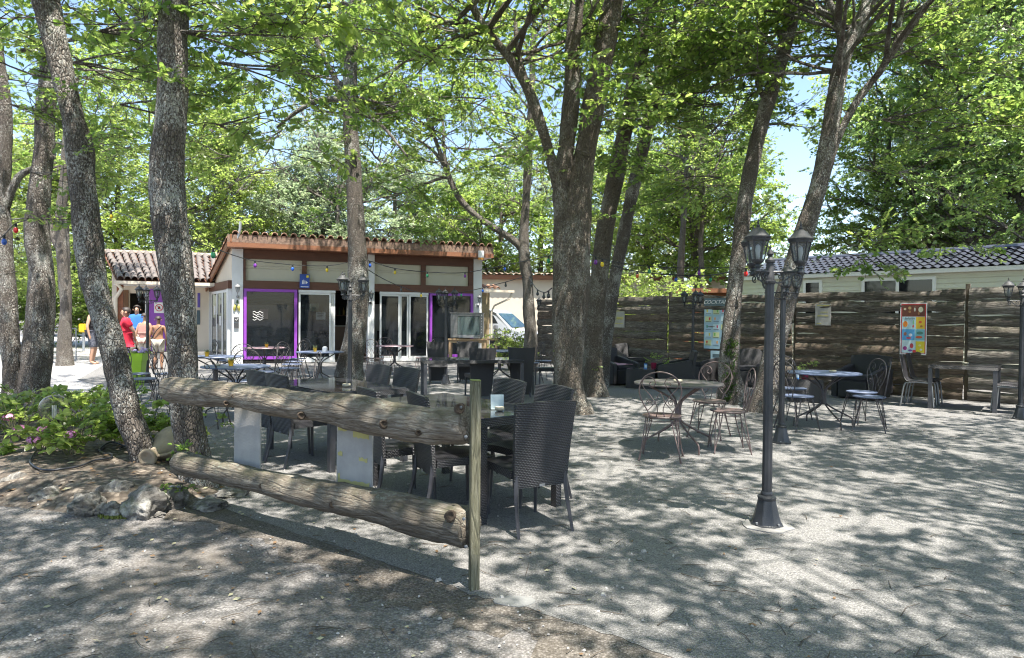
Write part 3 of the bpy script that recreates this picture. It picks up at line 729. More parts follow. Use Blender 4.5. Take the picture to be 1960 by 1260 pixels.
# ---------------------------------------------------------------- trees beyond the terrace
bgt = [  # px, Y, height, key, label
 (-60, 24, 9, 'yellow', 'yellow green oak beyond the road at the far left'), (60, 32, 11, 'yellow', 'tall yellow green oak far behind the left trunks'),
 (225, 34, 12, 'yellow', 'sunlit oak behind the cottage roof left of the thick trunk'), (330, 30, 11, 'yellow', 'bright oak behind the cottage ridge'),
 (440, 36, 11, 'blue', 'pale green tree above the high corner of the snack bar'), (560, 38, 12, 'blue', 'grey green tree above the left bay of the snack bar'),
 (640, 34, 10, 'blue', 'grey green tree left of the straight trunk behind the tiles'), (760, 36, 11, 'blue', 'grey green tree behind the middle of the tiled roof'),
 (860, 40, 12, 'blue', 'pale tree behind the right half of the tiled roof'), (950, 34, 9, 'near', 'low green tree right of the snack bar roof'),
 (1040, 38, 12, 'blue', 'pale far tree seen left of the largest oak'), (1240, 34, 11, 'yellow', 'light green tree behind the central trunks'),
 (1330, 30, 10, 'near', 'green tree behind the orange shed'), (1385, 38, 12, 'yellow', 'bright tree seen left of the ivy trunk'),
 (1690, 25, 11, 'near', 'oak rising behind the mobile home roof left'), (1740, 24, 12, 'near', 'broad oak behind the middle of the mobile home'),
 (1850, 22, 13, 'dark', 'tall dark oak with spreading stems behind the mobile home'), (1960, 21, 12, 'dark', 'dark oak at the right edge behind the mobile home'),
 (2080, 18, 11, 'dark', 'dark oak beyond the right edge of the fence'), (1730, 40, 14, 'blue', 'grey far tree behind the roof of the mobile home'),
 (140, 46, 13, 'blue', 'distant grey tree beyond the road'), (1180, 48, 13, 'blue', 'distant tree between the central trunks'), (1880, 36, 16, 'blue', 'tall pale tree beyond the right oaks')]
for i, (px, Y, h, key, lab) in enumerate(bgt):
    X = (px - CX) / F * Y; k = Y / 30; rn = random.Random(900 + i)
    bl = [(rn.uniform(-3.2, 3.2), rn.uniform(-1.5, 1.5), h * rn.uniform(.3, .92), rn.uniform(1.1, 2.2), 26) for _ in range(12)]
    plain_tree(X, Y, h, (rn.uniform(-.5, .5), 0), .18 + .04 * k, lab, 300 + i, key, 22, (1.8, 4.2), 2.6, 1.55 if Y > 28 else 1.25, m_barkfar, 'trees beyond the terrace', blobs=bl)
# thin trunks in the middle distance
plain_tree((1292 - CX) / F * 24, 24, 11, (.4, 0), .16, 'thin dark trunk between the central oaks and the ivy clad oak', 401, 'near', 26, (1.5, 3.2), 5.5, 1.3, None, 'trees beyond the terrace')
plain_tree((1352 - CX) / F * 27, 27, 10, (-.3, 0), .15, 'thin trunk over the orange shed roof', 402, 'near', 22, (1.5, 3.0), 5.0, 1.3, None, 'trees beyond the terrace')
# low hedge-like bushes
def bush(px, py, Y, r, hgt, n, label, key='near', sc=.8, name='bush'):
    b = V(px, py, Y); b.z = 0
    root = thing(name, label, 'bush', b, 0, 'bushes around the terrace'); cr = Crown(int(px))
    for k in range(7):
        a = cr.rn.uniform(0, 6.28); cr.mb.tube([b, b + Vector((math.cos(a) * r * .4, math.sin(a) * r * .4, hgt * .6)), b + Vector((math.cos(a) * r * .7, math.sin(a) * r * .7, hgt * .95))], [.015, .01, .005], 4)
    cr.blob((b.x, b.y, hgt * .55), (r, r, hgt * .5), n, sc)
    cr.build(root, key, m_barkfar, 'foliage'); return root
bush(1240, 560, 20, 1.7, 2.9, 240, 'bright green bush looking over the slab fence behind the central oaks', 'yellow', 1.0)
bush(1192, 560, 21.5, 1.0, 2.4, 90, 'green bush left of the bright one behind the fence', 'near', .9)
bush(975, 640, 19.2, .62, 1.15, 100, 'leafy young bush in front of the parked van', 'yellow', .6)
for i, (px, Y, r, hg, lab) in enumerate([(20, 30, 2.4, 4.0, 'tall dark hedge bush across the road at the left edge'), (135, 31, 2.2, 3.6, 'dark hedge bush across the road behind the small far oak'), (-90, 28, 2.5, 3.8, 'hedge bush beyond the left edge of the road'), (200, 33, 2.0, 3.6, 'hedge bush behind the cottage wall')]):
    bush(px, 600, Y, r, hg, 260, lab, 'dark' if i % 2 == 0 else 'near', 1.3)

for (cr, root, key, bk, st) in PEND:
    cr.build(root, key, bk); NSPR += len(cr.p)
# ---------------------------------------------------------------- slab fence
mbp = lambda: MB()
FP = [(12.95, 7.8), (10.66, 10.15), (8.37, 12.5), (6.16, 14.8), (3.95, 17.1), (2.4, 19.9), (.85, 22.7)]
FLAB = [None, 'weathered slab fence panel at the right edge, palest of the fence', 'slab fence panel carrying the ice cream poster', 'slab fence panel carrying a taped grey board', 'slab fence panel with the cocktails poster', 'slab fence panel half hidden behind the central oaks', 'narrow looking slab fence panel left of the central oaks']
rf = random.Random(5)
FDIR = []
m_fpost = pm('fence_post_wood', (.10, .075, .05), (.16, .13, .10), 14, .85, .4, 90)
for i in range(6):
    a, b = Vector((*FP[i], 0)), Vector((*FP[i + 1], 0)); u = (b - a).normalized(); L = (b - a).length; n = Vector((-u.y, u.x, 0))
    if n.dot(Vector((0, 0, 0)) - a) < 0: n = -n
    # local x runs from b (left) to a (right); local -y faces the terrace
    lab = FLAB[i] or 'slab fence panel beyond the right edge of the picture'
    rz = math.atan2(-u.y, -u.x)
    root = thing('fence_panel', lab, 'fence', b, rz, 'slab fence panels round the terrace')
    ht = 2.05 + rf.uniform(-.02, .05); nb = 9
    hs = [rf.uniform(.8, 1.2) for _ in range(nb)]; S = sum(hs); hs = [h * ht / S for h in hs]; z = .0
    for k, h in enumerate(hs):
        sd_ = rf.uniform(0, 99); bulge = rf.uniform(.015, .045); over = .005 + .012 * (k % 2)
        wa = rf.uniform(.010, .032); x0, x1 = .02 + rf.uniform(0, .03), L - .02 - rf.uniform(0, .03)
        def fn(uu, vv, z=z, h=h, sd_=sd_, bulge=bulge, wa=wa, x0=x0, x1=x1, over=over):
            x = x0 + (x1 - x0) * uu
            lo = z + wa * noise.noise(Vector((x * 1.6, sd_, 0))) * 1.6 + .006 * noise.noise(Vector((x * 9, sd_, 4)))
            hi = z + h - .004 + wa * noise.noise(Vector((x * 1.6, sd_ + 7, 0))) * 1.8 + .007 * noise.noise(Vector((x * 8, sd_ + 5, 4)))
            zz = lo + (hi - lo) * vv
            y = -over - bulge * (1 - (2 * vv - 1) ** 2) - .02 * abs(noise.noise(Vector((x * 4, zz * 22, sd_))))
            return (x, y, zz)
        mb = MB(); mb.grid(fn, 42, 5, (0, .03, 0))
        mat = rf.choice([m_slab, m_slab, m_slab2, m_slab2 if k < 2 else m_slab]) if i > 1 else rf.choice([m_slab3, m_slab3, m_slab])
        mb.build('board', mat, root, smooth=True)
        z += h
    mb = MB(); mb.box((L, .045, 1.06), (.07, .05, 2.18)); mb.build('post', m_fpost, root)
    if i in (1, 3):
        mb = MB(); mb.box((L * .5, .04, 1.0), (.06, .045, 1.96)); mb.build('post', m_fpost, root)
    FDIR.append((b, -u, n, L, root))
# flat things hung on the fence -------------------------------------------------
def onfence(i, px, py, off=.05):
    b, u, n, L, r = FDIR[i]; p = hit(px, py, b + n * off, n); return p
def panel_on(i, x0, y0, x1, y1, off=.055):
    b, u, n, L, r = FDIR[i]
    A = onfence(i, x0, y1, off); B = onfence(i, x1, y1, off); T = onfence(i, (x0 + x1) / 2, y0, off)
    c = (A + B) / 2; wdt = (B - A).length; h = T.z - c.z; rz = math.atan2(u.y, u.x)
    return Vector((c.x, c.y, c.z)), wdt, h, rz
m_greyboard = pm('grey_cement_board', (.40, .385, .36), (.31, .30, .285), 7, .7, .25, 60)
m_tape = pm('yellowed_tape', (.50, .45, .17), (.42, .38, .15), 12, .7)
m_white = pm('white_paint', (.78, .78, .77), (.70, .70, .69), 3, .5)
rt_ = random.Random(9)
def greyboard(c, w_, h, rz, label, strips, tilt=0, name='grey_board'):
    root = thing(name, label, 'board', c, rz, 'grey boards with tape remains')
    mb = MB(); mb.bb(-w_ / 2, w_ / 2, 0, .012, 0, h); o = mb.build('panel', m_greyboard, root)
    for (a, b, c_, d) in strips:
        mb = MB(); P = []
        n = 9
        top = [(a + (b - a) * k / n, d + rt_.uniform(-.012, .012)) for k in range(n + 1)]; bot = [(a + (b - a) * k / n, c_ + rt_.uniform(-.008, .008)) for k in range(n + 1)]
        mb.prismy([(x * w_, z * h) for x, z in bot] + [(x * w_, z * h) for x, z in reversed(top)], -.0025, -.0005); mb.build('tape', m_tape, root)
    return root
c, w_, h, rz = panel_on(3, 1560, 582, 1590, 623) if False else panel_on(2, 1560, 582, 1590, 623)
greyboard(c, w_, h, rz, 'small grey board with faint yellow tape high on the fence behind the pale oak', [(-.4, .4, .9, .95), (-.35, .35, .42, .47), (-.4, -.1, .06, .1), (-.2, .3, .6, .63)])
c, w_, h, rz = panel_on(4, 1174, 593, 1195, 627)
greyboard(c, w_, h, rz, 'small pale grey board on the fence right of the central oaks', [(-.4, .4, .9, .95), (-.2, .4, .45, .6), (-.35, .35, .2, .25)])

def flat(name, col, rough=.5): return pm('print_' + name, col, col, 5, rough)
def txt(s, size, mat, parent, loc, rot, name='lettering', ext=.0008, align='CENTER', shear=0, space=1.0):
    cu = bpy.data.curves.new(name, 'FONT'); cu.body = s; cu.size = size; cu.extrude = ext; cu.align_x = align; cu.align_y = 'CENTER'; cu.shear = shear; cu.space_character = space
    tmp = bpy.data.objects.new(name, cu); C.objects.link(tmp); me = bpy.data.meshes.new_from_object(tmp.evaluated_get(bpy.context.evaluated_depsgraph_get())); bpy.data.objects.remove(tmp)
    me.materials.clear(); me.materials.append(mat)
    o = bpy.data.objects.new(name, me); link(o, parent); o.location = loc; o.rotation_euler = rot
    return o
F0 = (PI / 2, 0, 0)
# cocktails poster -------------------------------------------------------------
c, w_, h, rz = panel_on(3, 1347, 571, 1394, 668)
root = thing('cocktails_poster', 'tall blue cocktails poster on the fence, partly behind the ivy clad trunk', 'poster', c, rz)
mb = MB(); mb.bb(-w_ / 2, w_ / 2, 0, .004, 0, h); mb.build('sheet', flat('pale_blue', (.35, .52, .62)), root)
mb = MB(); mb.bb(-w_ / 2, w_ / 2, -.001, -.0002, h * .84, h); mb.build('heading_band', flat('slate', (.10, .15, .17)), root)
txt('COCKTAILS', w_ * .20, flat('white', (.8, .8, .8)), root, (0, -.0022, h * .92), F0, shear=.3)
cl = [(.75, .65, .1), (.2, .5, .12), (.7, .05, .05), (.75, .35, .08), (.1, .35, .25), (.6, .08, .15)]
for r_ in range(5):
    for k in range(3):
        x = (-.32 + .32 * k) * w_; z = h * (.74 - .155 * r_)
        mb = MB(); mb.bb(x - w_ * .13, x + w_ * .13, -.0012, -.0003, z - h * .06, z + h * .055); mb.build('print_cell', flat('cell%d' % ((r_ + k) % 3), [(.55, .68, .72), (.62, .66, .35), (.40, .55, .66)][(r_ + k) % 3]), root)
        mb = MB(); gx_, gz = x + (.05 if (r_ + k) % 2 else -.05) * w_, z
        mb.prismy([(gx_ - w_ * .035, gz + h * .035), (gx_ + w_ * .035, gz + h * .035), (gx_ + w_ * .022, gz - h * .02), (gx_ - w_ * .022, gz - h * .02)][::-1], -.002, -.0013); mb.build('glass_print', flat('drink%d' % ((r_ * 2 + k) % 6), cl[(r_ * 2 + k) % 6]), root)
        mb = MB(); mb.bb(x - w_ * .11, x + w_ * .11, -.002, -.0013, z - h * .052, z - h * .042); mb.build('price_line', flat('darkline', (.08, .1, .12)), root)
c, w_, h, rz = panel_on(3, 1360, 672, 1392, 692)
root = thing('small_poster', 'small pale blue sheet on the fence under the cocktails poster', 'poster', c, rz)
mb = MB(); mb.bb(-w_ / 2, w_ / 2, 0, .004, 0, h); mb.build('sheet', flat('pale_blue2', (.45, .60, .66)), root)
mb = MB(); mb.bb(-w_ * .38, w_ * .38, -.001, -.0003, h * .35, h * .7); mb.build('printed_block', flat('cell0'), root) if False else mb.build('printed_block', flat('slate'  , (.1, .15, .17)), root)
# ice cream price poster ---------------------------------------------------------
c, w_, h, rz = panel_on(2, 1722, 580, 1773, 679)
root = thing('ice_cream_poster', 'red and white framed ice cream price poster hanging on the fence', 'poster', c, rz)
mb = MB(); mb.bb(-w_ / 2, w_ / 2, 0, .006, 0, h); mb.build('sheet', flat('white', (.8, .8, .8)), root)
def bl(x0, x1, z0, z1, nm, colr, lift=1):
    mb = MB(); mb.bb((x0 - .5) * w_, (x1 - .5) * w_, -.0006 * lift - .0004, -.0002 - .0006 * (lift - 1), z0 * h, z1 * h); return mb.build(nm, flat('c_%02d%02d%02d' % tuple(int(v * 99) for v in colr), colr), root)
bl(.035, .965, .018, .982, 'red_border', (.55, .04, .05))
bl(.07, .93, .74, .965, 'print_cell', (.16, .05, .03), 2)
bl(.07, .93, .03, .735, 'print_cell', (.5, .68, .74), 2)
bl(.60, .93, .50, .73, 'print_cell', (.8, .52, .05), 3); bl(.07, .56, .28, .49, 'print_cell', (.1, .35, .65), 3)
bl(.58, .93, .28, .49, 'print_cell', (.22, .5, .55), 3); bl(.60, .93, .04, .26, 'print_cell', (.75, .6, .04), 3); bl(.07, .56, .04, .26, 'print_cell', (.6, .72, .78), 3)
def blob_(x, z, rx, rz_, colr, nm='ice_cream_print', n=12, y=-.0036):
    mb = MB(); mb.prismy([((x - .5) * w_ + rx * w_ * math.cos(-2 * PI * k / n), z * h + rz_ * h * math.sin(-2 * PI * k / n)) for k in range(n)][::-1], y, y + .0007); mb.build(nm, flat('c_%02d%02d%02d' % tuple(int(v * 99) for v in colr), colr), root)
for a in [(.18, .88, .05, .022, (.7, .6, .4)), (.36, .90, .06, .03, (.55, .35, .15)), (.36, .83, .05, .025, (.4, .2, .08)), (.55, .87, .03, .04, (.7, .65, .55)), (.77, .87, .09, .055, (.75, .68, .5)), (.7, .8, .04, .03, (.35, .15, .06)),
          (.2, .59, .09, .06, (.8, .25, .03)), (.5, .62, .02, .05, (.2, .5, .15)), (.5, .55, .03, .03, (.7, .1, .1)), (.76, .63, .06, .025, (.75, .12, .05)), (.8, .55, .05, .02, (.5, .2, .05)),
          (.2, .40, .06, .035, (.35, .15, .1)), (.4, .38, .07, .03, (.75, .75, .8)), (.33, .32, .1, .02, (.6, .1, .15)), (.75, .42, .12, .03, (.1, .25, .2)), (.72, .34, .13, .025, (.7, .12, .05)),
          (.2, .12, .08, .04, (.35, .05, .25)), (.45, .17, .07, .05, (.6, .06, .08)), (.4, .08, .08, .02, (.2, .1, .4)), (.75, .18, .05, .02, (.8, .7, .3)), (.8, .1, .05, .02, (.75, .75, .7)), (.55, .065, .07, .03, (.7, .05, .06))]:
    blob_(*a)
txt('Soleros', w_ * .13, flat('darkline', (.08, .1, .12)), root, (-.14 * w_, -.0042, h * .70), F0, shear=.2)

# ---------------------------------------------------------------- mobile home behind the fence
hl = Vector((6.56, 19.6, 0)); hu = Vector((.68, -.733, 0)).normalized(); hv = Vector((-hu.y, hu.x, 0)); 
m_siding = pm('cream_siding', (.60, .60, .49), (.56, .56, .46), 2, .5); m_sid_trim = pm('white_trim', (.72, .73, .70), (.68, .69, .66), 3, .45)
def mk_glass(name, tint, mixf=.55):
    t = NT(name); t.b.inputs['Base Color'].default_value = (*tint, 1); t.b.inputs['Roughness'].default_value = .04; t.b.inputs['Specular IOR Level'].default_value = .8
    tr = t.n('BsdfTransparent'); tr.inputs[0].default_value = (.75, .78, .78, 1)
    mx = t.n('MixShader'); mx.inputs[0].default_value = mixf; t.l(tr.outputs[0], mx.inputs[1]); t.l(t.b.outputs[0], mx.inputs[2]); t.l(mx.outputs[0], t.out.inputs[0]); return t.m
m_glass = mk_glass('window_glass', (.02, .025, .03), .45); m_glassd = mk_glass('dark_window_glass', (.015, .018, .02), .8)
m_lanternglass = mk_glass('lantern_glass', (.35, .36, .35), .2)
m_dark = pm('dark_interior', (.018, .016, .016), (.03, .026, .024), 4, .8)  # on room walls and ceilings the dimness indoors is painted into this tone
t = NT('metal_roof_tile'); t.col((.11, .12, .16)); t.rough(.3); t.b.inputs['Metallic'].default_value = .45; t.b.inputs['Coat Weight'].default_value = .4; m_mroof = t.m
root = thing('mobile_home', 'cream sided mobile home with dark metal tiled roof behind the fence', 'mobile home', hl, math.atan2(hu.y, hu.x))
HL = 13.5; HD = 3.9
def hloc(px, py):
    p = hit(px, py, hl, hv); return (p - hl).dot(hu), p.z
mb = MB(); mb.bb(0.02, HL, .03, HD, .35, 2.66); mb.build('wall', m_siding, root)
z = .4
while z < 2.62:
    mb = MB(); mb.add([(0, 0, z), (HL, 0, z), (HL, .028, z), (0, .028, z), (0, .014, z + .112), (HL, .014, z + .112), (HL, .028, z + .112), (0, .028, z + .112)], [(0, 1, 5, 4), (1, 2, 6, 5), (3, 0, 4, 7), (4, 5, 6, 7), (0, 3, 2, 1), (2, 3, 7, 6)])
    mb.build('siding_plank', m_siding, root); z += .115
for (x0, y0, x1, y1, panes) in ((1538, 536, 1574, 566, 1), (1650, 531, 1792, 562, 2)):
    a, zt = hloc(x0, y0); b, zt2 = hloc(x1, y0 + 1); zt = (zt + zt2) / 2; zb = 1.25
    mb = MB(); f = .07
    for q in ((a, b, zt - f, zt), (a, b, zb, zb + f), (a, a + f, zb + f, zt - f), (b - f, b, zb + f, zt - f)): mb.bb(q[0], q[1], -.035, .01, q[2], q[3])
    if panes == 2: mb.bb((a + b) / 2 - .035, (a + b) / 2 + .035, -.03, .01, zb + f, zt - f)
    w = mb.build('window', m_sid_trim, root)
    for k in range(panes):
        xa = a + f if k == 0 else (a + b) / 2 + .035; xb = (b - f if k == panes - 1 else (a + b) / 2 - .035)
        m2 = MB(); m2.bb(xa, xb, -.012, -.006, zb + f, zt - f); m2.build('pane', m_glassd, w)
        if panes == 2:
            m2 = MB(); m2.grid(lambda u_, v_, xa=xa, xb=xb: (xa + (xb - xa) * (.12 + .5 * u_), -.001 + .004 * math.sin(u_ * 40), zb + f + (zt - zb - 2 * f) * v_), 40, 1); m2.build('curtain', pm('floral_curtain', (.35, .30, .26), (.12, .16, .12), 14, .8), w)
m2 = MB(); m2.bb(-.05, HL, -.10, -.02, 2.60, 2.70); m2.build('gutter', m_sid_trim, root)
rs = HD / 2 + .12
def rfz(s_): return 2.70 + (3.28 - 2.70) * s_ 
def rf_(u_, v_):
    s_ = v_ * rs / (rs); x = -.12 + (HL + .1) * u_; y = -.13 + rs * v_
    row = v_ * 6; step = (row % 1.0)
    z = rfz(v_) + .022 * math.cos(x / .19 * 2 * PI) - .028 * step + .02
    return (x, y + .012 * math.cos(x / .19 * 2 * PI), z)
mb = MB()
NV = [];
for r_ in range(6):
    def fr(u_, v_, r_=r_):
        x = -.12 + (HL + .1) * u_; vv = (r_ + v_) / 6; cw = math.cos(x / .19 * 2 * PI)
        return (x, -.13 + rs * vv - (.02 * cw if v_ < .01 else 0), rfz(vv) + .024 * cw + .035 * (1 - v_))
    mb.grid(fr, 560, 2)
mb.build('roof_sheet', m_mroof, root, smooth='all')
mb = MB(); mb.grid(lambda u_, v_: (-.12 + (HL + .1) * u_, rs - .13 + rs * v_, rfz(1 - v_) + .02), 8, 2); mb.build('rear_roof_sheet', m_mroof, root)
mb = MB(); mb.tube([(-.12, rs - .13, 3.30), (HL, rs - .13, 3.30)], .07, 8); mb.build('ridge_cap', m_mroof, root)
mb = MB(); mb.prismy([(0, 0), (0, 0)], 0, 1) if False else mb.add([(-.01, 0, 2.66), (-.01, HD, 2.66), (-.01, HD / 2, 3.24)], [(0, 2, 1)]); mb.build('gable', m_siding, root)

# ---------------------------------------------------------------- pale wall, red shed, parked van
m_cream = pm('cream_render', (.66, .58, .47), (.60, .52, .42), 1.2, .85, .2, 40)
m_redwood = pm('red_brown_wood', (.26, .085, .035), (.17, .06, .028), 12, .6, .25, 60, stretch=(.2, 1, 1))
m_orangewood = pm('orange_varnished_wood', (.25, .105, .05), (.17, .07, .038), 10, .55, .2, 60, stretch=(.15, 1, 1))
wy = 31.0
root = thing('outbuilding', 'long low cream building with a brown roof edge beyond the van', 'building', (-2.5, wy, 0))
mb = MB(); mb.bb(0, 12.2, 0, 4, 0, 3.25); mb.build('wall', m_cream, root)
mb = MB(); mb.bb(-.1, 12.3, -.25, 4.1, 3.253, 3.45); mb.build('fascia', m_orangewood, root)
m_tile = pm('canal_tile', (.36, .20, .13), (.22, .13, .095), 9, .8, .3, 70); m_tile2 = pm('pale_canal_tile', (.44, .33, .25), (.25, .19, .155), 9, .8, .3, 70); m_tile3 = pm('dark_canal_tile', (.10, .085, .085), (.20, .17, .15), 12, .75, .3, 70)
mb = MB(); mb.grid(lambda u_, v_: (-.2 + 12.6 * u_, -.35 + 4.4 * v_, 3.47 + .35 * v_ + .05 * abs(math.sin(u_ * 12.6 / .25 * PI))), 400, 2); mb.build('roof', m_tile2, root, smooth='all')
# shed
b = V(1342, 600, 22.5); root = thing('wooden_shed', 'orange red slatted shed top showing above the fence left of the ivy clad oak', 'shed', (b.x, b.y, 0), -.25)
mb = MB(); mb.bb(-1.0, 1.05, .03, 1.6, 0, 2.36); mb.build('wall', m_redwood, root)
for k in range(13):
    mb = MB(); mb.bb(-1.0 + k * .16, -.88 + k * .16, 0, .03, .0, 2.3) ; mb.build('slat', m_redwood, root)
mb = MB(); mb.bb(-1.1, 1.15, -.12, 1.7, 2.362, 2.50); mb.build('roof_board', m_orangewood, root)
b = V(1335, 500, 24.5); root = thing('satellite_dish', 'small grey dish above the shed roof', 'dish', (b.x - .4, b.y, 0))
mb = MB(); mb.tube([(0, 0, 0), (0, 0, 2.7)], .025, 8); mb.build('mast', m_alu, root)
mb = MB(); mb.lathe([(.0, -.06), (.15, -.045), (.3, 0), (.29, .01), (.15, -.03), (0, -.045)], 20, (0, -.06, 2.75), Euler((1.0, 0, .5)).to_matrix()); mb.build('reflector', pm('blue_grey_paint', (.35, .42, .52), None, 4, .4), root, smooth='all')

# van: side profile extruded with curvature ---------------------------------------
m_van = pm('silver_car_paint', (.52, .56, .62), (.50, .54, .60), 1, .25, coat=.6); m_tyre = pm('tyre_rubber', (.02, .02, .02), None, 9, .8)
bp = V(985, 640, 25.5); root = thing('parked_van', 'silver white compact van parked beside the snack bar', 'van', (-.80, bp.y, 0), -.38)
prof = [(-2.1, .32), (-2.12, 1.0), (-2.05, 1.55), (-1.8, 1.78), (-.6, 1.83), (.25, 1.78), (.55, 1.66), (1.15, 1.12), (1.75, .98), (2.02, .82), (2.08, .55), (2.05, .3)]
mb = MB(); n = len(prof)
secs = [(-.84, .90, .04), (-.84, 1, 0), (.84, 1, 0)]
vs = []
ys = [-.86, -.80, .80, .86]
for j, y in enumerate(ys):
    k = .97 if j in (0, 3) else 1.0
    for (x, z) in prof:
        inset = 0
        if j in (0, 3) and z > 1.05: inset = (z - 1.05) * .17
        vs.append((x * k, y - math.copysign(inset, y), .3 + (z - .3) * (k if j in (0, 3) else 1)))
fs = []
for j in range(3):
    for i in range(n): a = j * n + i; b_ = j * n + (i + 1) % n; fs.append((a, b_, b_ + n, a + n))
fs.append(tuple(range(n - 1, -1, -1))); fs.append(tuple(3 * n + i for i in range(n)))
mb.add(vs, fs); body = mb.build('body', m_van, root, smooth=True, bevel=.02)
def sidez(x, z, y0=-.86): return (x, y0 + max(0, (z - 1.05)) * .17 - .006, z)
for nm, P in (('side_window', [(-.25, 1.08), (.78, 1.08), (.45, 1.55), (.2, 1.66), (-.25, 1.68)]), ('side_window', [(-1.2, 1.08), (-.33, 1.08), (-.33, 1.68), (-1.2, 1.68)])):
    mb = MB(); a = [sidez(x, z) for x, z in P]; mb.add(a + [(p[0], p[1] + .01, p[2]) for p in a], [tuple(range(len(a)))] + [(i, len(a) + i, len(a) + (i + 1) % len(a), (i + 1) % len(a)) for i in range(len(a))]); mb.build(nm, m_glassd, root)
mb = MB(); mb.add([(.58, -.70, 1.64), (.58, .70, 1.64), (1.16, .78, 1.14), (1.16, -.78, 1.14)], [(0, 3, 2, 1)]); mb.v = [(x + .012, y, z + .012) for x, y, z in mb.v]; mb.build('windscreen', pm('blue_windscreen', (.05, .10, .16), None, 2, .05), root)
for x in (-1.3, 1.35):
    for y in (-.76, .76):
        mb = MB(); R_ = Euler((PI / 2, 0, 0)).to_matrix(); mb.lathe([(.2, -.09), (.30, -.09), (.32, -.05), (.32, .05), (.30, .09), (.2, .09)], 20, (x, y - .03 * (1 if y < 0 else -1), .32), R_); w = mb.build('wheel', m_tyre, root, smooth=True)
        mb = MB(); mb.lathe([(.0, -.10), (.19, -.085), (.2, .06), (0, .06)], 14, (x, y - .03 * (1 if y < 0 else -1), .32), R_); mb.build('rim', m_alu, w, smooth=True)
mb = MB(); mb.box((.62, -.97, 1.14), (.12, .2, .15)); mb.build('door_mirror', pm('mirror_shell', (.2, .21, .23), None, 3, .4), root, bevel=.02)
mb = MB(); mb.box((1.93, -.62, .82), (.25, .32, .16), (0, .4, .3)); mb.build('headlight', m_glass, root, bevel=.02)
mb = MB(); mb.box((.05, -.868, .95), (.16, .02, .03)); mb.build('door_handle', m_tyre, root)
# ---------------------------------------------------------------- the snack bar
FL = Vector((-8.50, 20.6, 0)); bu = Vector((.933, .36, 0)).normalized(); bv = Vector((-bu.y, bu.x, 0)); bz = math.atan2(bu.y, bu.x)
def floc(px, py, y=0.0):
    p = hit(px, py, FL + bv * y, bv); return (p - FL).dot(bu), p.z
fx = lambda px: floc(px, 600)[0]
m_pur = pm('purple_frame_paint', (.27, .06, .42), (.23, .05, .36), 4, .35)
m_wht = pm('white_pillar_render', (.70, .70, .69), (.64, .64, .63), 3, .7, .15, 60)
m_shut = pm('cream_shutter', (.52, .49, .39), (.48, .45, .36), 3, .5)
m_beam = pm('dark_red_beam', (.125, .05, .028), (.085, .036, .022), 10, .6, .25, 60, stretch=(.15, 1, 1))
m_floor = pm('interior_tiles', (.10, .09, .08), (.075, .07, .065), 3, .4)
bar = thing('snack_bar', 'snack bar with purple framed windows, red brown beams and tiled roof', 'snack bar', FL, bz)
W0 = fx(922); ZL, ZB, ZP, ZF0, ZF1 = 2.30, 2.55, 3.22, 3.50, 3.98
def part(nm, m, x0, x1, y0, y1, z0, z1, parent=None, bevel=0):
    mb = MB(); mb.bb(x0, x1, y0, y1, z0, z1); return mb.build(nm, m, parent or bar, bevel=bevel)
part('pillar', m_wht, 0, fx(465), 0, .36, 0, ZF0 - .002)
xm0, xm1 = fx(704), fx(714); part('pillar', m_wht, xm0, xm1 + .04, -.01, .3, 0, ZF0 - .004)
xr0 = fx(906); part('pillar', m_wht, xr0, W0, -.005, .36, 0, ZF0 - .003)
x0 = fx(465)
part('beam', m_beam, x0 + .002, xm0 - .002, .03, .22, ZP, ZF0); part('beam', m_beam, xm1 + .042, xr0 - .002, .03, .22, ZP, ZF0)
part('lintel', m_beam, x0 + .002, xm0 - .002, .0, .22, ZL, ZB); part('lintel', m_beam, xm1 + .042, xr0 - .002, .0, .22, ZL, ZB)
posts = [(465, 470), (578, 587), (806, 815), (897, 906)]
for a, b in posts: part('post', m_beam, fx(a) + .003, fx(b) - .003, .015, .2, ZB + .002, ZP - .002)
for a, b in ((470, 578), (587, 703.5), (716.5, 806), (815, 897)):
    xa, xb = fx(a) + .0, fx(b) - .0
    mb = MB(); n = 22
    mb.grid(lambda u_, v_, xa=xa, xb=xb: (xa + (xb - xa) * u_, .11 + .012 * (v_ * n % 1 > .5), ZB + .003 + (ZP - ZB - .006) * v_), 1, n * 2, (0, .02, 0)); mb.build('shutter', m_shut, bar)
# purple framed windows
def window(px0, px1, z0, z1, mat, t_=.09, depth=.14, name='window', blind=False, bars=(), glass=m_glass):
    xa, xb = fx(px0) + .004, fx(px1) - .004; mb = MB(); y0, y1 = -.03, depth
    for q in ((xa, xb, z1 - t_, z1), (xa, xb, z0, z0 + t_), (xa, xa + t_, z0 + t_, z1 - t_), (xb - t_, xb, z0 + t_, z1 - t_)): mb.bb(q[0], q[1], y0, y1, q[2], q[3])
    f = mb.build(name, mat, bar)
    m2 = MB(); m2.bb(xa + t_, xb - t_, .05, .058, z0 + t_, z1 - t_); m2.build('pane', glass, f)
    if blind:
        for k in range(8):
            m3 = MB(); zz = z1 - t_ - .04 - k * .045; m3.box(((xa + xb) / 2, .085, zz), (xb - xa - 2 * t_ - .04, .035, .004), (.5, 0, 0)); m3.build('blind_slat', pm('grey_blind', (.38, .40, .40), None, 3, .5), f)
    return f, xa, xb
wf, wa, wb = window(466, 569, .13, ZL - .004, m_pur, .085, blind=True)
wg, wc, wd = window(822, 905.5, .13, ZL - .004, m_pur, .085)
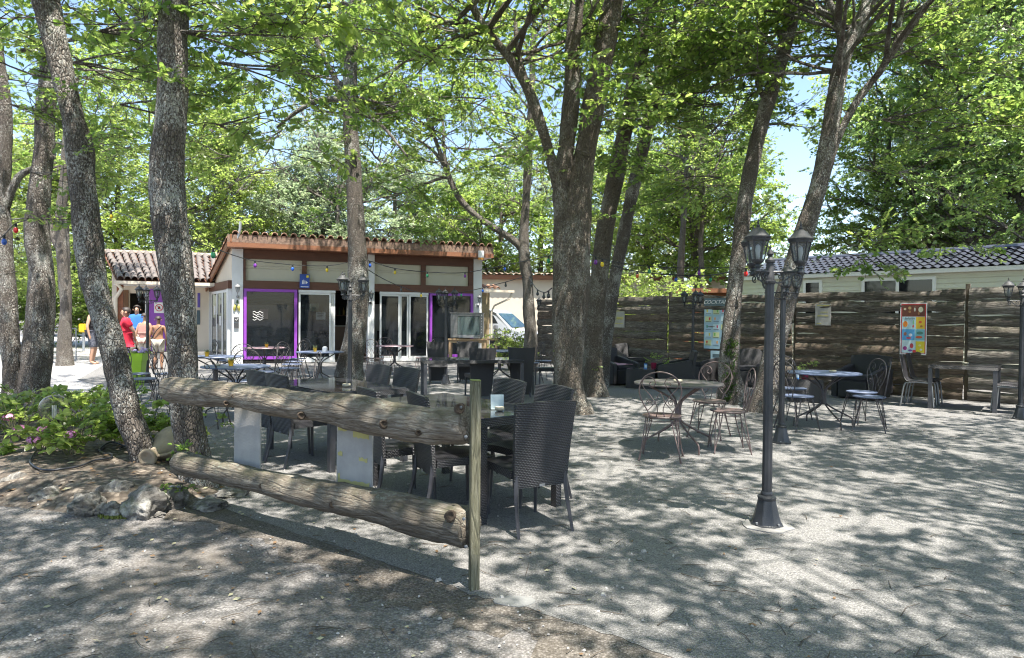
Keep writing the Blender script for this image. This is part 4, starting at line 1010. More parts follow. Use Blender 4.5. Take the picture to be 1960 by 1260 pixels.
# sliding doors, white frames
def doors(px0, px1, cuts, z1=ZL - .004):
    xs = [fx(p) for p in cuts]; xa, xb = fx(px0), fx(px1); t_ = .055
    mb = MB(); mb.bb(xa, xb, 0, .12, z1 - .08, z1); mb.bb(xa, xb, 0, .12, .02, .10); f = mb.build('door_frame', m_wht, bar)
    edges = [xa] + xs + [xb]
    for k, (a, b) in enumerate(zip(edges, edges[1:])):
        mb = MB(); yy = .02 + .04 * (k % 2)
        mb.bb(a + .004, a + .004 + t_, yy, yy + .035, .103, z1 - .083); mb.bb(b - t_ - .004, b - .004, yy, yy + .035, .103, z1 - .083)
        mb.bb(a + .004 + t_, b - t_ - .004, yy, yy + .035, .103, .18); mb.bb(a + .004 + t_, b - t_ - .004, yy, yy + .035, z1 - .14, z1 - .083)
        d = mb.build('sliding_door', m_wht, bar)
        m2 = MB(); m2.bb(a + t_ + .006, b - t_ - .006, yy + .012, yy + .018, .18, z1 - .14); m2.build('pane', m_glass, d)
doors(571.5, 642, [(579 + 55)])
doors(727, 820, [766, 783])
# dark opening behind the straight trunk: counter inside
# room
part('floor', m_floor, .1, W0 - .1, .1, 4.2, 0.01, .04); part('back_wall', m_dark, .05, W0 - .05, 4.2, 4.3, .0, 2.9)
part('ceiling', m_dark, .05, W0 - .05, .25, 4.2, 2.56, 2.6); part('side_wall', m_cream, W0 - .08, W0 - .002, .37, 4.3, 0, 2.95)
part('bar_counter', pm('counter_wood', (.16, .07, .035), None, 5, .4), fx(655), fx(735), 2.4, 3.0, .042, 1.12)
part('counter_top', pm('counter_stone', (.35, .33, .3), None, 5, .3), fx(652), fx(740), 2.33, 3.07, 1.122, 1.16)
part('fridge', m_wht, fx(742), fx(768), 3.0, 3.6, .042, 1.95)
part('shelf', pm('counter_wood', (.16, .07, .035)), fx(650), fx(700), 3.9, 4.18, 1.5, 1.54)
for k in range(9):
    mb = MB(); mb.lathe([(.03, 0), (.035, .02), (.035, .16), (.012, .22), (.012, .28)], 8, (fx(652) + .15 * k, 4.04, 1.542)); mb.build('bottle', pm('bottle%d' % (k % 3), [(.05, .2, .08), (.45, .3, .08), (.4, .4, .4)][k % 3], None, 3, .1), bar)
for q, px in enumerate((500, 545, 600, 760, 790, 860)):
    x = fx(px); mb = MB(); mb.box((x, 2.0 + .3 * (q % 2), .46), (.42, .42, .04)); mb.box((x, 2.22 + .3 * (q % 2), .72), (.42, .03, .5))
    for dx in (-.19, .19):
        for dy in (-.19, .19): mb.box((x + dx, 2.0 + .3 * (q % 2) + dy, .24), (.03, .03, .42))
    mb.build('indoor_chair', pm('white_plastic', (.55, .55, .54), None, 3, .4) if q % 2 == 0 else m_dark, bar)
for q, px in enumerate((522, 615, 875)):
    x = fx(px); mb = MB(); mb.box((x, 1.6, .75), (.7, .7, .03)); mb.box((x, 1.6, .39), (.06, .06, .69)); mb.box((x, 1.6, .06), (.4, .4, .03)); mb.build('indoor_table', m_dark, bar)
# white print on the window and papers on the glass
mb = MB()
for r_ in range(4):
    P = [(fx(484) + .05 * k, 1.58 - r_ * .075 + .02 * r_ * 0 + .03 * math.sin(k * 1.9 + r_)) for k in range(7)]
    mb.tube([(x, .045, z) for x, z in P], .009, 5)
mb.build('wave_decal', m_white, bar)
def sheetlet(pxa, pya, pxb, pyb, mat, nm='notice', y=.0, txtl=0):
    a, zt = floc(pxa, pya); b, zb = floc(pxb, pyb); mb = MB(); mb.bb(a, b, y - .004, y, zb, zt); o = mb.build(nm, mat, bar)
    return a, b, zb, zt, o
sheetlet(593, 581, 611, 596, pm('green_notice', (.45, .58, .5), (.3, .45, .3), 20, .6), y=.045)
a, b, z0, z1, o = sheetlet(605, 598, 623, 612, pm('blue_grey_notice', (.55, .62, .68), None, 3, .6), y=.042)
for k in range(3):
    mb = MB(); mb.bb(a + .04, b - .04 - .03 * k, .035, .037, z1 - .05 - .05 * k, z1 - .035 - .05 * k); mb.build('notice_line', pm('print_ink', (.06, .07, .12), None, 3, .6), o)
sheetlet(804, 582, 816, 600, pm('orange_flyer', (.5, .25, .12), (.2, .12, .1), 12, .6), y=.045); sheetlet(498, 592, 513, 611, m_dark, 'picture_frame', y=.044)
# blue tourist board sign over the lintel
a, zt = floc(573.5, 525); b, zb = floc(592, 552); root = bar
mb = MB(); mb.bb(a, b, -.06, -.02, zb, zt); sg = mb.build('blue_sign', pm('sign_blue', (.02, .07, .35), None, 3, .35), bar)
sg['label'] = 'small blue sign with white emblem over the lintel'
mb = MB(); 
for k, q in enumerate((.25, .38, .5)): mb.bb(a + (b - a) * q, a + (b - a) * (q + .06), -.064, -.061, zb + (zt - zb) * .28, zb + (zt - zb) * (.55 + .05 * (k % 2)))
mb.prismy([(a + (b - a) * .62, zb + (zt - zb) * .28), (a + (b - a) * .85, zb + (zt - zb) * .4), (a + (b - a) * .62, zb + (zt - zb) * .52)], -.064, -.061); mb.build('emblem', m_white, sg)
mb = MB(); mb.lathe([(.0, 0), (.045, 0), (.045, .003), (0, .003)], 8, (b - .06, -.061, zt - .07), Euler((PI / 2, 0, 0)).to_matrix()); mb.build('yellow_star', pm('star_yellow', (.75, .6, .05), None, 3, .5), sg)
mb = MB(); mb.bb(a + .03, b - .03, -.064, -.061, zb + .03, zb + .05); mb.build('caption_line', m_white, sg)
# cicada ornaments, letter box and number plate on the left pillar
xp = fx(454)
for dx in (-.06, .05):
    mb = MB(); mb.lathe([(0, -.13), (.04, -.06), (.05, .02), (.03, .08), (0, .1)], 10, (xp + dx - .01, -.02, 1.72), Euler((0, .15 if dx < 0 else -.15, 0)).to_matrix()); mb.build('ceramic_cicada', pm('yellow_glaze', (.6, .5, .12), (.25, .3, .1), 20, .25), bar, smooth='all')
mb = MB(); mb.lathe([(0, 0), (.03, .02), (.02, .1), (0, .13)], 8, (xp, -.02, 1.83)); mb.build('ceramic_leaf', pm('green_glaze', (.08, .16, .05), None, 9, .3), bar, smooth='all')
mb = MB(); mb.bb(xp - .09, xp + .05, -.05, -.003, 1.28, 1.42); mb.bb(xp - .09, xp + .05, -.05, -.003, 1.10, 1.25); lb = mb.build('letter_box', pm('box_grey', (.06, .06, .065), None, 3, .5), bar)
mb = MB(); mb.tube([(xp - .055, -.053, 1.36), (xp - .02, -.053, 1.32), (xp + .03, -.053, 1.385)], .008, 5); mb.build('tick_mark', m_white, lb)
# left side wall with glass doors, running back
SB = Vector((-10.75, 24.1, 0)); sl = Matrix.Rotation(-bz, 3, 'Z') @ (SB - FL); sdir = sl.normalized(); SLn = sl.length
def side(s_, off=0): return (sdir.x * s_ - sdir.y * 0 + off * (-sdir.y), sdir.y * s_ + off * sdir.x)
def sbox(nm, m, s0, s1, z0, z1, o0=-.06, o1=.06, parent=None):
    P = [side(s0, o0), side(s1, o0), side(s1, o1), side(s0, o1)]; mb = MB(); mb.prism(P, z0, z1); return mb.build(nm, m, parent or bar)
def zroof(s_): return 3.80 - .33 * s_
sbox('pillar', m_wht, SLn - .35, SLn, 0, 2.50); sbox('beam', m_beam, .30, SLn - .36, 2.30, 2.55)
P = [(side(.3, 0), 2.552), (side(SLn, 0), 2.552)]
mb = MB(); a, b = side(.05), side(SLn); mb.add([(a[0], a[1], 2.553), (b[0], b[1], 2.553), (b[0], b[1], zroof(SLn) - .12), (a[0], a[1], zroof(0) - .14)], [(0, 1, 2, 3)]); mb.v += [(v[0] + .05, v[1], v[2]) for v in mb.v[:4]]; mb.f += [(7, 6, 5, 4), (0, 4, 5, 1), (1, 5, 6, 2), (2, 6, 7, 3), (3, 7, 4, 0)]; mb.m = [0] * len(mb.f); mb.build('gable_panel', m_cream, bar)
sbox('door_frame', m_wht, .35, .55, .05, 2.298); 
for k, (s0, s1) in enumerate(((.55, 1.5), (1.5, 2.5), (2.5, 3.6))):
    mb = MB()
    for (a0, a1, z0, z1) in ((s0, s0 + .08, .1, 2.29), (s1 - .08, s1, .1, 2.29), (s0 + .08, s1 - .08, .1, .2), (s0 + .08, s1 - .08, 2.2, 2.29)):
        mb.prism([side(a0, -.02), side(a1, -.02), side(a1, .02), side(a0, .02)], z0, z1)
    d = mb.build('glass_door', m_wht, bar)
    mb = MB(); mb.prism([side(s0 + .08, -.004), side(s1 - .08, -.004), side(s1 - .08, .004), side(s0 + .08, .004)], .2, 2.2); mb.build('pane', m_glass, d)
for k, (s0, z0, w_, h_) in enumerate(((1.6, 1.55, .2, .28), (1.7, 1.15, .22, .3), (2.2, 1.2, .2, .3), (2.7, 1.5, .25, .3), (2.9, 1.1, .25, .3))):
    sbox('notice', m_white if k % 2 else pm('dark_menu', (.05, .05, .07), None, 3, .5), s0, s0 + w_, z0, z0 + h_, .025, .032)
# roof: fascia, verge, first row of tiles as pieces, the rest as one field
OV = -.55
part('fascia', pm('mottled_fascia', (.26, .17, .12), (.10, .06, .045), 16, .7, .3, 50), -.12, W0 + .22, OV, OV + .04, 3.64, 3.86); part('fascia_trim', m_orangewood, -.12, W0 + .22, OV - .012, OV + .03, 3.50, 3.637)
part('soffit', m_orangewood, -.10, W0 + .2, OV + .042, .35, 3.505, 3.53)
def roofp(x, s_, lift=0):  # s_ from the front edge backwards, following the skewed side
    k = s_ + OV; return (x + sdir.x * k / sdir.y * (1 - x / (W0 + .4)), k, 3.88 - .31 * s_ + lift)
mb = MB(); mb.grid(lambda u_, v_: roofp(-.15 + (W0 + .38) * u_, 4.9 * v_, .0), 10, 6, (0, 0, -.04)); mb.build('roof_deck', m_beam, bar)
mb = MB(); NTL = 30; pitch = (W0 + .36) / NTL
mb.grid(lambda u_, v_: roofp(-.14 + (W0 + .36) * u_, .25 + 4.6 * v_, .03 + .06 * abs(math.cos(u_ * NTL * PI))), NTL * 8, 8); mb.build('roof_tiles', m_tile, bar, smooth='all', kind='stuff')
def tile_mesh(rw, L, thick=.014, up_=True):
    mb = MB(); n = 7
    def half(r, rr): return [(r * math.cos(PI * k / n), r * math.sin(PI * k / n)) for k in range(n + 1)]
    A = half(rw, 0); B = half(rw * .84, 0); A2 = half(rw - thick, 0); B2 = half(rw * .84 - thick, 0)
    vs = [(x, 0, z) for x, z in A] + [(x, L, z) for x, z in B] + [(x, 0, z) for x, z in A2] + [(x, L, z) for x, z in B2]; m = n + 1
    fs = [(k, k + 1, m + k + 1, m + k) for k in range(n)] + [(2 * m + k + 1, 2 * m + k, 3 * m + k, 3 * m + k + 1) for k in range(n)] + [(k + 1, k, 2 * m + k, 2 * m + k + 1) for k in range(n)] + [(m + k, m + k + 1, 3 * m + k + 1, 3 * m + k) for k in range(n)] + [(0, m, 3 * m, 2 * m), (n, 2 * m + n, 3 * m + n, m + n)]
    mb.add(vs, fs); return mb
tm = tile_mesh(.088, .5); T0 = tm.build('roof_tile', m_tile, bar, smooth=True); T0.location = (*roofp(-.02, -.06)[:2], roofp(-.02, -.06)[2] + .005); T0.rotation_euler = (-.30, 0, 0)
rr = random.Random(4)
for k in range(1, NTL):
    x = -.02 + pitch * k; p = roofp(x, -.06 + rr.uniform(-.02, .02)); share(T0, bar, (p[0], p[1], p[2] + .005 + rr.uniform(-.006, .008)), (-.30, rr.uniform(-.05, .05), rr.uniform(-.04, .04)))
for k in range(11):   # tiles along the left verge
    p = roofp(-.12, .35 + k * .42); share(T0, bar, (p[0], p[1], p[2] + .01), (-.30, 0, math.atan2(-sdir.x, sdir.y)))
mb = MB(); a = roofp(-.16, -.02); b = roofp(-.16, 4.9); mb.add([(a[0], a[1], a[2] - .02), (b[0], b[1], b[2] - .02), (b[0], b[1], b[2] - .24), (a[0], a[1], a[2] - .24), (a[0] + .05, a[1], a[2] - .02), (b[0] + .05, b[1], b[2] - .02), (b[0] + .05, b[1], b[2] - .24), (a[0] + .05, a[1], a[2] - .24)], [(0, 3, 2, 1), (0, 1, 5, 4), (3, 7, 6, 2), (4, 5, 6, 7), (0, 4, 7, 3)]); mb.build('verge_board', m_orangewood, bar)
mb = MB(); a = roofp(-.16, 0); mb.tube([(a[0] + .2, .05 + OV, 3.70), (a[0] + .28, OV - .03, 4.05), (a[0] + .28, OV - .03, 4.25)], .04, 8); mb.build('vent_pipe', pm('zinc', (.5, .52, .55), None, 5, .4, metal=.5), bar, smooth=True)
part('pillar_light', pm('orange_lamp_cap', (.65, .28, .05), None, 3, .4), fx(904), fx(914), OV - .10, OV - .02, 3.42, 3.49); part('pillar_light_body', m_white, fx(904), fx(914), OV - .10, OV - .02, 3.492, 3.72)
# annex: bit of stone wall with a little tiled roof and gutter on the right
xa = W0 + .02
mb = MB(); mb.bb(xa, xa + .30, .1, .6, 0, 2.35); mb.build('annex_wall', pm('yellow_stone', (.42, .32, .19), (.28, .21, .13), 14, .9, .5, 50), bar)
part('annex_gutter', m_cream, xa + .0, xa + 1.1, -.22, -.08, 2.36, 2.44)
mb = MB(); mb.tube([(xa + 1.05, -.15, 2.38), (xa + .95, -.12, 2.15), (xa + .45, .02, 1.9), (xa + .36, .05, 1.7), (xa + .36, .05, .1)], .035, 8); mb.build('downpipe', m_cream, bar, smooth=True)
for k in range(3): share(T0, bar, (xa + .12 + .2 * k, -.15, 2.47), (.25, 0, 0))

# wall lanterns ------------------------------------------------------------------
def lantern_mb(s=1.0):
    """six sided lantern: returns frame and glass builders, base at z=0"""
    f = MB(); gl = MB(); h0, h1 = .03, .175; r0_, r1_ = .042, .070
    f.lathe([(.010, -.03), (.022, -.02), (.014, -.004), (.032, .008), (.042, .02), (r0_, h0)], 6)
    f.lathe([(r1_ + .014, h1 - .004), (r1_ + .017, h1 + .006), (r1_ - .004, h1 + .024), (.045, h1 + .05), (.022, h1 + .066), (.010, h1 + .072), (.014, h1 + .082), (.005, h1 + .092), (.008, h1 + .102), (.002, h1 + .128)], 12)
    for k in range(6):
        a = PI / 3 * k; c_, s_ = math.cos(a), math.sin(a); f.tube([(r0_ * c_, r0_ * s_, h0), (r1_ * c_, r1_ * s_, h1)], .005, 4)
    f.lathe([(r1_ + .008, h1 - .02), (r1_ + .012, h1 - .004)], 6)
    gl.lathe([(r0_ - .004, h0), (r1_ - .004, h1 - .002)], 6)
    return f, gl
LF, LG = lantern_mb()
_lf = _lg = _bulb = None
def add_lantern(root, loc, mat=m_iron, glassmat=m_lanternglass, rz=0):
    f = MB(); f.add(LF.v, LF.f); o = f.build('lantern', mat, root, smooth=True); o.location = loc; o.rotation_euler = (0, 0, rz)
    g_ = MB(); g_.add(LG.v, LG.f); g_.build('glass', glassmat, o)
    b_ = MB(); b_.lathe([(.010, .03), (.012, .06), (.018, .09), (.015, .12), (0, .135)], 8); b_.build('bulb', m_white, o, smooth='all')
    return o
def wall_lantern(px, py, y, lab, n=bv, org=FL, mat=m_iron2):
    p = hit(px, py, org + n * y, n); root = thing('wall_lantern', lab, 'wall light', (p.x, p.y, p.z - .12), bz, 'wall lanterns on the snack bar')
    add_lantern(root, (0, -.16, 0), mat)
    mb = MB(); mb.tube([(0, -.01, -.12), (0, -.08, -.14), (0, -.15, -.09), (0, -.16, -.02)], .01, 6); mb.build('bracket', mat, root, smooth=True)
    mb = MB(); mb.lathe([(.045, 0), (.045, .012), (.03, .02), (0, .02)], 12, (0, 0, -.12), Euler((PI / 2, 0, 0)).to_matrix()); mb.build('wall_plate', mat, root, smooth=True)
wall_lantern(455, 553, -.02, 'wall lantern on the left white pillar of the snack bar', mat=pm('pale_lantern_metal', (.30, .30, .30), None, 6, .4))
wall_lantern(915, 573, -.02, 'wall lantern on the right end pillar of the snack bar', mat=pm('pale_lantern_metal', (.30, .30, .30), None, 6, .4))
wall_lantern(709, 566, -.03, 'dark wall lantern on the middle pillar beside the straight trunk', mat=m_iron)

# ---------------------------------------------------------------- cottage at the left
EL, ER, RL, RR = Vector((-12.75, 21.9, 2.62)), Vector((-9.9, 23.0, 2.62)), Vector((-14.75, 24.5, 3.72)), Vector((-11.2, 25.8, 3.72))
cu_ = (ER - EL).normalized(); cz = math.atan2(cu_.y, cu_.x); cot = thing('cottage', 'cottage with old canal tile roof and purple panel by its door', 'cottage', (EL.x, EL.y, 0), cz)
Rl = Matrix.Rotation(-cz, 3, 'Z')
def cl_(p): q = Rl @ (Vector(p) - Vector((EL.x, EL.y, 0))); return q
def roofc(u_, v_, lift=0): p = EL.lerp(ER, u_).lerp(RL.lerp(RR, u_), v_); q = cl_(p); return Vector((q.x, q.y, q.z + lift))
mb = MB(); mb.grid(lambda u_, v_: tuple(roofc(u_, v_, -.05)), 8, 4, (0, 0, -.05)); mb.build('roof_deck', m_beam, cot)
ang = math.atan2(1.1, 2.9); NC = 15; NR = 8
vdir = (roofc(.5, 1) - roofc(.5, 0)); rzv = math.atan2(-vdir.x, vdir.y); slope = math.atan2(vdir.z, math.hypot(vdir.x, vdir.y)); tl = vdir.length / NR
tb = tile_mesh(.10, tl * 1.22); first = None; first3 = None
for j in range(NR):
    for i in range(NC):
        p = roofc((i + .5) / NC, (j - .12) / NR, .02 + rr.uniform(-.008, .012)); rot = (slope + .03, rr.uniform(-.05, .05), rzv + rr.uniform(-.04, .04))
        dark = rr.random() < (.75 if j < 4 else .12)  # darker tiles fall mostly in the lower rows
        if first is None or (dark and first3 is None):
            m_ = MB(); m_.add(tb.v, tb.f); o = m_.build('roof_tile', m_tile3 if dark else m_tile2, cot, smooth=True); o.location = p; o.rotation_euler = rot
            if first is None: first = o
            if dark: first3 = o
            else: firstp = o
        else:
            src = (first3 if dark else (firstp if 'firstp' in globals() else first)); share(src, cot, p, rot)
for i in range(NC + 1):
    p = roofc(i / NC, .0); 
mb = MB(); a, b = roofc(0, 1, .02), roofc(1, 1, .02); mb.tube([a, b], .09, 8); mb.build('ridge', m_tile2, cot, smooth=True)
cw = (ER - EL).length
def cpart(nm, m, x0, x1, y0, y1, z0, z1, parent=None): mb = MB(); mb.bb(x0, x1, y0, y1, z0, z1); return mb.build(nm, m, parent or cot)
cpart('gutter', m_cream, -.05, cw + .4, -.12, .0, 2.46, 2.56)
def cx(px, y=1.0):
    n = Vector((-cu_.y, cu_.x, 0)); o_ = Vector((EL.x, EL.y, 0)); p = hit(px, 600, o_ + n * y, n); return (p - o_).dot(cu_)
cpart('step', m_conc, .0, cw + .8, .3, 1.0, 0, .22)
YW = 1.0
xa, xb = cx(247), cx(278)
cpart('wall', m_cream, -.15, xa, YW, YW + .2, 0, 2.8); cpart('wall', m_cream, xb, cx(400), YW, YW + .2, 0, 2.8); cpart('wall', m_cream, xa, xb, YW, YW + .2, 2.2, 2.8)
cpart('doorway', m_dark, xa - .2, xb + .2, YW + 1.3, YW + 1.35, 0, 2.6); cpart('ceiling_board', m_white, -.1, cw + .2, .05, YW - .002, 2.44, 2.455)  # near-black panel stands in for the shade inside the doorway
cpart('timber_door', pm('varnished_door', (.20, .095, .035), (.12, .055, .02), 9, .5, .2, 40, stretch=(1, 1, .15)), cx(231), xa - .01, YW - .06, YW - .005, .22, 2.3)
cpart('timber_post', m_redwood, cx(231, .2) - .1, cx(236, .2), .1, .25, 0, 2.45)
pan = cpart('purple_panel', m_pur, cx(286), cx(318), YW - .08, YW - .01, .25, 2.35)
cpart('door_jamb', m_white, xb, xb + .12, YW - .05, YW - .002, .22, 2.3)
# prohibition sign
xs = cx(304); zc = 1.42 + .30
mb = MB(); mb.bb(xs - .13, xs + .17, YW - .10, YW - .082, zc - .18, zc + .18); sg = mb.build('prohibition_sign', m_white, cot)
mb = MB(); R_ = Euler((PI / 2, 0, 0)).to_matrix(); pts = [Vector((xs + .02 + .11 * math.cos(2 * PI * k / 20), YW - .103, zc + .11 * math.sin(2 * PI * k / 20))) for k in range(21)]; mb.tube(pts, .012, 5); mb.tube([(xs - .055, YW - .103, zc + .075), (xs + .095, YW - .103, zc - .075)], .011, 5); mb.build('red_ring', pm('sign_red', (.6, .03, .03), None, 3, .4), sg)
mb = MB(); mb.box((xs + .02, YW - .101, zc), (.07, .003, .09)); mb.build('black_symbol', m_dark, sg)
mb = MB(); mb.tube([(cx(222, -.1), -.06, 2.5), (cx(232, -.1), -.02, 2.3), (cx(222, .1), .05, 2.0), (cx(222, .1), .05, .2)], .06, 8); mb.build('downpipe', m_cream, cot, smooth=True)
cpart('side_panel', m_cream, -.3, -.16, YW, 3.6, 0, 2.9)
for k, (a, b, zz, cc) in enumerate(((378, 383, 1.75, (.12, .08, .4)), (377, 383, 1.15, (.06, .1, .12)))): cpart('notice', pm('wallnotice%d' % k, cc, None, 3, .5), cx(a), cx(b), YW - .02, YW - .001, zz, zz + .5)
# ---------------------------------------------------------------- log rail in front
rail = thing('log_rail', 'rustic two log rail barrier with a thin square post in front of the dining tables', 'barrier', (-.2, 3.57, 0))
rl = Vector(rail.location)
def logmesh(pts, seed, seg=20, knots=()):
    S = spline(pts, 16); mb = MB()
    def dis(p, r, i, k, an):
        v = Vector(p); q = r * (1 + .13 * noise.noise(v * 2.6 + Vector((seed, 0, 0))))
        # long grooves along the grain and hewn flats
        q += .010 * noise.noise(Vector((math.cos(an) * 1.8 + seed, math.sin(an) * 1.8, i * .06))) - .006 * abs(noise.noise(Vector((math.cos(an) * 6, math.sin(an) * 6, i * .10 + seed))))
        q += .007 * noise.noise(v * 11)
        for (ki, ka, kh) in knots:
            d = ((i / len(S) - ki) * 14) ** 2 + (((an - ka + PI) % (2 * PI) - PI) * 2.2) ** 2
            q += kh * math.exp(-d * 3) - kh * .9 * math.exp(-d * 22)
        return q
    mb.tube([s[:3] for s in S], [s[3] for s in S], seg, True, dis)
    mb.v = [tuple(Vector(v) - rl) for v in mb.v]; return mb
railL, railR = Vector((-2.56, 5.07, 0)), Vector((-.235, 3.62, 0)); rdir = (railR - railL).normalized(); rn_ = Vector((rdir.y, -rdir.x, 0)) 
if rn_.y > 0: rn_ = -rn_
def railpt(px, py, off=0): p = hit(px, py, railL + rn_ * off, rn_); return p
def lp(lst):
    out = []
    for (px, py, wpx) in lst:
        p = railpt(px, py); out.append((p.x, p.y, p.z, wpx / 2 * p.y / F))
    return out
top = lp([(322, 746, 40), (335, 747, 50), (400, 752, 52), (460, 757, 50), (540, 773, 54), (610, 779, 56), (690, 790, 68), (770, 806, 72), (830, 815, 72), (880, 814, 76), (898, 812, 74)])
bot = lp([(342, 885, 36), (352, 888, 44), (420, 904, 46), (500, 921, 48), (580, 941, 54), (660, 956, 62), (740, 972, 68), (820, 992, 76), (880, 1006, 80), (900, 1010, 78)])
o = logmesh(top, 3.1, 30, [(.12, 5.2, .012), (.45, 5.0, .01), (.72, 5.2, .012), (.3, .6, .01), (.93, 5.5, .015), (.6, 4.4, .01)]).build('upper_log', m_log, rail, smooth='all')
m_log2 = mk_log('darker_log', (.065, .05, .036), (.18, .15, .115), (.31, .28, .23))
o = logmesh(bot, 7.7, 30, [(.57, 5.4, .012), (.9, 5.9, .014), (.3, 5.0, .008)]).build('lower_log', m_log2, rail, smooth='all')
m_gpost = mk_log('green_treated_post', (.08, .075, .045), (.20, .19, .12), (.30, .285, .21), 0, (1, 1, .08), 60)
mb = MB(); p = G(907, 1128); 
mb.grid(lambda u_, v_: (0, 0, 0), 1, 1) if False else None
mb.box((p.x - rl.x, p.y - rl.y, .54), (.052, .052, 1.12), (0, 0, .25)); po = mb.build('post', m_gpost, rail, bevel=.004)
mb = MB(); mb.box((p.x - rl.x, p.y - rl.y - .004, 1.102), (.05, .05, .006), (0, .06, .25)); mb.build('post_top', pm('mossy_top', (.16, .20, .04), (.25, .26, .12), 40, .9), rail)
for (px, py) in ((893, 836), (889, 993), (893, 1046), (884, 779)):
    q = railpt(px, py, .09); mb = MB(); mb.lathe([(0, -.004), (.009, -.004), (.009, .003), (0, .005)], 8, q - rl + rn_ * .006, rn_.to_track_quat('Z', 'Y').to_matrix()); mb.build('bolt_head', m_alu, rail, smooth=True)
m_knot = pm('dark_knot', (.045, .03, .02), (.11, .08, .055), 60, .9, .4, 120)
for (px, py, off_, r_) in ((433, 772, .078, .016), (447, 758, .076, .012), (577, 796, .088, .022), (735, 812, .112, .022), (800, 828, .112, .014), (880, 782, .10, .024), (638, 965, .088, .02), (862, 988, .112, .026), (500, 930, .072, .013)):
    q = railpt(px, py, off_); R_ = (CAM - q).normalized().to_track_quat('Z', 'Y').to_matrix(); mb = MB(); nv = [(r_ * 1.25, -.012), (r_ * 1.15, .003), (r_ * .85, .010), (r_ * .6, .004), (r_ * .3, -.004), (0, -.005)]
    mb.lathe(nv, 12, (0, 0, 0), R_); mb.v = [tuple(Vector(v) * (1 + .25 * noise.noise(Vector(v) * 60)) + (q - rl)) for v in mb.v]; mb.build('knot', m_knot, rail, smooth=True)
# grey boards standing behind the logs
def rboard(x0, x1, ytop, ybot, lab, strips, off=-.13):
    A = railpt(x0, ybot, off); B = railpt(x1, ybot + 8, off); T = railpt((x0 + x1) / 2, ytop, off)
    return greyboard(Vector((A + B) / 2), (B - A).length, T.z - A.z, math.atan2(rdir.y, rdir.x), lab, strips)
rboard(448, 497, 762, 905, 'bare grey board hanging behind the left part of the log rail', [])
rboard(644, 711, 785, 962, 'grey board with yellow tape remains hanging behind the log rail', [(-.46, -.20, .755, .80), (-.02, .42, .70, .78), (-.46, .44, .20, .245), (-.46, -.40, .245, .30), (-.46, -.33, .49, .53), (.15, .38, .46, .50)])

# ---------------------------------------------------------------- clay jar lying between the two left trunks
m_clay = pm('old_pale_clay', (.34, .27, .19), (.21, .18, .13), 6, .85, .5, 50)
pj = G(296, 914); pj.z = .0
jar = thing('clay_jar', 'old pale clay jar lying on its side between the two left oak trunks', 'jar', (pj.x, pj.y, 0))
axv = Vector((.06, .99, .14)).normalized(); R_ = axv.to_track_quat('Z', 'Y').to_matrix()
mb = MB(); mb.lathe([(.045, .01), (.062, -.005), (.080, .0), (.084, .02), (.066, .045), (.056, .10), (.062, .16), (.105, .24), (.15, .33), (.165, .43), (.15, .52), (.10, .60), (0, .62), (.0, .60), (.09, .58), (.13, .50), (.14, .42), (.09, .25), (.044, .15), (.04, .05)], 28, (-.06, -.02, .17), R_)
mb.build('body', m_clay, jar, smooth='all')
for s_ in (-1, 1):
    a = Vector((-.06, -.02, .17)) + R_ @ Vector((.055 * s_, 0, .07)); b = Vector((-.06, -.02, .17)) + R_ @ Vector((.12 * s_, 0, .13)); c_ = Vector((-.06, -.02, .17)) + R_ @ Vector((.115 * s_, 0, .27))
    mb = MB(); mb.tube(spline([a, b, c_], 5), .014, 8); mb.build('handle', m_clay, jar, smooth=True)

# ---------------------------------------------------------------- edging rocks
def mk_rock(name):
    t = NT(name); co = t.coord(); n1 = t.noise(co, 5, 6, .7, .6)
    base = t.ramp(n1, [(.38, (.05, .045, .04)), (.50, (.17, .16, .145)), (.62, (.46, .44, .40))])
    base = t.mix(t.ramp(t.noise(co, 2.6, 5, .65), [(.55, 0), (.68, .8)]), base, (.09, .10, .04))
    base = t.mix(t.ramp(t.vor(co, 26, 'F1'), [(.0, .6), (.22, 0)]), base, (.07, .065, .055))
    t.col(base); t.rough(.9); t.bump(t.noise(co, 22, 6, .7), .9, .02); return t.m
m_rock = mk_rock('limestone_rock')
rk = random.Random(12)
def rock(px, py, wpx, hpx, lab, flat_=1.0):
    b = G(px, py + hpx * .42); s_ = F / b.y; rx = wpx / s_ / 2; rz_ = hpx / s_ * .52; sd_ = rk.uniform(0, 50)
    bm = bmesh.new(); bmesh.ops.create_icosphere(bm, subdivisions=5, radius=1)
    for v in bm.verts:
        d = v.co.normalized(); q = 1 + .34 * noise.noise(d * 1.3 + Vector((sd_, 0, 0))) + .16 * noise.noise(d * 3.1 + Vector((0, sd_, 0))) - .16 * abs(noise.noise(d * 3.5 + Vector((sd_, 3, 0)))) - .06 * abs(noise.noise(d * 9)) + .02 * noise.noise(d * 20)
        v.co = Vector((d.x * rx * q, d.y * rx * .85 * q, d.z * rz_ * q * flat_))
    me = bpy.data.meshes.new('rock'); bm.to_mesh(me); bm.free(); me.materials.append(m_rock); me.polygons.foreach_set('use_smooth', [True] * len(me.polygons))
    o = bpy.data.objects.new('rock', me); C.objects.link(o); o.location = (b.x, b.y + rx * .3, rz_ * .45); o.rotation_euler = (0, 0, rk.uniform(0, 6)); tag(o, lab, 'rock', 'limestone rocks edging the flower bed')
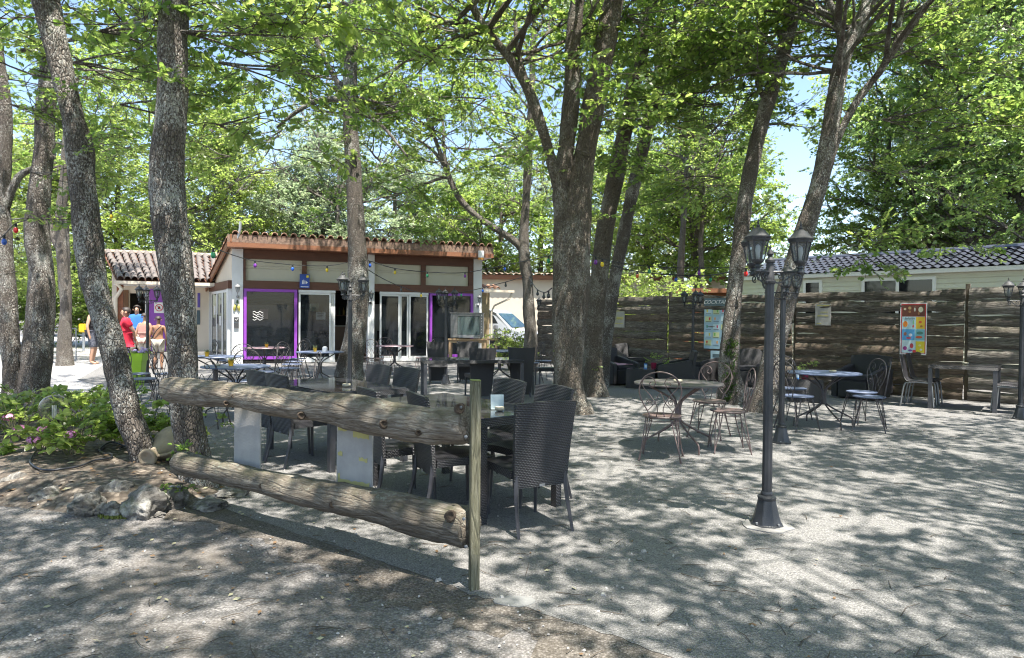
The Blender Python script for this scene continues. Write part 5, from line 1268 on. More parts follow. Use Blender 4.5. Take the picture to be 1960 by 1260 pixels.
for a in [(22, 922, 60, 42, 'dark mossy rock at the left picture edge of the bed'), (84, 948, 58, 36, 'brownish low rock left of the white streaked one'), (124, 952, 38, 26, 'small flat rock between two larger rocks of the left edging'),
          (160, 962, 74, 54, 'white streaked grey rock in the left half of the edging'), (192, 974, 34, 28, 'small dark rock touching the white streaked one'), (219, 938, 62, 54, 'brown shaded rock behind the small round one'),
          (212, 975, 50, 32, 'small round grey rock with green moss at its foot'), (272, 958, 92, 70, 'largest pale limestone rock of the edging'), (330, 948, 56, 56, 'pale rock right of the largest one by the speckled trunk'),
          (312, 917, 44, 34, 'rock under the mouth of the clay jar'), (238, 909, 36, 20, 'little grey rock behind the edging near the leaning trunk'), (206, 914, 26, 20, 'smallest dark rock behind the edging'),
          (398, 966, 74, 20, 'flat half buried stone at the foot of the speckled trunk'), (440, 944, 56, 18, 'flat stone just right of the speckled trunk foot'), (-40, 930, 60, 40, 'rock beyond the left picture edge'), (300, 985, 30, 12, 'low stone below the largest rock')]:
    rock(*a)
# moss patch
mb = MB(); b = G(225, 990)
for k in range(160):
    a = rk.uniform(0, 6.28); q = rk.random() ** .5; x, y = b.x + math.cos(a) * q * .13, b.y + math.sin(a) * q * .06; mb.box((x, y, .012), (.012, .012, .022), (rk.uniform(-.6, .6), rk.uniform(-.6, .6), 0), .3)
mb.build('moss', pm('green_moss', (.09, .11, .02), (.14, .15, .03), 60, .95), kind='stuff')
# hose
mb = MB(); P = [G(x, y) for x, y in ((70, 895), (58, 914), (66, 926), (100, 930), (140, 924), (180, 912), (215, 905), (190, 888), (215, 876), (260, 884))]
mb.tube([(p.x, p.y, bed_z(p.x, p.y) + .02) for p in [Vector(q) for q in spline([tuple(p) for p in P], 6)]], .009, 8)
tag(mb.build('irrigation_hose', pm('black_hose', (.03, .032, .04), None, 4, .4), smooth='all'), 'thin black irrigation hose looping on the soil of the flower bed', 'hose')
# ---------------------------------------------------------------- hydrangeas
m_pink = pm('pink_petals', (.55, .16, .38), (.62, .32, .50), 60, .6); m_stem = pm('green_stem', (.12, .13, .05), (.2, .17, .10), 30, .7)
def flowerhead(root, c, r, mat, seed):
    rn = random.Random(seed); mb = MB()
    for k in range(46):
        v = Vector((rn.gauss(0, 1), rn.gauss(0, 1), rn.gauss(0, 1) + .5)).normalized(); p = Vector(c) + Vector((v.x * r, v.y * r, v.z * r * .6)); t1 = v.orthogonal().normalized(); t2 = v.cross(t1); s_ = r * .30
        a0 = rn.uniform(0, 1.5)
        for j in range(4):
            a = a0 + j * PI / 2; d = t1 * math.cos(a) + t2 * math.sin(a); e = t1 * math.cos(a + .8) + t2 * math.sin(a + .8); g_ = t1 * math.cos(a - .8) + t2 * math.sin(a - .8)
            mb.add([p, p + g_ * s_ * .6, p + d * s_ + v * .002, p + e * s_ * .6], [(0, 1, 2, 3)])
    return mb.build('flower_head', mat, root)
def hydrangea(px, py, r, h, n, lab, heads, seed):
    b = G(px, py); z0 = max(0, bed_z(b.x, b.y)); r *= .8; root = thing('hydrangea', lab, 'shrub', (b.x, b.y, z0), 0, 'hydrangeas in the flower bed'); cr = Crown(seed)
    mb = MB(); rn = random.Random(seed)
    for k in range(16):
        a = rn.uniform(0, 6.28); q = rn.random() ** .5
        e = Vector((math.cos(a) * r * q, math.sin(a) * r * q, h * rn.uniform(.6, .95))); mb.tube([(math.cos(a) * .05, math.sin(a) * .05, -.02), (e.x * .5, e.y * .5, e.z * .55), e], [.006, .005, .003], 5, cap=False)
    mb.build('stems', m_stem, root)
    for k in range(int(n * 1.35)):
        a = rn.uniform(0, 6.28); q = rn.random() ** .5; z = z0 + h * (.25 + .75 * rn.random()) * (1 - .35 * q * q)
        cr.spray((b.x + math.cos(a) * r * q, b.y + math.sin(a) * r * q, z), a + rn.uniform(-1, 1), rn.uniform(.4, .68), rn.uniform(-.9, .1), rn.gauss(0, .4))
    cr.build(root, 'hyd', m_stem, 'foliage')
    for (hx, hy, rr_) in heads:
        p = V(hx, hy, b.y - r * 1.15); flowerhead(root, p - Vector(root.location), rr_ * 1.3, m_pink, seed + hx)
hydrangea(140, 892, .36, .36, 26, 'bushy hydrangea nearest the rocks with a pink bloom', [(64, 842, .04), (134, 832, .038)], 1)
hydrangea(28, 862, .38, .42, 24, 'hydrangea at the left picture edge with two pink blooms', [(16, 799, .042), (38, 821, .045)], 2)
hydrangea(172, 840, .42, .48, 26, 'tall hydrangea behind the globe lamp', [], 3)
hydrangea(232, 872, .30, .42, 18, 'hydrangea leaning against the leaning oak trunk', [(160, 846, .02)], 4)
hydrangea(88, 888, .24, .17, 8, 'low hydrangea below the globe lamp', [(82, 822, .035)], 5)
hydrangea(318, 868, .20, .42, 16, 'small hydrangea between the leaning and the speckled trunk', [], 6)
hydrangea(-50, 850, .4, .45, 22, 'hydrangea beyond the left picture edge', [], 7)
hydrangea(30, 826, .35, .45, 14, 'hydrangea in the shade of the far left trunks', [], 8)
# globe lamp
p = V(104, 782, 6.9); root = thing('globe_lamp', 'clear globe garden lamp on a short black stem among the hydrangeas', 'lamp', (p.x, p.y, 0))
mb = MB(); mb.lathe([(.06, 0), (.06, .05), (.03, .07), (.03, p.z - .2), (.055, p.z - .17), (.06, p.z - .12), (.045, p.z - .115)], 16); mb.build('stem', m_iron, root, smooth=True)
t = NT('clear_globe'); t.b.inputs['Base Color'].default_value = (.10, .10, .09, 1); t.rough(.03); tr = t.n('BsdfTransparent'); tr.inputs[0].default_value = (.82, .84, .80, 1); mx = t.n('MixShader'); fr = t.n('LayerWeight'); fr.inputs[0].default_value = .35; t.l(t.math('ADD', fr.outputs['Facing'], .12), mx.inputs[0]); t.l(tr.outputs[0], mx.inputs[1]); t.l(t.b.outputs[0], mx.inputs[2]); t.l(mx.outputs[0], t.out.inputs[0])
mb = MB(); mb.lathe([(.14 * math.sin(PI * k / 14) + .001, -.14 * math.cos(PI * k / 14)) for k in range(1, 14)], 24, (0, 0, p.z)); mb.build('globe', t.m, root, smooth='all')
mb = MB()
for dx in (-.018, 0, .018): mb.tube([(dx, 0, p.z - .1), (dx, 0, p.z + .03)], .007, 6)
mb.build('bulb', m_white, root, smooth=True)
# ivy on the trunk
r_iv = random.Random(4); cr = Crown(44); b = G(1402, 772); root = thing('ivy', 'green ivy climbing the oak trunk in front of the cocktails poster', 'ivy', (b.x, b.y - .2, 0))
for k in range(60):
    z = 1.05 * r_iv.random() ** 1.3; py = 770 - z * 106; px = 1398 + r_iv.uniform(-8, 12) - z * 2; q = V(px, py, b.y - .20 - .02); cr.spray((q.x, q.y, max(.03, z)), r_iv.uniform(0, 6.3), r_iv.uniform(.25, .45), -1.2, r_iv.gauss(0, .6))
cr.build(root, 'ivy', m_stem, 'leaves')

# ---------------------------------------------------------------- street lamps with three lanterns
def street_lamp(loc, lab, rz=0, mat=m_iron, matl=None):
    root = thing('street_lamp', lab, 'street lamp', loc, rz, 'three lantern lamp posts on the terrace')
    mb = MB(); mb.lathe([(.118, 0), (.118, .014), (.105, .02), (.085, .08), (.068, .15), (.06, .185), (.066, .19), (.066, .205), (.045, .215)], 8, (0, 0, 0), Euler((0, 0, PI / 8)).to_matrix()); mb.build('base', mat, root, smooth=True, bevel=.003)
    for k in range(4):
        a = PI / 4 + k * PI / 2; mb = MB(); mb.lathe([(0, .012), (.009, .012), (.009, .024), (0, .028)], 6, (.1 * math.cos(a), .1 * math.sin(a), .01)); mb.build('bolt', m_alu, root)
    mb = MB(); n = 16; seg = 32; vs = []
    for z in (.21, 1.69):
        for k in range(seg):
            a = 2 * PI * k / seg; r = (.034 if z < 1 else .030) * (1 if k % 4 < 2 else .9); vs.append((r * math.cos(a), r * math.sin(a), z))
    mb.add(vs, [(k, (k + 1) % seg, seg + (k + 1) % seg, seg + k) for k in range(seg)]); mb.lathe([(.04, .21), (.043, .225), (.036, .24)], 16); mb.build('pole', mat, root, smooth=True)
    mb = MB(); mb.lathe([(.033, 1.68), (.04, 1.69), (.04, 1.705), (.03, 1.71), (.032, 1.735), (.025, 1.75), (.024, 1.83), (.034, 1.835), (.034, 1.848), (.02, 1.86), (.014, 1.875), (.024, 1.89), (.018, 1.91), (.006, 1.925), (.008, 1.935), (.001, 1.955)], 16); mb.build('finial', matl or mat, root, smooth=True)
    for k in range(3):
        a = 2 * PI * k / 3; c_, s_ = math.cos(a), math.sin(a); W_ = lambda r, z: (r * c_, r * s_, z)
        mb = MB(); mb.tube([W_(.02, 1.765), W_(.21, 1.765)], .009, 6)
        sc_ = [W_(.024 + .0, 1.70), W_(.06, 1.69), W_(.11, 1.715), W_(.165, 1.76)]; mb.tube(spline(sc_, 5), .006, 5)
        sp = [W_(.175 + (.028 - .0015 * j) * math.cos(j * .55 - 2.2), 1.728 + (.028 - .0015 * j) * math.sin(j * .55 - 2.2)) for j in range(14)]; mb.tube(sp, .0055, 5)
        sp = [W_(.07 + (.024 - .0014 * j) * math.cos(-j * .55 + 1.4), 1.735 + (.024 - .0014 * j) * math.sin(-j * .55 + 1.4)) for j in range(13)]; mb.tube(sp, .005, 5)
        mb.lathe([(.012, 1.75), (.022, 1.76), (.022, 1.77), (.012, 1.79)], 10, W_(.195, 0)); mb.build('arm', mat, root, smooth=True)
        add_lantern(root, (.195 * c_, .195 * s_, 1.81), matl or mat, rz=a)
    return root
L1 = street_lamp(G(1467, 1006), 'nearest black lamp post with three lanterns standing on a concrete pad', -.25, m_iron, m_iron2)
for (px, py, lab, rz) in ((1495, 848, 'slimmer looking lamp post just behind the nearest one', .35), (1953, 803, 'lamp post cut by the right picture edge', .9), (1325, 742, 'lamp post before the fence left of the cocktails poster', .5),
                          (669, 790, 'lamp post standing just before the straight oak trunk', .15), (853, 736, 'lamp post in front of the purple window beside the oven', -.3), (282, 733, 'dark lamp post beside the lime green planter', .1), (1018, 706, 'lamp post half hidden by the slender forked oak', .2)):
    q = G(px, py); dup(L1, (q.x, q.y, 0), rz, lab)
# ---------------------------------------------------------------- wicker dining chairs
def curve_panel(w0, w1, z0, z1, y0, y1, bow, th, top_bow=.012, nu=10, nv=10, wrap=.0):
    mb = MB()
    def fn(u_, v_):
        w_ = (w0 + (w1 - w0) * v_) / 2; s_ = 2 * u_ - 1; z = z0 + (z1 - z0) * v_ + (top_bow * (1 - s_ * s_) if v_ > .5 else 0) * (v_ - .5) * 2
        y = y0 + (y1 - y0) * v_ ** 1.5 - bow * (1 - s_ * s_) * v_ + bow * .2
        return (w_ * s_, y, z)
    mb.grid(fn, nu, nv, (0, -th, 0)); return mb
def wicker_chair(lab, wm=m_weave):
    root = thing('wicker_chair', lab, 'chair', group='charcoal wicker dining chairs')   # faces local +y
    mb = MB(); mb.grid(lambda u_, v_: ((u_ - .5) * (.44 + .02 * v_), -.20 + .43 * v_, .435 + .012 * math.cos((u_ - .5) * PI) - .01 * (2 * v_ - 1) ** 2), 8, 8, (0, 0, -.055)); mb.build('seat', wm, root, smooth=True)
    curve_panel(.40, .46, .31, .875, -.205, -.275, .03, .028, .014, 12, 12).build('backrest', wm, root, smooth=True)
    for s_ in (-1, 1):
        for (P, R_) in (([(s_ * .185, -.215, .40), (s_ * .195, -.245, .2), (s_ * .205, -.30, 0)], [.020, .017, .013]), ([(s_ * .19, .19, .40), (s_ * .195, .195, .2), (s_ * .20, .205, 0)], [.019, .017, .014])):
            mb = MB(); mb.tube(P, R_, 4); mb.build('leg', m_leg, root, bevel=.003)
    mb = MB(); mb.bb(-.02, .02, -.2405, -.237, .315, .33); mb.build('maker_tag', m_alu, root)
    return root
def face(dx, dy): return math.atan2(dy, dx) - PI / 2
TA = Vector((-.40, 5.45)); TB = Vector((-1.83, 7.02)); ta = Vector((.66, -.75)).normalized(); tb2 = Vector((ta.y * -1, ta.x)); tb2 = tb2 if tb2.x > 0 else -tb2
def P2(c, a_, b_): q = c + ta * a_ + tb2 * b_; return (q.x, q.y, 0)
W = wicker_chair('nearest wicker chair with its back to the viewer at the end of the near table')
W.location = (.10, 4.72, 0); W.rotation_euler.z = face(-.46, .89)
fA = face(*tb2); fB = face(*(-tb2))
for (loc, rz, lab) in [
    ((-.43, 5.03, 0), face(.90, .43), 'wicker chair just left of the square post behind the log rail'),
    ((-.87, 5.37, 0), face(.85, .52), 'wicker chair behind the taped grey board, second from the post'),
    ((.12, 5.36, 0), face(-.75, -.55), 'wicker chair across the near table by the largest oak'),
    ((-.24, 5.88, 0), face(-.8, -.6), 'wicker chair across the near table, just right of the post top'),
    ((-1.34, 7.20, 0), face(-.72, -.7), 'wicker chair across the far glass table, nearer to the lamp post pair gap'),
    ((-1.72, 7.62, 0), face(-.7, -.72), 'wicker chair across the far glass table beside the straight trunk'),
    ((-2.38, 7.05, 0), face(.70, .71), 'leftmost wicker chair at the left end of the far glass table'),
    ((-2.04, 6.66, 0), face(.72, .70), 'second wicker chair from the left at the far glass table')]:
    dup(W, loc, rz, lab)
def glass_table(c, rz, L_, W_, lab, h=.74):
    root = thing('wicker_table', lab, 'table', (c[0], c[1], 0), rz, 'glass topped wicker dining tables')
    mb = MB(); mb.bb(-L_ / 2 + .02, L_ / 2 - .02, -W_ / 2 + .02, W_ / 2 - .02, h - .012, h - .002); mb.build('glass_top', m_tableglass, root, bevel=.003)
    mb = MB(); 
    for q in ((-L_ / 2, L_ / 2, -W_ / 2, -W_ / 2 + .06), (-L_ / 2, L_ / 2, W_ / 2 - .06, W_ / 2), (-L_ / 2, -L_ / 2 + .06, -W_ / 2 + .06, W_ / 2 - .06), (L_ / 2 - .06, L_ / 2, -W_ / 2 + .06, W_ / 2 - .06)): mb.bb(q[0], q[1], q[2], q[3], h - .06, h - .013)
    mb.build('frame', m_weave, root)
    for sx in (-1, 1):
        for sy in (-1, 1): mb = MB(); mb.bb(sx * (L_ / 2 - .035) - .028, sx * (L_ / 2 - .035) + .028, sy * (W_ / 2 - .035) - .028, sy * (W_ / 2 - .035) + .028, 0, h - .061); mb.build('leg', m_weave if lab.startswith('near') else m_leg, root)
    return root
az = math.atan2(ta.y, ta.x)
glass_table(TA, az, 1.5, .80, 'near glass topped table beside the square post')
glass_table(TB, az, 1.5, .85, 'far glass topped table reflecting the trees, left of the near one')
q = P2(TA, .42, .02); root = thing('menu_holder', 'clear menu holder standing on the near glass table', 'menu holder', (q[0], q[1], .74), .2)
mb = MB(); mb.box((0, 0, .055), (.10, .004, .11), (-.15, 0, 0)); mb.box((0, -.01, .003), (.10, .05, .004)); mb.build('card', pm('pale_card', (.4, .46, .46), (.3, .38, .40), 20, .15), root)
m_shell = pm('cream_ashtray', (.50, .45, .33), (.42, .37, .27), 20, .5)
def ashtray(x, y, z, lab, r=.05):
    root = thing('ashtray', lab, 'ashtray', (x, y, z), 0, 'ashtrays on the tables'); mb = MB(); mb.lathe([(r * .7, 0), (r, .008), (r, .028), (r * .85, .03), (r * .7, .012), (0, .01)], 16); mb.build('bowl', m_shell, root, smooth='all')
ashtray(q[0] + .02, q[1] - .10, .741, 'small cream ashtray before the menu holder', .035)
q = P2(TB, .35, -.05); ashtray(q[0], q[1], .741, 'cream ashtray on the far glass table', .04)

# ---------------------------------------------------------------- plain black high back chairs round the long dark table
def dark_chair(lab):
    root = thing('high_back_chair', lab, 'chair', group='plain black high back chairs')
    curve_panel(.36, .50, .05, .92, -.20, -.27, .04, .03, -.012, 10, 8).build('backrest', m_weave2, root, smooth=True)
    mb = MB(); mb.bb(-.20, .20, -.19, .22, .37, .44); mb.build('seat', m_weave2, root, bevel=.01)
    for s_ in (-1, 1):
        mb = MB(); mb.tube([(s_ * .18, .19, .37), (s_ * .185, .195, 0)], [.02, .016], 4); mb.build('leg', m_leg, root)
        mb = MB(); mb.tube([(s_ * .15, -.21, .1), (s_ * .17, -.24, 0)], [.02, .016], 4); mb.build('leg', m_leg, root)
    return root
D = dark_chair('black high back chair seen square from behind at the long dark table'); q = G(915, 762); D.location = (q.x, q.y, 0); D.rotation_euler.z = face(-.35, 1)
for (px, py, f_, lab) in ((1000, 758, (.1, 1), 'black high back chair right end of the long dark table'), (838, 735, (.15, -1), 'black high back chair beyond the left end of the long dark table'), (893, 733, (0, -1), 'black high back chair beyond the middle of the long dark table'), (1046, 744, (-1, -.2), 'black chair half hidden left of the largest oak')):
    q = G(px, py); dup(D, (q.x, q.y, 0), face(*f_), lab)
root = glass_table((-.72, 12.1), .20, 1.75, .85, 'long dark table before the oven with a shell on it', .72); root['group'] = 'dark tables'
ashtray(-1.02, 11.9, .72, 'pale shell ashtray on the long dark table')
# ---------------------------------------------------------------- bistro chairs: bent wire with spiral backs
def spiral(cx_, cz_, r, turns, s_, a0, y):
    n = int(turns * 14); return [(cx_ + s_ * r * (1 - .72 * k / n) * math.cos(a0 + 2 * PI * turns * k / n), y, cz_ + r * (1 - .72 * k / n) * math.sin(a0 + 2 * PI * turns * k / n)) for k in range(n + 1)]
def bistro_chair(lab, wire, seatm, group):
    root = thing('bistro_chair', lab, 'chair', group=group)   # faces +y
    mb = MB(); mb.lathe([(0, .436), (.185, .436), (.197, .440), (.2, .448), (.196, .454), (.17, .452), (0, .446)], 28); mb.build('seat', seatm, root, smooth=True)
    w_ = MB(); yb = lambda z: -.175 - (z - .45) * .16; r = .0062
    A = [(-.10, .45), (-.13, .52), (-.175, .60), (-.205, .69), (-.20, .77), (-.16, .85), (-.09, .895), (0, .912), (.09, .895), (.16, .85), (.20, .77), (.205, .69), (.175, .60), (.13, .52), (.10, .45)]
    w_.tube(spline([(x, yb(z), z) for x, z in A], 3), r * 1.15, 6); w_.build('back_hoop', wire, root, smooth='all')
    for s_ in (-1, 1):
        w_ = MB(); B = [(0, .60), (s_ * .05, .68), (s_ * .12, .76), (s_ * .16, .80)]
        w_.tube(spline([(x, yb(z), z) for x, z in [(s_ * .04, .455), (s_ * .03, .55), (s_ * .09, .66), (s_ * .165, .75), (s_ * .175, .81), (s_ * .13, .858), (s_ * .07, .845), (s_ * .045, .80), (s_ * .07, .765), (s_ * .105, .785), (s_ * .09, .81)]], 4), r * .8, 5)
        w_.tube([(x, y - .0, z) for x, y, z in spiral(s_ * .105, .60, .032, 1.4, s_, 0, yb(.6))], r * .7, 5); w_.build('scroll', wire, root, smooth='all')
    w_ = MB(); w_.tube(spline([(x, yb(z), z) for x, z in [(-.12, .52), (-.05, .60), (0, .70), (.05, .60), (.12, .52)]], 4), r * .7, 5); w_.build('heart_wire', wire, root, smooth='all')
    for sx in (-1, 1):
        for sy in (-1, 1):
            w_ = MB(); fx_, fy = sx * .205, sy * .19 - .01
            w_.tube(spline([(sx * .15, sy * .09, .44), (sx * .168, sy * .12, .28), (fx_ - sx * .006, fy, .02), (fx_, fy + sy * .004, .004), (fx_ + sx * .004, fy, .02), (sx * .14, sy * .165, .28), (sx * .10, sy * .14, .44)], 3), r, 5); w_.build('leg', wire, root, smooth='all')
    w_ = MB(); w_.tube([(.13 * math.cos(2 * PI * k / 20), .13 * math.sin(2 * PI * k / 20) , .40) for k in range(21)], r * .7, 5); w_.build('seat_ring', wire, root, smooth='all')
    return root
def bistro_table(x, y, lab, top, wire, rad=.48, h=.735, rz=.3, group='round bistro tables'):
    root = thing('bistro_table', lab, 'table', (x, y, 0), rz, group)
    mb = MB(); mb.lathe([(0, h - .012), (rad - .01, h - .012), (rad, h - .018), (rad + .004, h - .006), (rad, h), (rad - .012, h + .001), (0, h)], 48); mb.build('table_top', top, root, smooth=True)
    mb = MB(); mb.lathe([(.034, .30), (.036, .32), (.034, .48), (.03, .50)], 12); mb.build('hub', wire, root, smooth=True)
    for k in range(4):
        a = PI / 2 * k; c_, s_ = math.cos(a), math.sin(a)
        w_ = MB(); w_.tube(spline([(r * c_, r * s_, z) for r, z in ((rad * .80, h - .013), (rad * .5, h - .09), (.075, .55), (.032, .47), (.030, .36), (.06, .29), (.24, .19), (.38, .125), (.42, .09), (.425, .0))], 4), .0115, 6); w_.build('leg', wire, root, smooth='all')
    return root
gB = 'brown wire bistro chairs'; gD = 'dark wire bistro chairs'
BT = bistro_table(1.86, 7.56, 'brown grey round bistro table in the open right of the big oak', pm('brown_grey_top', (.11, .10, .10), (.085, .078, .08), 6, .36), m_brownmetal, .485)
ashtray(1.86, 7.58, .736, 'flat pale ashtray on the brown grey round table')
BC = bistro_chair('brown wire chair in front of the brown grey table, its back to the viewer', m_brownmetal, m_brownmetal, gB)
BC.location = (1.55, 6.98, 0); BC.rotation_euler.z = face(.28, .9)
dup(BC, (2.42, 8.30, 0), face(-.55, -.8), 'brown wire chair facing the viewer behind the brown grey table')
dup(BC, (2.38, 7.42, 0), face(-1, .12), 'brown wire chair seen in profile right of the brown grey table')
BD = bistro_chair('dark wire chair with blue seat on the left of the blue table', m_darkwire, m_bluemetal, gD)
BD.location = (3.78, 8.95, 0); BD.rotation_euler.z = face(.9, .3)
def bt(x, y, lab, top=m_bluemetal, wire=m_darkwire, rad=.48, rz=.3): return bistro_table(x, y, lab, top, wire, rad, .735, rz)
bt(4.28, 9.30, 'slate blue round table between the pale oak and the fence', rad=.47, rz=.1); ashtray(4.40, 9.30, .736, 'ashtray on the slate blue table by the fence')
dup(BD, (4.12, 9.95, 0), face(.2, -1), 'dark wire chair behind the slate blue table facing the viewer'); dup(BD, (4.72, 8.95, 0), face(-.85, .5), 'dark wire chair nearest the viewer right of the slate blue table'); dup(BD, (4.93, 9.55, 0), face(-1, -.1), 'dark wire chair on the far right of the slate blue table')
# the sets in front of the snack bar
m_yel = pm('yellow_pot', (.65, .38, .02), None, 4, .4); m_potpl = pm('pot_plant', (.20, .24, .12), (.1, .14, .06), 40, .8); m_box = pm('white_box', (.6, .62, .66), None, 4, .4)
def pot(x, y, z, lab):
    root = thing('flower_pot', lab, 'plant pot', (x, y, z), 0, 'little yellow pots on the tables'); mb = MB(); mb.lathe([(.03, 0), (.04, .07), (.043, .075), (.036, .075), (.03, .05), (0, .05)], 14); mb.build('pot', m_yel, root, smooth=True)
    mb = MB(); rn = random.Random(int(x * 100))
    for k in range(26):
        a = rn.uniform(0, 6.3); mb.tube([(0, 0, .06), (.02 * math.cos(a), .02 * math.sin(a), .08), (.045 * math.cos(a), .045 * math.sin(a), rn.uniform(.08, .13))], [.004, .006, .001], 4)
    mb.build('succulent', m_potpl, root)
sets = [(-3.88, 9.55, m_bluemetal, 'blue round table just right of the thick speckled trunk', [(-4.75, 9.6, (1, 0), 'dark wire chair behind the speckled trunk left of the blue table'), (-4.1, 10.4, (.2, -1), 'dark wire chair beyond the blue table nearest the log rail'), (-3.1, 10.05, (-1, -.5), 'dark wire chair right of the blue table nearest the log rail'), (-3.9, 8.75, (0, 1), 'dark wire chair on the viewer side of the blue table nearest the log rail')]),
        (-5.2, 11.9, m_bluemetal, 'small blue table in front of the glass side doors', [(-5.1, 12.7, (.1, -1), 'dark wire chair before the white corner pillar'), (-4.45, 12.2, (-1, -.3), 'dark wire chair right of the small blue table'), (-5.9, 11.6, (1, .2), 'dark wire chair half hidden behind the speckled trunk')]),
        (-5.65, 15.5, m_pinkmetal, 'grey round table in front of the left purple window', [(-6.45, 15.3, (1, .1), 'wire chair left of the table at the left purple window'), (-5.1, 16.15, (-.6, -1), 'wire chair between the purple window and its table'), (-4.85, 15.1, (-1, .3), 'wire chair right of the table at the left purple window')]),
        (-3.9, 13.8, m_bluemetal, 'blue grey round table left of the straight oak', [(-4.6, 14.2, (1, -.4), 'wire chair left of the table by the straight oak'), (-4.3, 13.1, (.3, 1), 'wire chair on the near side of the table by the straight oak'), (-3.45, 14.5, (-.5, -1), 'wire chair beyond the table by the straight oak')]),
        (-2.97, 17.2, m_pinkmetal, 'faded pink round table in front of the sliding doors', [(-3.75, 17.0, (1, .1), 'pinkish wire chair left of the faded pink table'), (-2.2, 16.9, (-1, .1), 'pinkish wire chair right of the faded pink table'), (-3.3, 17.9, (.4, -1), 'wire chair between the sliding doors and the pink table'), (-3.3, 16.45, (.3, 1), 'wire chair on the near side of the faded pink table')]),
        (-.27, 15.0, m_bluemetal, 'pale blue round table behind the long dark table', [(-.85, 15.6, (.6, -1), 'wire chair left beyond the pale blue table'), (.45, 15.4, (-1, -.4), 'wire chair with spiral back right of the pale blue table'), (.75, 16.2, (-.6, -1), 'wire chair behind the others left of the slender oak')])]
for i, (x, y, top_, lab, chs) in enumerate(sets):
    bt(x, y, lab, top_, m_darkwire, .47 if i else .46, .2 * i)
    for (cx_, cy_, f_, l2) in chs: dup(BC if top_ is m_pinkmetal and i == 4 else BD, (cx_, cy_, 0), face(*f_), l2, gB if i == 4 else gD)
dup(BD, (-5.75, 10.6, 0), face(.9, .4), 'dark wire chair between the leaning and the speckled trunk, nearer one'); dup(BD, (-6.35, 11.5, 0), face(1, 0), 'dark wire chair between the leaning and the speckled trunk, further one')
pot(-3.95, 9.55, .736, 'yellow pot with succulent on the blue table by the speckled trunk'); ashtray(-4.12, 9.5, .736, 'brown ashtray left of the yellow pot', .04); pot(-5.3, 11.8, .736, 'yellow pot on the small blue table'); pot(-5.6, 15.5, .736, 'yellow pot on the table before the left purple window'); pot(-4.0, 13.8, .736, 'yellow pot on the table by the straight oak')
root = thing('napkin_box', 'small pale box beside a yellow pot on the table by the straight oak', 'box', (-3.80, 13.8, .736)); mb = MB(); mb.bb(-.04, .04, -.04, .04, 0, .09); mb.build('box', m_box, root); mb = MB(); mb.bb(-.03, .03, -.005, .005, .09, .105); mb.build('napkin', m_white, root)
# ---------------------------------------------------------------- square wicker table at the right
root = glass_table((7.58, 11.35), math.atan2(-.62, .78), .95, .95, 'square wicker table before the fence at the right', .735); root['group'] = 'dark tables'
e1 = Vector((.78, -.62)).normalized(); e2 = Vector((.62, .78)).normalized(); CT = Vector((7.58, 11.35))
def modern_chair(lab):
    root = thing('moulded_chair', lab, 'chair', group='dark moulded chairs at the square table')
    mb = MB()
    prof_ = [(.22, .43), (.15, .455), (0, .45), (-.14, .445), (-.20, .48), (-.23, .58), (-.26, .72), (-.29, .88)]; S = spline(prof_, 3)
    mb.grid(lambda u_, v_: ((u_ - .5) * (.43 - .04 * abs(2 * v_ - 1)), S[int(round(v_ * (len(S) - 1)))][0] + .0 * u_ + .02 * (2 * u_ - 1) ** 2, S[int(round(v_ * (len(S) - 1)))][1]), 8, len(S) - 1, (0, -.012, -.014)); mb.build('shell', m_weave2, root, smooth='all')
    for s_ in (-1, 1):
        mb = MB(); mb.tube(spline([(s_ * .19, .235, 0), (s_ * .19, .215, .25), (s_ * .19, .19, .40), (s_ * .19, .10, .425), (s_ * .19, -.12, .42), (s_ * .19, -.20, .36), (s_ * .20, -.25, 0)], 4), .013, 8); mb.build('leg_frame', m_alu, root, smooth='all')
    return root
def mc(q): return (q.x, q.y, 0)
MC = modern_chair('dark moulded chair on the left of the square table, nearer the viewer'); MC.location = mc(CT - e1 * .62 - e2 * .26); MC.rotation_euler.z = face(*e1)
dup(MC, mc(CT - e1 * .60 + e2 * .28), face(*e1), 'dark moulded chair on the left of the square table, next to the fence')
dup(MC, mc(CT + e1 * .62 - e2 * .22), face(*(-e1)), 'dark moulded chair on the right of the square table, nearer the viewer'); dup(MC, mc(CT + e1 * .66 + e2 * .34), face(*(-e1)), 'dark moulded chair on the right of the square table, next to the fence')
q = CT + e2 * .1; ashtray(q.x, q.y, .737, 'small pale ashtray on the square wicker table', .045)
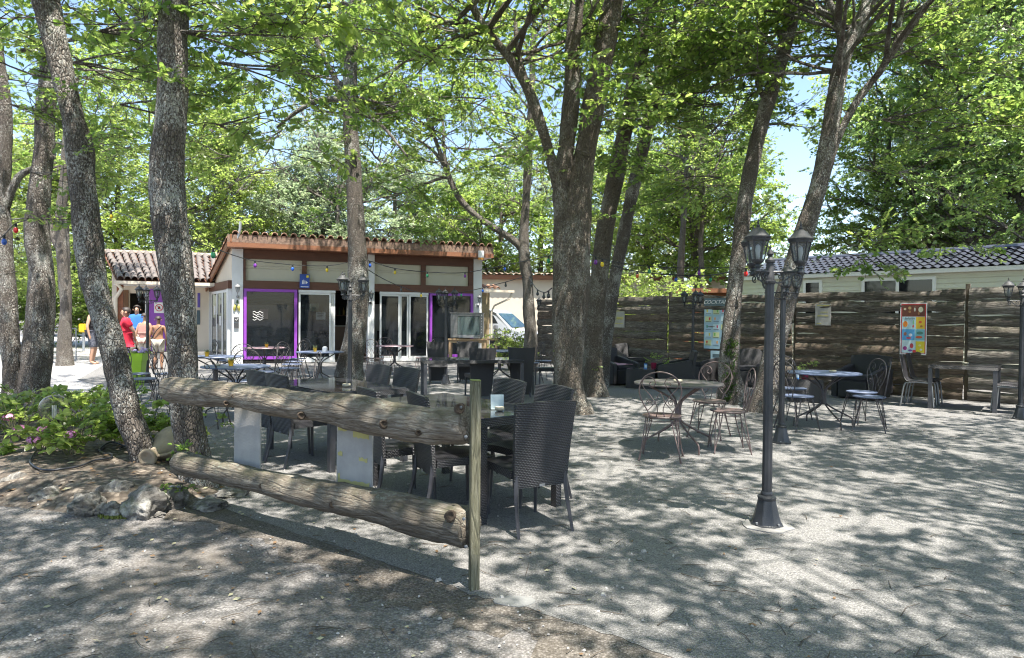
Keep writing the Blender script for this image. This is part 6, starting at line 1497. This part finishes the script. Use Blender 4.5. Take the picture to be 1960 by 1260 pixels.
# ---------------------------------------------------------------- lounge furniture along the fence
def armchair(lab, w_=.78, d_=.75, hb=.78, name='lounge_armchair', cat='armchair', group='black woven lounge seats'):
    root = thing(name, lab, cat, group=group)
    mb = MB(); mb.bb(-w_ / 2 + .12, w_ / 2 - .12, -d_ / 2 + .10, d_ / 2, .03, .34); mb.build('seat', m_weave2, root, bevel=.015)
    mb = MB(); mb.bb(-w_ / 2 + .125, w_ / 2 - .125, -d_ / 2 + .14, d_ / 2 - .01, .342, .44); mb.build('cushion', pm('black_cushion', (.02, .02, .024), (.03, .03, .035), 20, .8), root, bevel=.03)
    mb = MB(); mb.grid(lambda u_, v_: ((u_ - .5) * (w_ - .1 + .06 * v_), -d_ / 2 + .12 - .12 * v_, .03 + (hb - .03) * v_ + .03 * v_ * math.sin(u_ * PI)), 10, 6, (0, -.07, 0)); mb.build('backrest', m_weave2, root, smooth=True)
    for s_ in (-1, 1):
        mb = MB(); x0, x1 = s_ * w_ / 2, s_ * (w_ / 2 - .11); n = 8
        pr = [(-d_ / 2 + .05, .03), (d_ / 2, .03), (d_ / 2, .47), (d_ / 2 - .12, .51), (.0, .55), (-d_ / 2 + .05, .62)]
        xs_, xe = min(x0, x1), max(x0, x1); m = len(pr); vs = [(xs_, y, z) for y, z in pr] + [(xe, y, z) for y, z in pr]
        mb.add(vs, [tuple(range(m - 1, -1, -1)), tuple(range(m, 2 * m))] + [(i, (i + 1) % m, m + (i + 1) % m, m + i) for i in range(m)]); mb.build('arm', m_weave2, root, bevel=.012)
    return root
AC = armchair('black woven lounge seat with its back toward the central oaks and a pink throw'); q = G(1178, 735); AC.location = (q.x, q.y, 0); AC.rotation_euler.z = face(.55, -.85)
for (px, py, f_, lab) in ((1212, 716, (.2, -1), 'rounded black lounge seat against the fence behind the pink throw'), (1290, 742, (-1, .15), 'black lounge armchair seen from the side left of the fence lamp post'), (1352, 728, (-1, -.35), 'black high backed lounge seat under the cocktails poster'),
                          (1428, 738, (-.6, -1), 'black lounge seat between the ivy trunk and the pale oak'), (1648, 762, (-.75, -.6), 'black lounge armchair behind the chairs of the slate blue table'), (962, 694, (.2, -1), 'rounded black lounge seat beyond the pale blue table'), (1010, 690, (-.2, -1), 'black lounge seat behind the slender oak'), (1690, 752, (-.9, -.3), 'black lounge armchair nearest the ice cream poster')):
    q = G(px, py); dup(AC, (q.x, q.y, 0), face(*f_), lab)
q = G(1178, 735); mb = MB(); mb.grid(lambda u_, v_: (-.24 + .62 * u_, -.2 + .5 * v_, .452 + .02 * noise.noise(Vector((u_ * 5, v_ * 4, 2))) + .01 * math.sin(u_ * 9)), 14, 10, (0, 0, -.012))
o = mb.build('throw', pm('pink_grey_throw', (.40, .22, .28), (.28, .16, .20), 20, .9), smooth='all'); o.location = (q.x, q.y, 0); o.rotation_euler.z = face(.55, -.85); tag(o, 'pink throw folded over the lounge seat by the central oaks', 'throw')
def block_table(px, py, lab, w_=.6):
    q = G(px, py); root = thing('lounge_table', lab, 'low table', (q.x, q.y, 0), -.3, 'black woven low tables'); mb = MB(); mb.bb(-w_ / 2, w_ / 2, -w_ / 2, w_ / 2, .0, .40); mb.build('body', m_weave2, root, bevel=.01); mb = MB(); mb.bb(-w_ / 2 + .01, w_ / 2 - .01, -w_ / 2 + .01, w_ / 2 - .01, .401, .409); mb.build('glass_top', m_tableglass, root); return q
def card(q, dx, z, lab):
    root = thing('menu_card', lab, 'menu card', (q.x + dx, q.y - .15, z), .3, 'blue menu cards'); mb = MB(); mb.box((0, 0, .055), (.075, .004, .11), (-.15, .12, 0)); mb.build('card', pm('blue_card', (.05, .20, .50), None, 4, .4), root); mb = MB(); mb.box((0, -.0045, .055), (.05, .002, .06), (-.15, .12, 0)); mb.build('printed_block', pm('print_pale', (.5, .6, .65), None, 4, .5), root)
q = block_table(1228, 742, 'black low table with a blue card between the lounge seats'); card(q, .05, .41, 'blue card on the low table before the fence'); card(block_table(1540, 768, 'black low table behind the slate blue round table', .55), -.2, .41, 'blue card on the low table behind the slate blue table')
for (dx, q, lab) in ((.25, G(1228, 742), 'little dark red pot on the low table before the fence'), (.0, G(1540, 768), 'little dark red pot on the low table behind the slate blue table')):
    root = thing('red_pot', lab, 'plant pot', (q.x + dx, q.y, .41), 0, 'dark red pots'); mb = MB(); mb.lathe([(.05, 0), (.065, .12), (.055, .12), (.05, .09), (0, .09)], 14); mb.build('pot', pm('dark_red_glaze', (.25, .015, .05), None, 4, .3), root, smooth=True)
    cr = Crown(int(q.x * 10)); cr.blob((q.x + dx, q.y, .60), (.13, .13, .12), 9, .3); cr.build(root, 'yellow', m_stem, 'foliage')
# ---------------------------------------------------------------- lime planter
q = G(262, 737); root = thing('lime_planter', 'tall lime green square planter filled with lilac flowers', 'planter', (q.x, q.y, 0), .15)
m_lime = pm('lime_green_plastic', (.30, .52, .02), (.27, .47, .02), 2, .35)
mb = MB(); mb.lathe([(.15, 0), (.205, .52)], 4, (0, 0, 0), Euler((0, 0, PI / 4)).to_matrix()); mb.build('body', m_lime, root, bevel=.008)
mb = MB(); mb.lathe([(.225, .50), (.245, .66), (.225, .66), (.20, .60)], 4, (0, 0, 0), Euler((0, 0, PI / 4)).to_matrix()); mb.build('rim', m_lime, root, bevel=.005)
m_lil = pm('lilac_petals', (.45, .32, .62), (.58, .50, .72), 50, .6); rn = random.Random(8)
for k in range(16):
    a = rn.uniform(0, 6.28); r = rn.random() ** .5 * .2; flowerhead(root, (r * math.cos(a), r * math.sin(a), .72 + rn.uniform(-.03, .06) - r * .15), rn.uniform(.03, .045), m_lil, 50 + k)
cr = Crown(5); cr.blob((q.x, q.y, .68), (.2, .2, .05), 12, .3); cr.build(root, 'hyd', m_stem, 'foliage')
# ---------------------------------------------------------------- oven on a wooden table
m_lw = pm('light_wood', (.38, .26, .15), (.28, .18, .10), 8, .6, .2, 60, stretch=(.2, 1, 1)); q = V(898, 648, 22.0)
tz = 1.42 - (648 - 611.3) * 22.0 / F; ow = bz
root = thing('wooden_table', 'light wooden table in front of the right purple window', 'table', (q.x, q.y, 0), 0)
mb = MB(); mb.bb(-.66, .95, -.32, .32, tz - .05, tz); mb.build('table_top', m_lw, root, bevel=.006)
for x in (-.60, .52, .88):
    for y in (-.26, .26): mb = MB(); mb.bb(x - .035, x + .035, y - .035, y + .035, 0, tz - .051); mb.build('leg', m_lw, root)
mb = MB(); mb.bb(-.565, .485, -.29, -.26, tz - .14, tz - .052); mb.build('apron', m_lw, root)
root = thing('rotisserie_oven', 'grey metal rotisserie oven with glass front on the wooden table', 'oven', (q.x - .06, q.y, tz + .001), .0)
m_oven = pm('brushed_oven_steel', (.22, .22, .22), (.15, .15, .15), 9, .35, metal=.5)
mb = MB(); mb.bb(-.52, .52, -.03, .36, .03, .80); mb.bb(-.52, -.30, -.30, -.031, .03, .80); mb.bb(.42, .52, -.30, -.031, .03, .80); mb.bb(-.299, .419, -.30, -.031, .03, .12); mb.bb(-.299, .419, -.30, -.031, .72, .80); mb.build('housing', m_oven, root, bevel=.008)
mb = MB(); mb.bb(-.295, .415, -.29, -.28, .125, .715); mb.build('glass_door', mk_glass('oven_glass', (.10, .14, .14), .6), root)
mb = MB(); mb.bb(-.54, .54, -.32, .38, .801, .83); mb.build('top_plate', m_oven, root, bevel=.006)
mb = MB(); mb.bb(-.24, .36, -.36, -.301, .03, .10); mb.build('drip_tray', m_alu, root)
mb = MB(); mb.tube([(-.29, -.16, .42), (.41, -.16, .42)], .012, 6); mb.build('spit', m_alu, root)
for k in range(6): mb = MB(); mb.lathe([(0, 0), (.013, 0), (.011, .012), (0, .014)], 8, (.47, -.301, .2 + .09 * k), Euler((PI / 2, 0, 0)).to_matrix()); mb.build('knob', m_white, root)
mb = MB(); mb.prismy([(.455, .74), (.49, .74), (.4725, .775)][::-1], -.304, -.301); mb.build('warning_sticker', m_white, root)
for x in (-.46, .46): mb = MB(); mb.bb(x - .03, x + .03, -.26, .3, 0, .029); mb.build('foot', m_iron, root)
# ---------------------------------------------------------------- people
m_skin = pm('sunned_skin', (.42, .25, .17), (.36, .21, .14), 20, .55); m_skin2 = pm('tanned_skin', (.30, .155, .09), (.25, .13, .075), 20, .55); m_hair = pm('dark_hair', (.022, .016, .013), (.05, .035, .03), 60, .6)
def skinmesh(name, V_, E_, R_, mat, parent, sub=2, root_i=0):
    me = bpy.data.meshes.new(name); me.from_pydata(V_, E_, []); o = bpy.data.objects.new(name, me); me.materials.append(mat)
    md = o.modifiers.new('skin', 'SKIN'); md.use_smooth_shade = True
    sv = me.skin_vertices[0].data if me.skin_vertices else None
    if sv is None: bm = bmesh.new(); bm.from_mesh(me); bm.verts.layers.skin.verify(); bm.to_mesh(me); bm.free(); sv = me.skin_vertices[0].data
    for i, r in enumerate(R_): sv[i].radius = r if hasattr(r, '__len__') else (r, r); sv[i].use_root = (i == root_i)
    s_ = o.modifiers.new('sub', 'SUBSURF'); s_.levels = sub; s_.render_levels = sub
    link(o, parent); return o
def person(loc, rz, hgt, lab, pose, top_, bottom, skin=m_skin, hair=m_hair, longhair=False, belly=0, sleeves=True, cap=None, bareback=False):
    """body faces local -y; pose gives hands and feet"""
    root = thing('person', lab, 'person', loc, rz); k = hgt / 1.72; w_ = 1 + belly
    hL, hR = pose['hands']; fL, fR = pose['feet']
    J = {'pel': (0, 0, .95), 'abd': (0, -.01 - belly * .05, 1.08), 'chest': (0, -.01 - belly * .03, 1.27), 'neck0': (0, .01, 1.44), 'neck': (0, 0, 1.50), 'head': (0, -.025, 1.60), 'crown': (0, -.01, 1.68),
         'shL': (-.17 * w_ ** .5, .01, 1.40), 'shR': (.17 * w_ ** .5, .01, 1.40), 'hipL': (-.09 * w_ ** .5, 0, .90), 'hipR': (.09 * w_ ** .5, 0, .90)}
    V_, E_, R_ = [], [], []; ix = {}
    def a(n, p, r, to=None): ix[n] = len(V_); V_.append(tuple(c * k for c in p)); R_.append(tuple(x * k for x in r) if hasattr(r, '__len__') else r * k); (E_.append((ix[to], ix[n])) if to else None)
    a('pel', J['pel'], (.13 * w_, .11 * w_)); a('abd', J['abd'], (.125 * w_, .10 * w_), 'pel'); a('chest', J['chest'], (.145 * w_ ** .5, .11 * w_ ** .7), 'abd'); a('neck0', J['neck0'], (.075, .065), 'chest'); a('neck', J['neck'], .05, 'neck0'); a('head', J['head'], (.075, .092), 'neck'); a('crown', J['crown'], (.062, .075), 'head')
    a('chin', (0, -.085, 1.545), .028, 'head'); a('nose', (0, -.118, 1.595), .012, 'head')
    for s_, S_, hand, foot in ((-1, 'L', hL, fL), (1, 'R', hR, fR)):
        a('sh' + S_, J['sh' + S_], .058, 'chest'); el = Vector(J['sh' + S_]).lerp(Vector(hand), .5) + Vector((s_ * .05, .05, -.01)); a('el' + S_, el, .042, 'sh' + S_); a('wr' + S_, Vector(el).lerp(Vector(hand), .86), .027, 'el' + S_); a('ha' + S_, hand, (.032, .02), 'wr' + S_)
        hd = (Vector(hand) - el).normalized()
        for f in range(4): q = Vector(hand) + hd * (.07 + .012 * (1.5 - abs(f - 1.5))) + Vector((.014 * (f - 1.5), .004 * (f - 1.5), 0)); a('f%s%d' % (S_, f), q, .0085, 'ha' + S_)
        a('th' + S_, Vector(hand) + hd * .03 + Vector((-s_ * .04, -.02, 0)), .010, 'ha' + S_)
        a('hip' + S_, J['hip' + S_], .10 * w_ ** .5, 'pel'); kn = Vector(J['hip' + S_]).lerp(Vector(foot), .50) + Vector((0, -.03, 0)); a('kn' + S_, kn, .058 * w_ ** .3, 'hip' + S_); a('ca' + S_, kn.lerp(Vector(foot), .35) + Vector((0, .02, 0)), .056, 'kn' + S_); a('an' + S_, Vector(foot) + Vector((0, .02, .08)), .034, 'ca' + S_); a('toe' + S_, Vector(foot) + Vector((0, -.13, .03)), (.038, .024), 'an' + S_)
    skinmesh('body', V_, E_, R_, skin, root)
    def cloth(name, ns, es, grow, mat, sub=2):
        VV = [V_[ix[n]] if isinstance(n, str) else tuple(c * k for c in n[0]) for n in ns]; RR = []
        for n in ns:
            if isinstance(n, str): r = R_[ix[n]]; RR.append(tuple(x + grow * k for x in r) if hasattr(r, '__len__') else r + grow * k)
            else: RR.append(n[1] * k)
        skinmesh(name, VV, es, RR, mat, root, sub)
    def mid(a_, b_, t_): p = Vector(V_[ix[a_]]).lerp(Vector(V_[ix[b_]]), t_) / k; return tuple(p)
    if top_:
        ns = ['pel', 'abd', 'chest', 'neck0', 'shL', 'shR', (mid('shL', 'elL', .7), .072), (mid('shR', 'elR', .7), .072), ((0, 0, .83), .165 * w_ ** .6)]
        es = [(0, 1), (1, 2), (2, 3), (2, 4), (2, 5), (0, 8)] + ([(4, 6), (5, 7)] if sleeves else []);
        if not sleeves: ns = ns[:6] + [ns[8]]; es = [(0, 1), (1, 2), (2, 3), (2, 4), (2, 5), (0, 6)]
        cloth('shirt', ns, es, .045 if belly else .032, top_)
    if bottom:
        bl_ = pose.get('leg', .8); ns = ['pel', 'hipL', 'hipR', (mid('hipL', 'knL', bl_), .090 * w_ ** .4), (mid('hipR', 'knR', bl_), .090 * w_ ** .4)]; es = [(0, 1), (0, 2), (1, 3), (2, 4)]
        if not pose.get('long'): ns += [(mid('hipL', 'knL', bl_ * .5), .108), (mid('hipR', 'knR', bl_ * .5), .108)]; es = [(0, 1), (0, 2), (1, 5), (2, 6), (5, 3), (6, 4)]
        if pose.get('long'): ns[0] = ((0, .02, .84), .10); ns[1] = ((-.10, .01, .80), .105); ns[2] = ((.10, .01, .80), .105); ns += ['knL', 'knR', 'anL', 'anR']; es = [(0, 1), (0, 2), (1, 3), (2, 4), (3, 5), (4, 6), (5, 7), (6, 8)]
        cloth('trousers' if pose.get('long') else 'shorts', ns, es, (.003 if pose.get('long') else .026), bottom)
    # hair: cap over the skull
    bm = bmesh.new(); bmesh.ops.create_uvsphere(bm, u_segments=20, v_segments=14, radius=1)
    for v in bm.verts:
        d = v.co.copy(); q = 1 + .06 * noise.noise(d * 5); v.co = Vector((d.x * .098 * q, d.y * .112 * q, d.z * .105 * q))
    bmesh.ops.delete(bm, geom=[v for v in bm.verts if v.co.z < (-.05 if longhair else -.005) - (0 if v.co.y > -.02 else -.045) or (v.co.y < -.07 and v.co.z < .05)], context='VERTS')
    me = bpy.data.meshes.new('hair'); bm.to_mesh(me); bm.free(); me.materials.append(cap or hair); me.polygons.foreach_set('use_smooth', [True] * len(me.polygons))
    o = bpy.data.objects.new('cap' if cap else 'hair', me); link(o, root); o.location = (0, .005 * k, 1.635 * k); o.scale = (k, k, k)
    sd_ = o.modifiers.new('thick', 'SOLIDIFY'); sd_.thickness = .012
    for s_ in (-1, 1):
        mb = MB(); mb.lathe([(0, -.006), (.008, -.005), (.009, .004), (0, .006)], 8, (s_ * .032 * k, -.098 * k, 1.615 * k), Euler((PI / 2, 0, 0)).to_matrix()); mb.build('eye', m_dark, root)
        mb = MB(); mb.lathe([(0, 0), (.02, .004), (.028, .012), (.015, .018), (0, .015)], 8, (s_ * .085 * k, 0, 1.60 * k), Euler((0, s_ * PI / 2, 0)).to_matrix()); mb.build('ear', skin, root, smooth='all')
    return root
hang = ((-.27, -.02, .80), (.27, -.02, .80)); stand = ((-.10, 0, 0), (.10, .02, 0))
m_red = pm('red_shirt', (.58, .02, .05), (.50, .015, .045), 8, .8); m_blu = pm('blue_shirt', (.02, .13, .45), (.02, .11, .38), 8, .8); m_blk = pm('black_cloth', (.02, .02, .025), None, 8, .8); m_beige = pm('beige_cloth', (.45, .40, .33), (.38, .34, .28), 20, .85); m_pat = pm('dark_patterned_cloth', (.03, .035, .06), (.16, .17, .20), 26, .8); m_sal = pm('faded_pink_cloth', (.42, .20, .17), (.34, .16, .13), 10, .85)
q = G(241, 721); person((q.x, q.y, 0), math.radians(-62), 1.62, 'woman in red shirt and dark trousers, hands clasped behind her', {'hands': ((-.06, .20, .95), (.08, .20, .95)), 'feet': stand, 'long': True}, m_red, m_blk, longhair=True, belly=.32)
q = G(262, 703); p_ = person((q.x, q.y, 0), math.radians(20), 1.72, 'man in blue shirt behind the woman in red, by the doorway', {'hands': ((-.16, -.18, 1.0), (.30, .0, .85)), 'feet': stand, 'leg': .9}, m_blu, m_beige)
q = G(277, 706); person((q.x, q.y, 0), math.radians(170), 1.50, 'person in faded pink top and beige shorts behind the lamp post', {'hands': ((-.20, -.15, .95), (.26, .0, .80)), 'feet': stand}, m_sal, m_beige, sleeves=False, skin=m_skin)
q = G(303, 708); p_ = person((q.x, q.y, 0), math.radians(195), 1.42, 'bare backed boy in pale shorts facing the purple panel', {'hands': ((-.22, -.1, .84), (.24, .0, .82)), 'feet': stand}, None, m_beige, skin=m_skin2)
mb = MB(); k = 1.42 / 1.72; mb.tube([Vector((-.12, .14, 1.42)) * k, Vector((.02, .16, 1.28)) * k, Vector((.17, .10, 1.02)) * k, Vector((.20, .02, .9)) * k], .012, 6); mb.build('bag_strap', m_blk, p_, smooth=True)
q = G(178, 698); person((q.x, q.y, 0), math.radians(100), 1.76, 'person in black top and dark patterned shorts left of the leaning trunk', {'hands': hang, 'feet': stand, 'leg': .95}, m_blk, m_pat, sleeves=False, cap=pm('tan_hat', (.5, .36, .22), None, 9, .7))

# ---------------------------------------------------------------- string lights
m_cable = pm('black_cable', (.02, .02, .022), None, 5, .5)
BCOL = {'g': (.02, .28, .12), 'p': (.18, .03, .32), 'b': (.02, .10, .50), 'y': (.75, .55, .02), 'o': (.75, .14, .02), 'r': (.65, .02, .02), 'k': (.05, .05, .05)}
def string(pts, bulbs, lab):
    """pts: (px, py, Y) ; bulbs: (px, colour)"""
    W_ = [V(*p) for p in pts]; org = W_[0]; root = thing('string_light', lab, 'string lights', org, 0, 'festoon lights strung between trees and bar')
    S = [Vector(s_) for s_ in spline([tuple(w) for w in W_], 8)]; mb = MB(); mb.tube([s_ - org for s_ in S], .0075 * (1 if pts[0][2] < 12 else 1.4), 5); mb.build('cable', m_cable, root, smooth='all')
    def pxof(p): d = p - CAM; return CX + F * d.dot(rt) / d.dot(fwd)
    for (bx, c_) in bulbs:
        q = min(S, key=lambda s_: abs(pxof(s_) - bx)); i = S.index(q); s2 = S[min(i + 1, len(S) - 1)] if (pxof(q) - bx) * (pxof(S[-1]) - pxof(S[0])) < 0 else S[max(i - 1, 0)]
        a_, b_ = pxof(q), pxof(s2); t_ = (bx - a_) / (b_ - a_) if abs(b_ - a_) > 1e-6 else 0; q = q.lerp(s2, max(0, min(1, t_))) - org; sc_ = max(1.0, q.y * 0 + W_[0].y / 13)
        mb = MB(); mb.lathe([(.016, .0), (.018, -.05), (.014, -.052)], 8, q); o = mb.build('bulb_socket', m_cable, root, smooth=True)
        mb = MB(); mb.lathe([(.012, -.05), (.026, -.065), (.034, -.09), (.032, -.115), (.018, -.135), (0, -.14)], 12, q); mb.build('bulb', pm('bulb_' + c_, BCOL[c_], None, 4, .2, coat=.5), root, smooth='all')
string([(362, 460, 7), (405, 474, 9), (480, 498, 13), (560, 507, 15), (626, 509, 15), (664, 503, 14.3)], [(408, 'g'), (488, 'p'), (560, 'b'), (626, 'y')], 'festoon string from the speckled oak across the left window bay')
string([(690, 498, 14.3), (708, 500, 14.5), (756, 514, 16), (820, 521, 17), (888, 522, 18), (966, 508, 17), (1050, 490, 13), (1070, 482, 11)], [(708, 'b'), (756, 'y'), (818, 'g'), (890, 'p'), (966, 'b'), (1050, 'g')], 'festoon string from the straight oak over the right doors to the largest oak')
string([(692, 508, 14.3), (730, 532, 16), (768, 549, 18), (806, 560, 20), (880, 560, 21), (960, 542, 19), (1002, 530, 18)], [(768, 'k'), (806, 'y'), (883, 'g'), (924, 'b'), (968, 'k')], 'lower slack festoon string in front of the sliding doors')
string([(1012, 530, 18), (1026, 552, 16), (1042, 560, 14), (1056, 552, 11.2)], [(1017, 'k'), (1029, 'k'), (1041, 'k'), (1050, 'k')], 'short drooping string of dark bulbs between two oaks')
string([(1120, 480, 10.8), (1153, 496, 12), (1220, 508, 13), (1300, 513, 13), (1400, 512, 12.5), (1440, 508, 11.5)], [(1140, 'p'), (1153, 'y'), (1243, 'g'), (1338, 'p')], 'upper festoon string right of the largest oak')
string([(1160, 505, 13), (1220, 520, 14), (1300, 527, 14), (1360, 527, 13.5), (1428, 514, 11.5), (1460, 508, 11)], [(1220, 'o'), (1294, 'b'), (1360, 'g'), (1428, 'r')], 'lower festoon string above the lamp lanterns on the right')
string([(-20, 470, 9), (6, 452, 9.5), (30, 428, 9.8), (60, 420, 10.4)], [(30, 'r'), (8, 'b')], 'festoon string with red bulb at the far left trunks')
string([(140, 380, 6.6), (180, 398, 9), (213, 404, 12), (300, 430, 9)], [(213, 'y')], 'festoon string with one yellow bulb high between the left trunks')
mb = MB(); b = G(28, 772); pts = [(b.x - .02 + .21 * math.cos(a / 12 * 2 * PI) - .12, b.y + .21 * math.sin(a / 12 * 2 * PI), 2.05 + .1 * 0 - .03 * math.cos(a / 12 * 2 * PI)) for a in range(13)]
# street barriers and the yellow post box out on the road
m_galv = pm('galvanised_steel', (.35, .38, .42), (.28, .3, .34), 8, .45, metal=.5)
def barrier(px, py, lab, w_=1.6):
    q = G(px, py); root = thing('street_barrier', lab, 'barrier', (q.x, q.y, 0), 1.0, 'metal barriers on the road'); mb = MB(); mb.tube([(-w_ / 2, 0, 0), (-w_ / 2, 0, 1), (w_ / 2, 0, 1), (w_ / 2, 0, 0)], .02, 8); mb.build('frame', m_galv, root)
    for k in range(7): mb = MB(); mb.tube([(-w_ / 2 + w_ * (k + 1) / 8, 0, .18), (-w_ / 2 + w_ * (k + 1) / 8, 0, .985)], .008, 6); mb.build('bar', m_galv, root)
    mb = MB(); mb.tube([(-w_ / 2, 0, .18), (w_ / 2, 0, .18)], .012, 6); mb.build('bottom_bar', m_galv, root)
barrier(100, 690, 'metal barrier between the pale trunk and the small far oak', 1.4); barrier(-4, 682, 'metal barrier cut by the left picture edge', 1.2)
q = G(160, 672); root = thing('yellow_bin', 'small yellow box on a post across the road', 'box', (q.x, q.y, 0)); mb = MB(); mb.tube([(0, 0, 0), (0, 0, .75)], .05, 8); mb.build('post', m_galv, root); mb = MB(); mb.bb(-.14, .14, -.12, .12, .75, 1.1); mb.build('box', pm('bright_yellow', (.75, .5, .02), None, 3, .4), root, bevel=.03)
